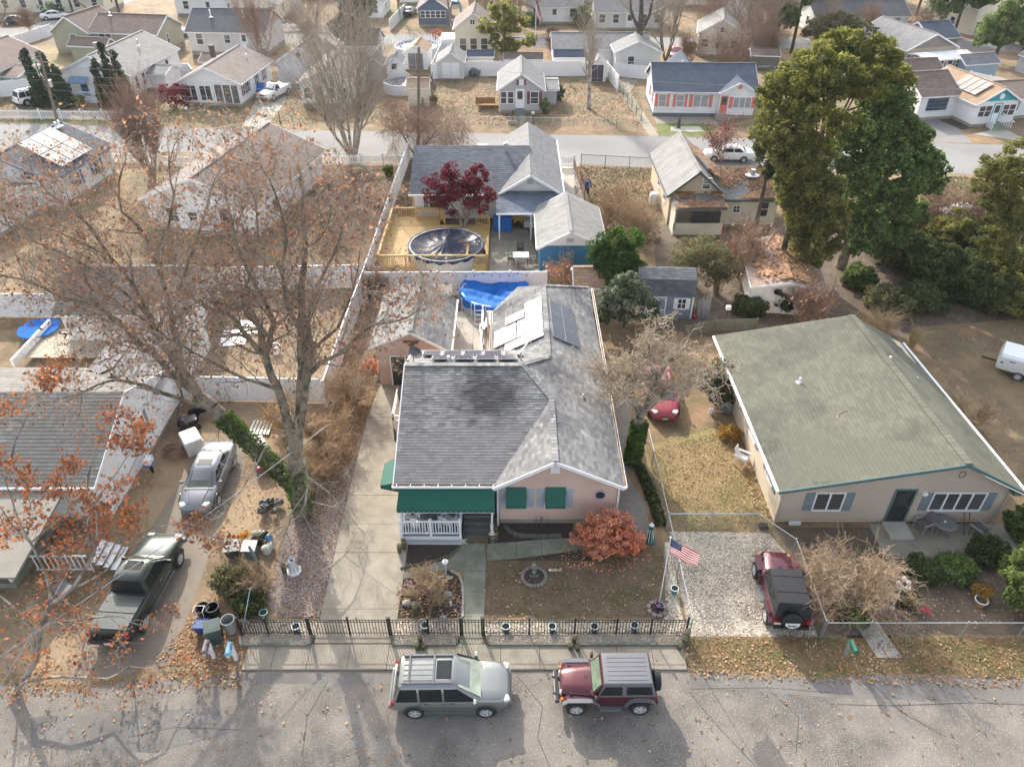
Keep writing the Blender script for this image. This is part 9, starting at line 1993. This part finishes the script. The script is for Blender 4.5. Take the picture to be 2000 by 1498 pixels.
t=thing('plank_pile','long white boards lying along the pool fence','boards',G(1010,537),R(4));boxp('board',white,t,(-1.8,2.0,-.1,.1,0,.08),(-1.5,1.6,.15,.3,0,.06))
t=thing('dark_grill','dark covered grill beside the pale side drive','grill',G(1127,422));boxp('body',black,t,(-.4,.4,-.3,.3,.2,.95),bevel=.08)
t=thing('gas_cylinder','white gas tank at the side of the beige house','gas tank',G(1276,400));b=MB();b.lathe((0,0,0),[(.3,0),(.42,.15),(.42,.9),(.3,1.1),(.05,1.15)],14);b.build('tank',whitew,t)
# deck by the driveway side: white rail box of pink house
t=thing('side_porch','small white railed side porch on log posts beside the driveway','porch',(-5.45,31.5,0));boxp('floor',white,t,(-.85,.35,-1.2,1.2,.9,1.0))
for (x0_,x1_,y0_,y1_) in ((-.85,.35,-1.22,-1.16),(-.87,-.81,-1.2,1.2)):boxp('railing',offwhite,t,(x0_,x1_,y0_,y1_,1.75,1.83),(x0_,x1_,y0_,y1_,1.0,1.5))
for x,y in ((-.8,-1.15),(-.8,1.15),(.25,-1.15)):b=MB();b.tube((x,y,0),(x,y,1.9),.07,.06,8);b.build('log_post',wood_old,t)
t=thing('kayak','teal plastic sheet leaning behind the side porch','panel',G(750,745));b=MB();b.extr([(-.25,0,.1),(.25,0,.1),(.25,.2,1.3),(-.25,.2,1.3)],(0,.05,0));b.build('panel',M('teal_sheet',(.03,.25,.3),.4,.2),t)
bush('small red leaved bush at the corner of the pink garage',720,728,.5,.8,leaf_coral,.06,60,50)
# log with round knobs by the shed, red ball and pots
t=thing('weathered_posts','bundle of weathered grey planks standing beside the barn shed','planks',G(1372,622));
for k in range(9):b=MB();b.beam((-.4+k*.1,rng.uniform(-.1,.1),0),(-.35+k*.09,.2,1.5+rng.uniform(-.2,.3)),.09,.03);b.build('plank',M('plank_silver',(.27,.26,.25),.9,.25) if 'plank_silver' not in MATS else MATS['plank_silver'],t)
t=thing('ball','red ball lying beside the barn shed','ball',G(1356,622));b=MB();b.ball((0,0,.16),.16,10,7);b.build('ball',M('ball_red',(.5,.02,.05),.4),t,smooth=True)
t=thing('bucket','white bucket by the camellia','bucket',G(1388,808));b=MB();b.lathe((0,0,0),[(.12,0),(.15,.32),(.13,.32),(.11,.05)],12);b.build('bucket',whitew,t)
t=thing('ac_unit','boxy air conditioner beside the cream side wall','air conditioner',G(1418,800));boxp('casing',M('ac_grey',(.22,.23,.23),.5),t,(-.35,.35,-.3,.3,0,.6),bevel=.03);boxp('grille',black,t,(-.28,.28,-.24,.24,.6,.61))
t=thing('birdhouse','white birdhouse on a post behind the green roof','birdhouse',G(1415,640));b=MB();b.tube((0,0,0),(0,0,1.4),.05,.05,6);b.build('post',wood_old,t);boxp('house',whitew,t,(-.15,.15,-.12,.12,1.4,1.65))
# lamp posts and mailboxes on the far street
for lab,u,v in (('small black lamp post on the grey cottage lawn',1041,247),('black lamp post before the white porch house',370,238),('black mailbox post near the white pickup drive',548,243)):
    o=thing('lamp_post',lab,'lamp post',G(u,v));b=MB();b.tube((0,0,0),(0,0,1.3),.06,.05,6);b.build('post',black,o);b=MB();b.ball((0,0,1.42),.17,8,6);b.build('head',lens,o)
t=thing('planter_box','grey planter box by the cottage walk','planter',G(1001,243));boxp('box',concrete,t,(-.5,.5,-.25,.25,0,.4));b=MB();b.tube((0,0,.4),(0,0,1.6),.03,.03,5);b.build('stake',black,t)
t=thing('garden_statue','dark statue on the pale sand bed of the blue roofed house','statue',G(1325,250));b=MB();b.lathe((0,0,0),[(.25,0),(.2,.15),(.12,.3),(.2,.6),(.14,.85),(.1,.95)],8);b.ball((0,0,1.08),.14,8,6);b.build('figure',M('statue_dark',(.06,.06,.06),.7),t)
t=thing('manhole','pale rectangular manhole patch in the far street','manhole',G(943,283));boxp('cover',concrete_pale,t,(-.55,.55,-.35,.35,.0,.012))
t=thing('play_set','blue swing set beside the blue cottage','swing set',G(885,30));b=MB()
for s in (-1,1):b.tube((s*1.6,-1,0),(s*.2,0,5),.1,.08,6);b.tube((s*1.6,1,0),(s*.2,0,5),.1,.08,6)
b.build('frame',M('swing_blue',(.2,.4,.6),.5),t);boxp('canopy',blue_paint,t,(-1.2,1.2,-.8,.8,1.8,2.2))
t=thing('blue_tarp','blue tarpaulin over a boat beside the white porch house','tarpaulin',G(512,182));b=MB();b.ball((0,0,.5),1.2,10,6,(1,1,.55),.12);b.build('tarp',blue_tarp,t)
t=thing('debris_pile','pile of dark debris by the white ranch house','debris',G(1745,58));b=MB()
for k in range(60):b.cbox((rng.uniform(-2.5,2.5),rng.uniform(-2,2),rng.uniform(.1,.9)),(rng.uniform(.3,1.2),rng.uniform(.2,.6),rng.uniform(.1,.4)),rng.uniform(0,3))
b.build('debris',M('debris_mix',(.10,.09,.09),.8,.5,2,island=.8),t)
t=thing('wood_pile','stack of pale logs and junk by the rotting shed','log pile',G(1500,135));b=MB()
for k in range(26):p=Vector((rng.uniform(-3,3),rng.uniform(-.8,.8),rng.uniform(.1,.7)));b.tube(p,p+Vector((rng.uniform(1,2.5),rng.uniform(-.4,.4),rng.uniform(-.1,.2))),.12,.1,6)
b.build('logs',M('log_grey',(.36,.32,.27),.9,.2,2,island=.4),t)
# person raking at the far lawn
pe=thing('person','person in blue jacket and dark trousers bending over a rake on the dry lawn','person',G(1145,383),R(20))
def skin_fig(name,vs_,es,rad,mat,parent,sub=2):
    me=bpy.data.meshes.new(name);me.from_pydata(vs_,es,[]);o=bpy.data.objects.new(name,me);C.objects.link(o);m=o.modifiers.new('s','SKIN');m.use_smooth_shade=True
    for v,r in zip(me.skin_vertices[0].data,rad):v.radius=(r,r)
    me.skin_vertices[0].data[0].use_root=True;o.modifiers.new('u','SUBSURF').levels=sub;dg=bpy.context.evaluated_depsgraph_get();ev=bpy.data.meshes.new_from_object(o.evaluated_get(dg));bpy.data.objects.remove(o);ev.materials.clear();ev.materials.append(mat);ev.name=name;return add(link(name,ev,parent),parent)
skinm=M('skin',(.45,.27,.19),.6,.05);jean=M('dark_trousers',(.03,.035,.045),.8,.1);jacket=M('blue_jacket',(.015,.10,.34),.7,.1)
bodyo=skin_fig('body',[(0,0,.92),(0,.06,1.12),(0,-.12,1.36),(0,-.22,1.46),(0,-.3,1.54),(0,-.34,1.64),(-.1,0,.88),(-.12,-.06,.48),(-.14,.06,.09),(-.14,-.12,.05),(.1,0,.88),(.13,-.1,.48),(.15,.08,.09),(.15,-.1,.05),(-.2,-.14,1.38),(-.28,-.3,1.12),(-.16,-.48,.98),(-.12,-.55,.95),(.2,-.14,1.38),(.28,-.34,1.14),(.14,-.5,.86),(.1,-.56,.82)],
 [(0,1),(1,2),(2,3),(3,4),(4,5),(0,6),(6,7),(7,8),(8,9),(0,10),(10,11),(11,12),(12,13),(2,14),(14,15),(15,16),(16,17),(2,18),(18,19),(19,20),(20,21)],[.14,.15,.16,.07,.09,.085,.1,.07,.05,.045,.1,.07,.05,.045,.075,.05,.04,.035,.075,.05,.04,.035],skinm,pe)
skin_fig('jacket',[(0,0,.9),(0,.06,1.12),(0,-.12,1.37),(0,-.2,1.44),(-.2,-.14,1.39),(-.28,-.3,1.12),(-.17,-.46,.99),(.2,-.14,1.39),(.28,-.34,1.14),(.15,-.48,.88)],[(0,1),(1,2),(2,3),(2,4),(4,5),(5,6),(2,7),(7,8),(8,9)],[.175,.18,.185,.09,.095,.068,.055,.095,.068,.055],jacket,pe)
skin_fig('trousers',[(0,0,.94),(-.1,0,.86),(-.12,-.06,.48),(-.14,.06,.12),(.1,0,.86),(.13,-.1,.48),(.15,.08,.12)],[(0,1),(1,2),(2,3),(0,4),(4,5),(5,6)],[.16,.125,.09,.075,.125,.09,.075],jean,pe)
b=MB();b.ball((0,-.33,1.68),.105,10,6,(1,1.05,.75));b.build('hair',bark_dark,pe,smooth=True)
rk=thing('rake','long handled rake held by the person in blue','rake',G(1145,383),R(20));b=MB();b.tube((.08,-.53,1.0),(.16,-1.25,.04),.015,.015,6);b.tube((.08,-.53,1.0),(.05,-.3,1.3),.015,.015,6);b.build('handle',wood_new,rk);b=MB();b.box(-.08,.4,-1.3,-1.27,.03,.06);
for k in range(9):b.tube((-.06+k*.055,-1.28,.04),(-.06+k*.055,-1.33,.0),.006,.005,4)
b.build('head',black,rk)
# thin air between here and the far rooftops
if HAZE:
    hz=MB();hz.box(-260,260,-60,400,-1,32);hm_v=bpy.data.materials.new('haze');hm_v.use_nodes=True;hn_=hm_v.node_tree.nodes;hn_.remove(hn_['Principled BSDF']);pv_=hn_.new('ShaderNodeVolumePrincipled');pv_.inputs['Color'].default_value=(.92,.94,.97,1);pv_.inputs['Density'].default_value=HAZE;pv_.inputs['Anisotropy'].default_value=.2
    hm_v.node_tree.links.new(pv_.outputs[0],hn_['Material Output'].inputs['Volume']);tag(hz.build('haze',hm_v),'thin pale haze in the air over the neighbourhood',None,None,'stuff')
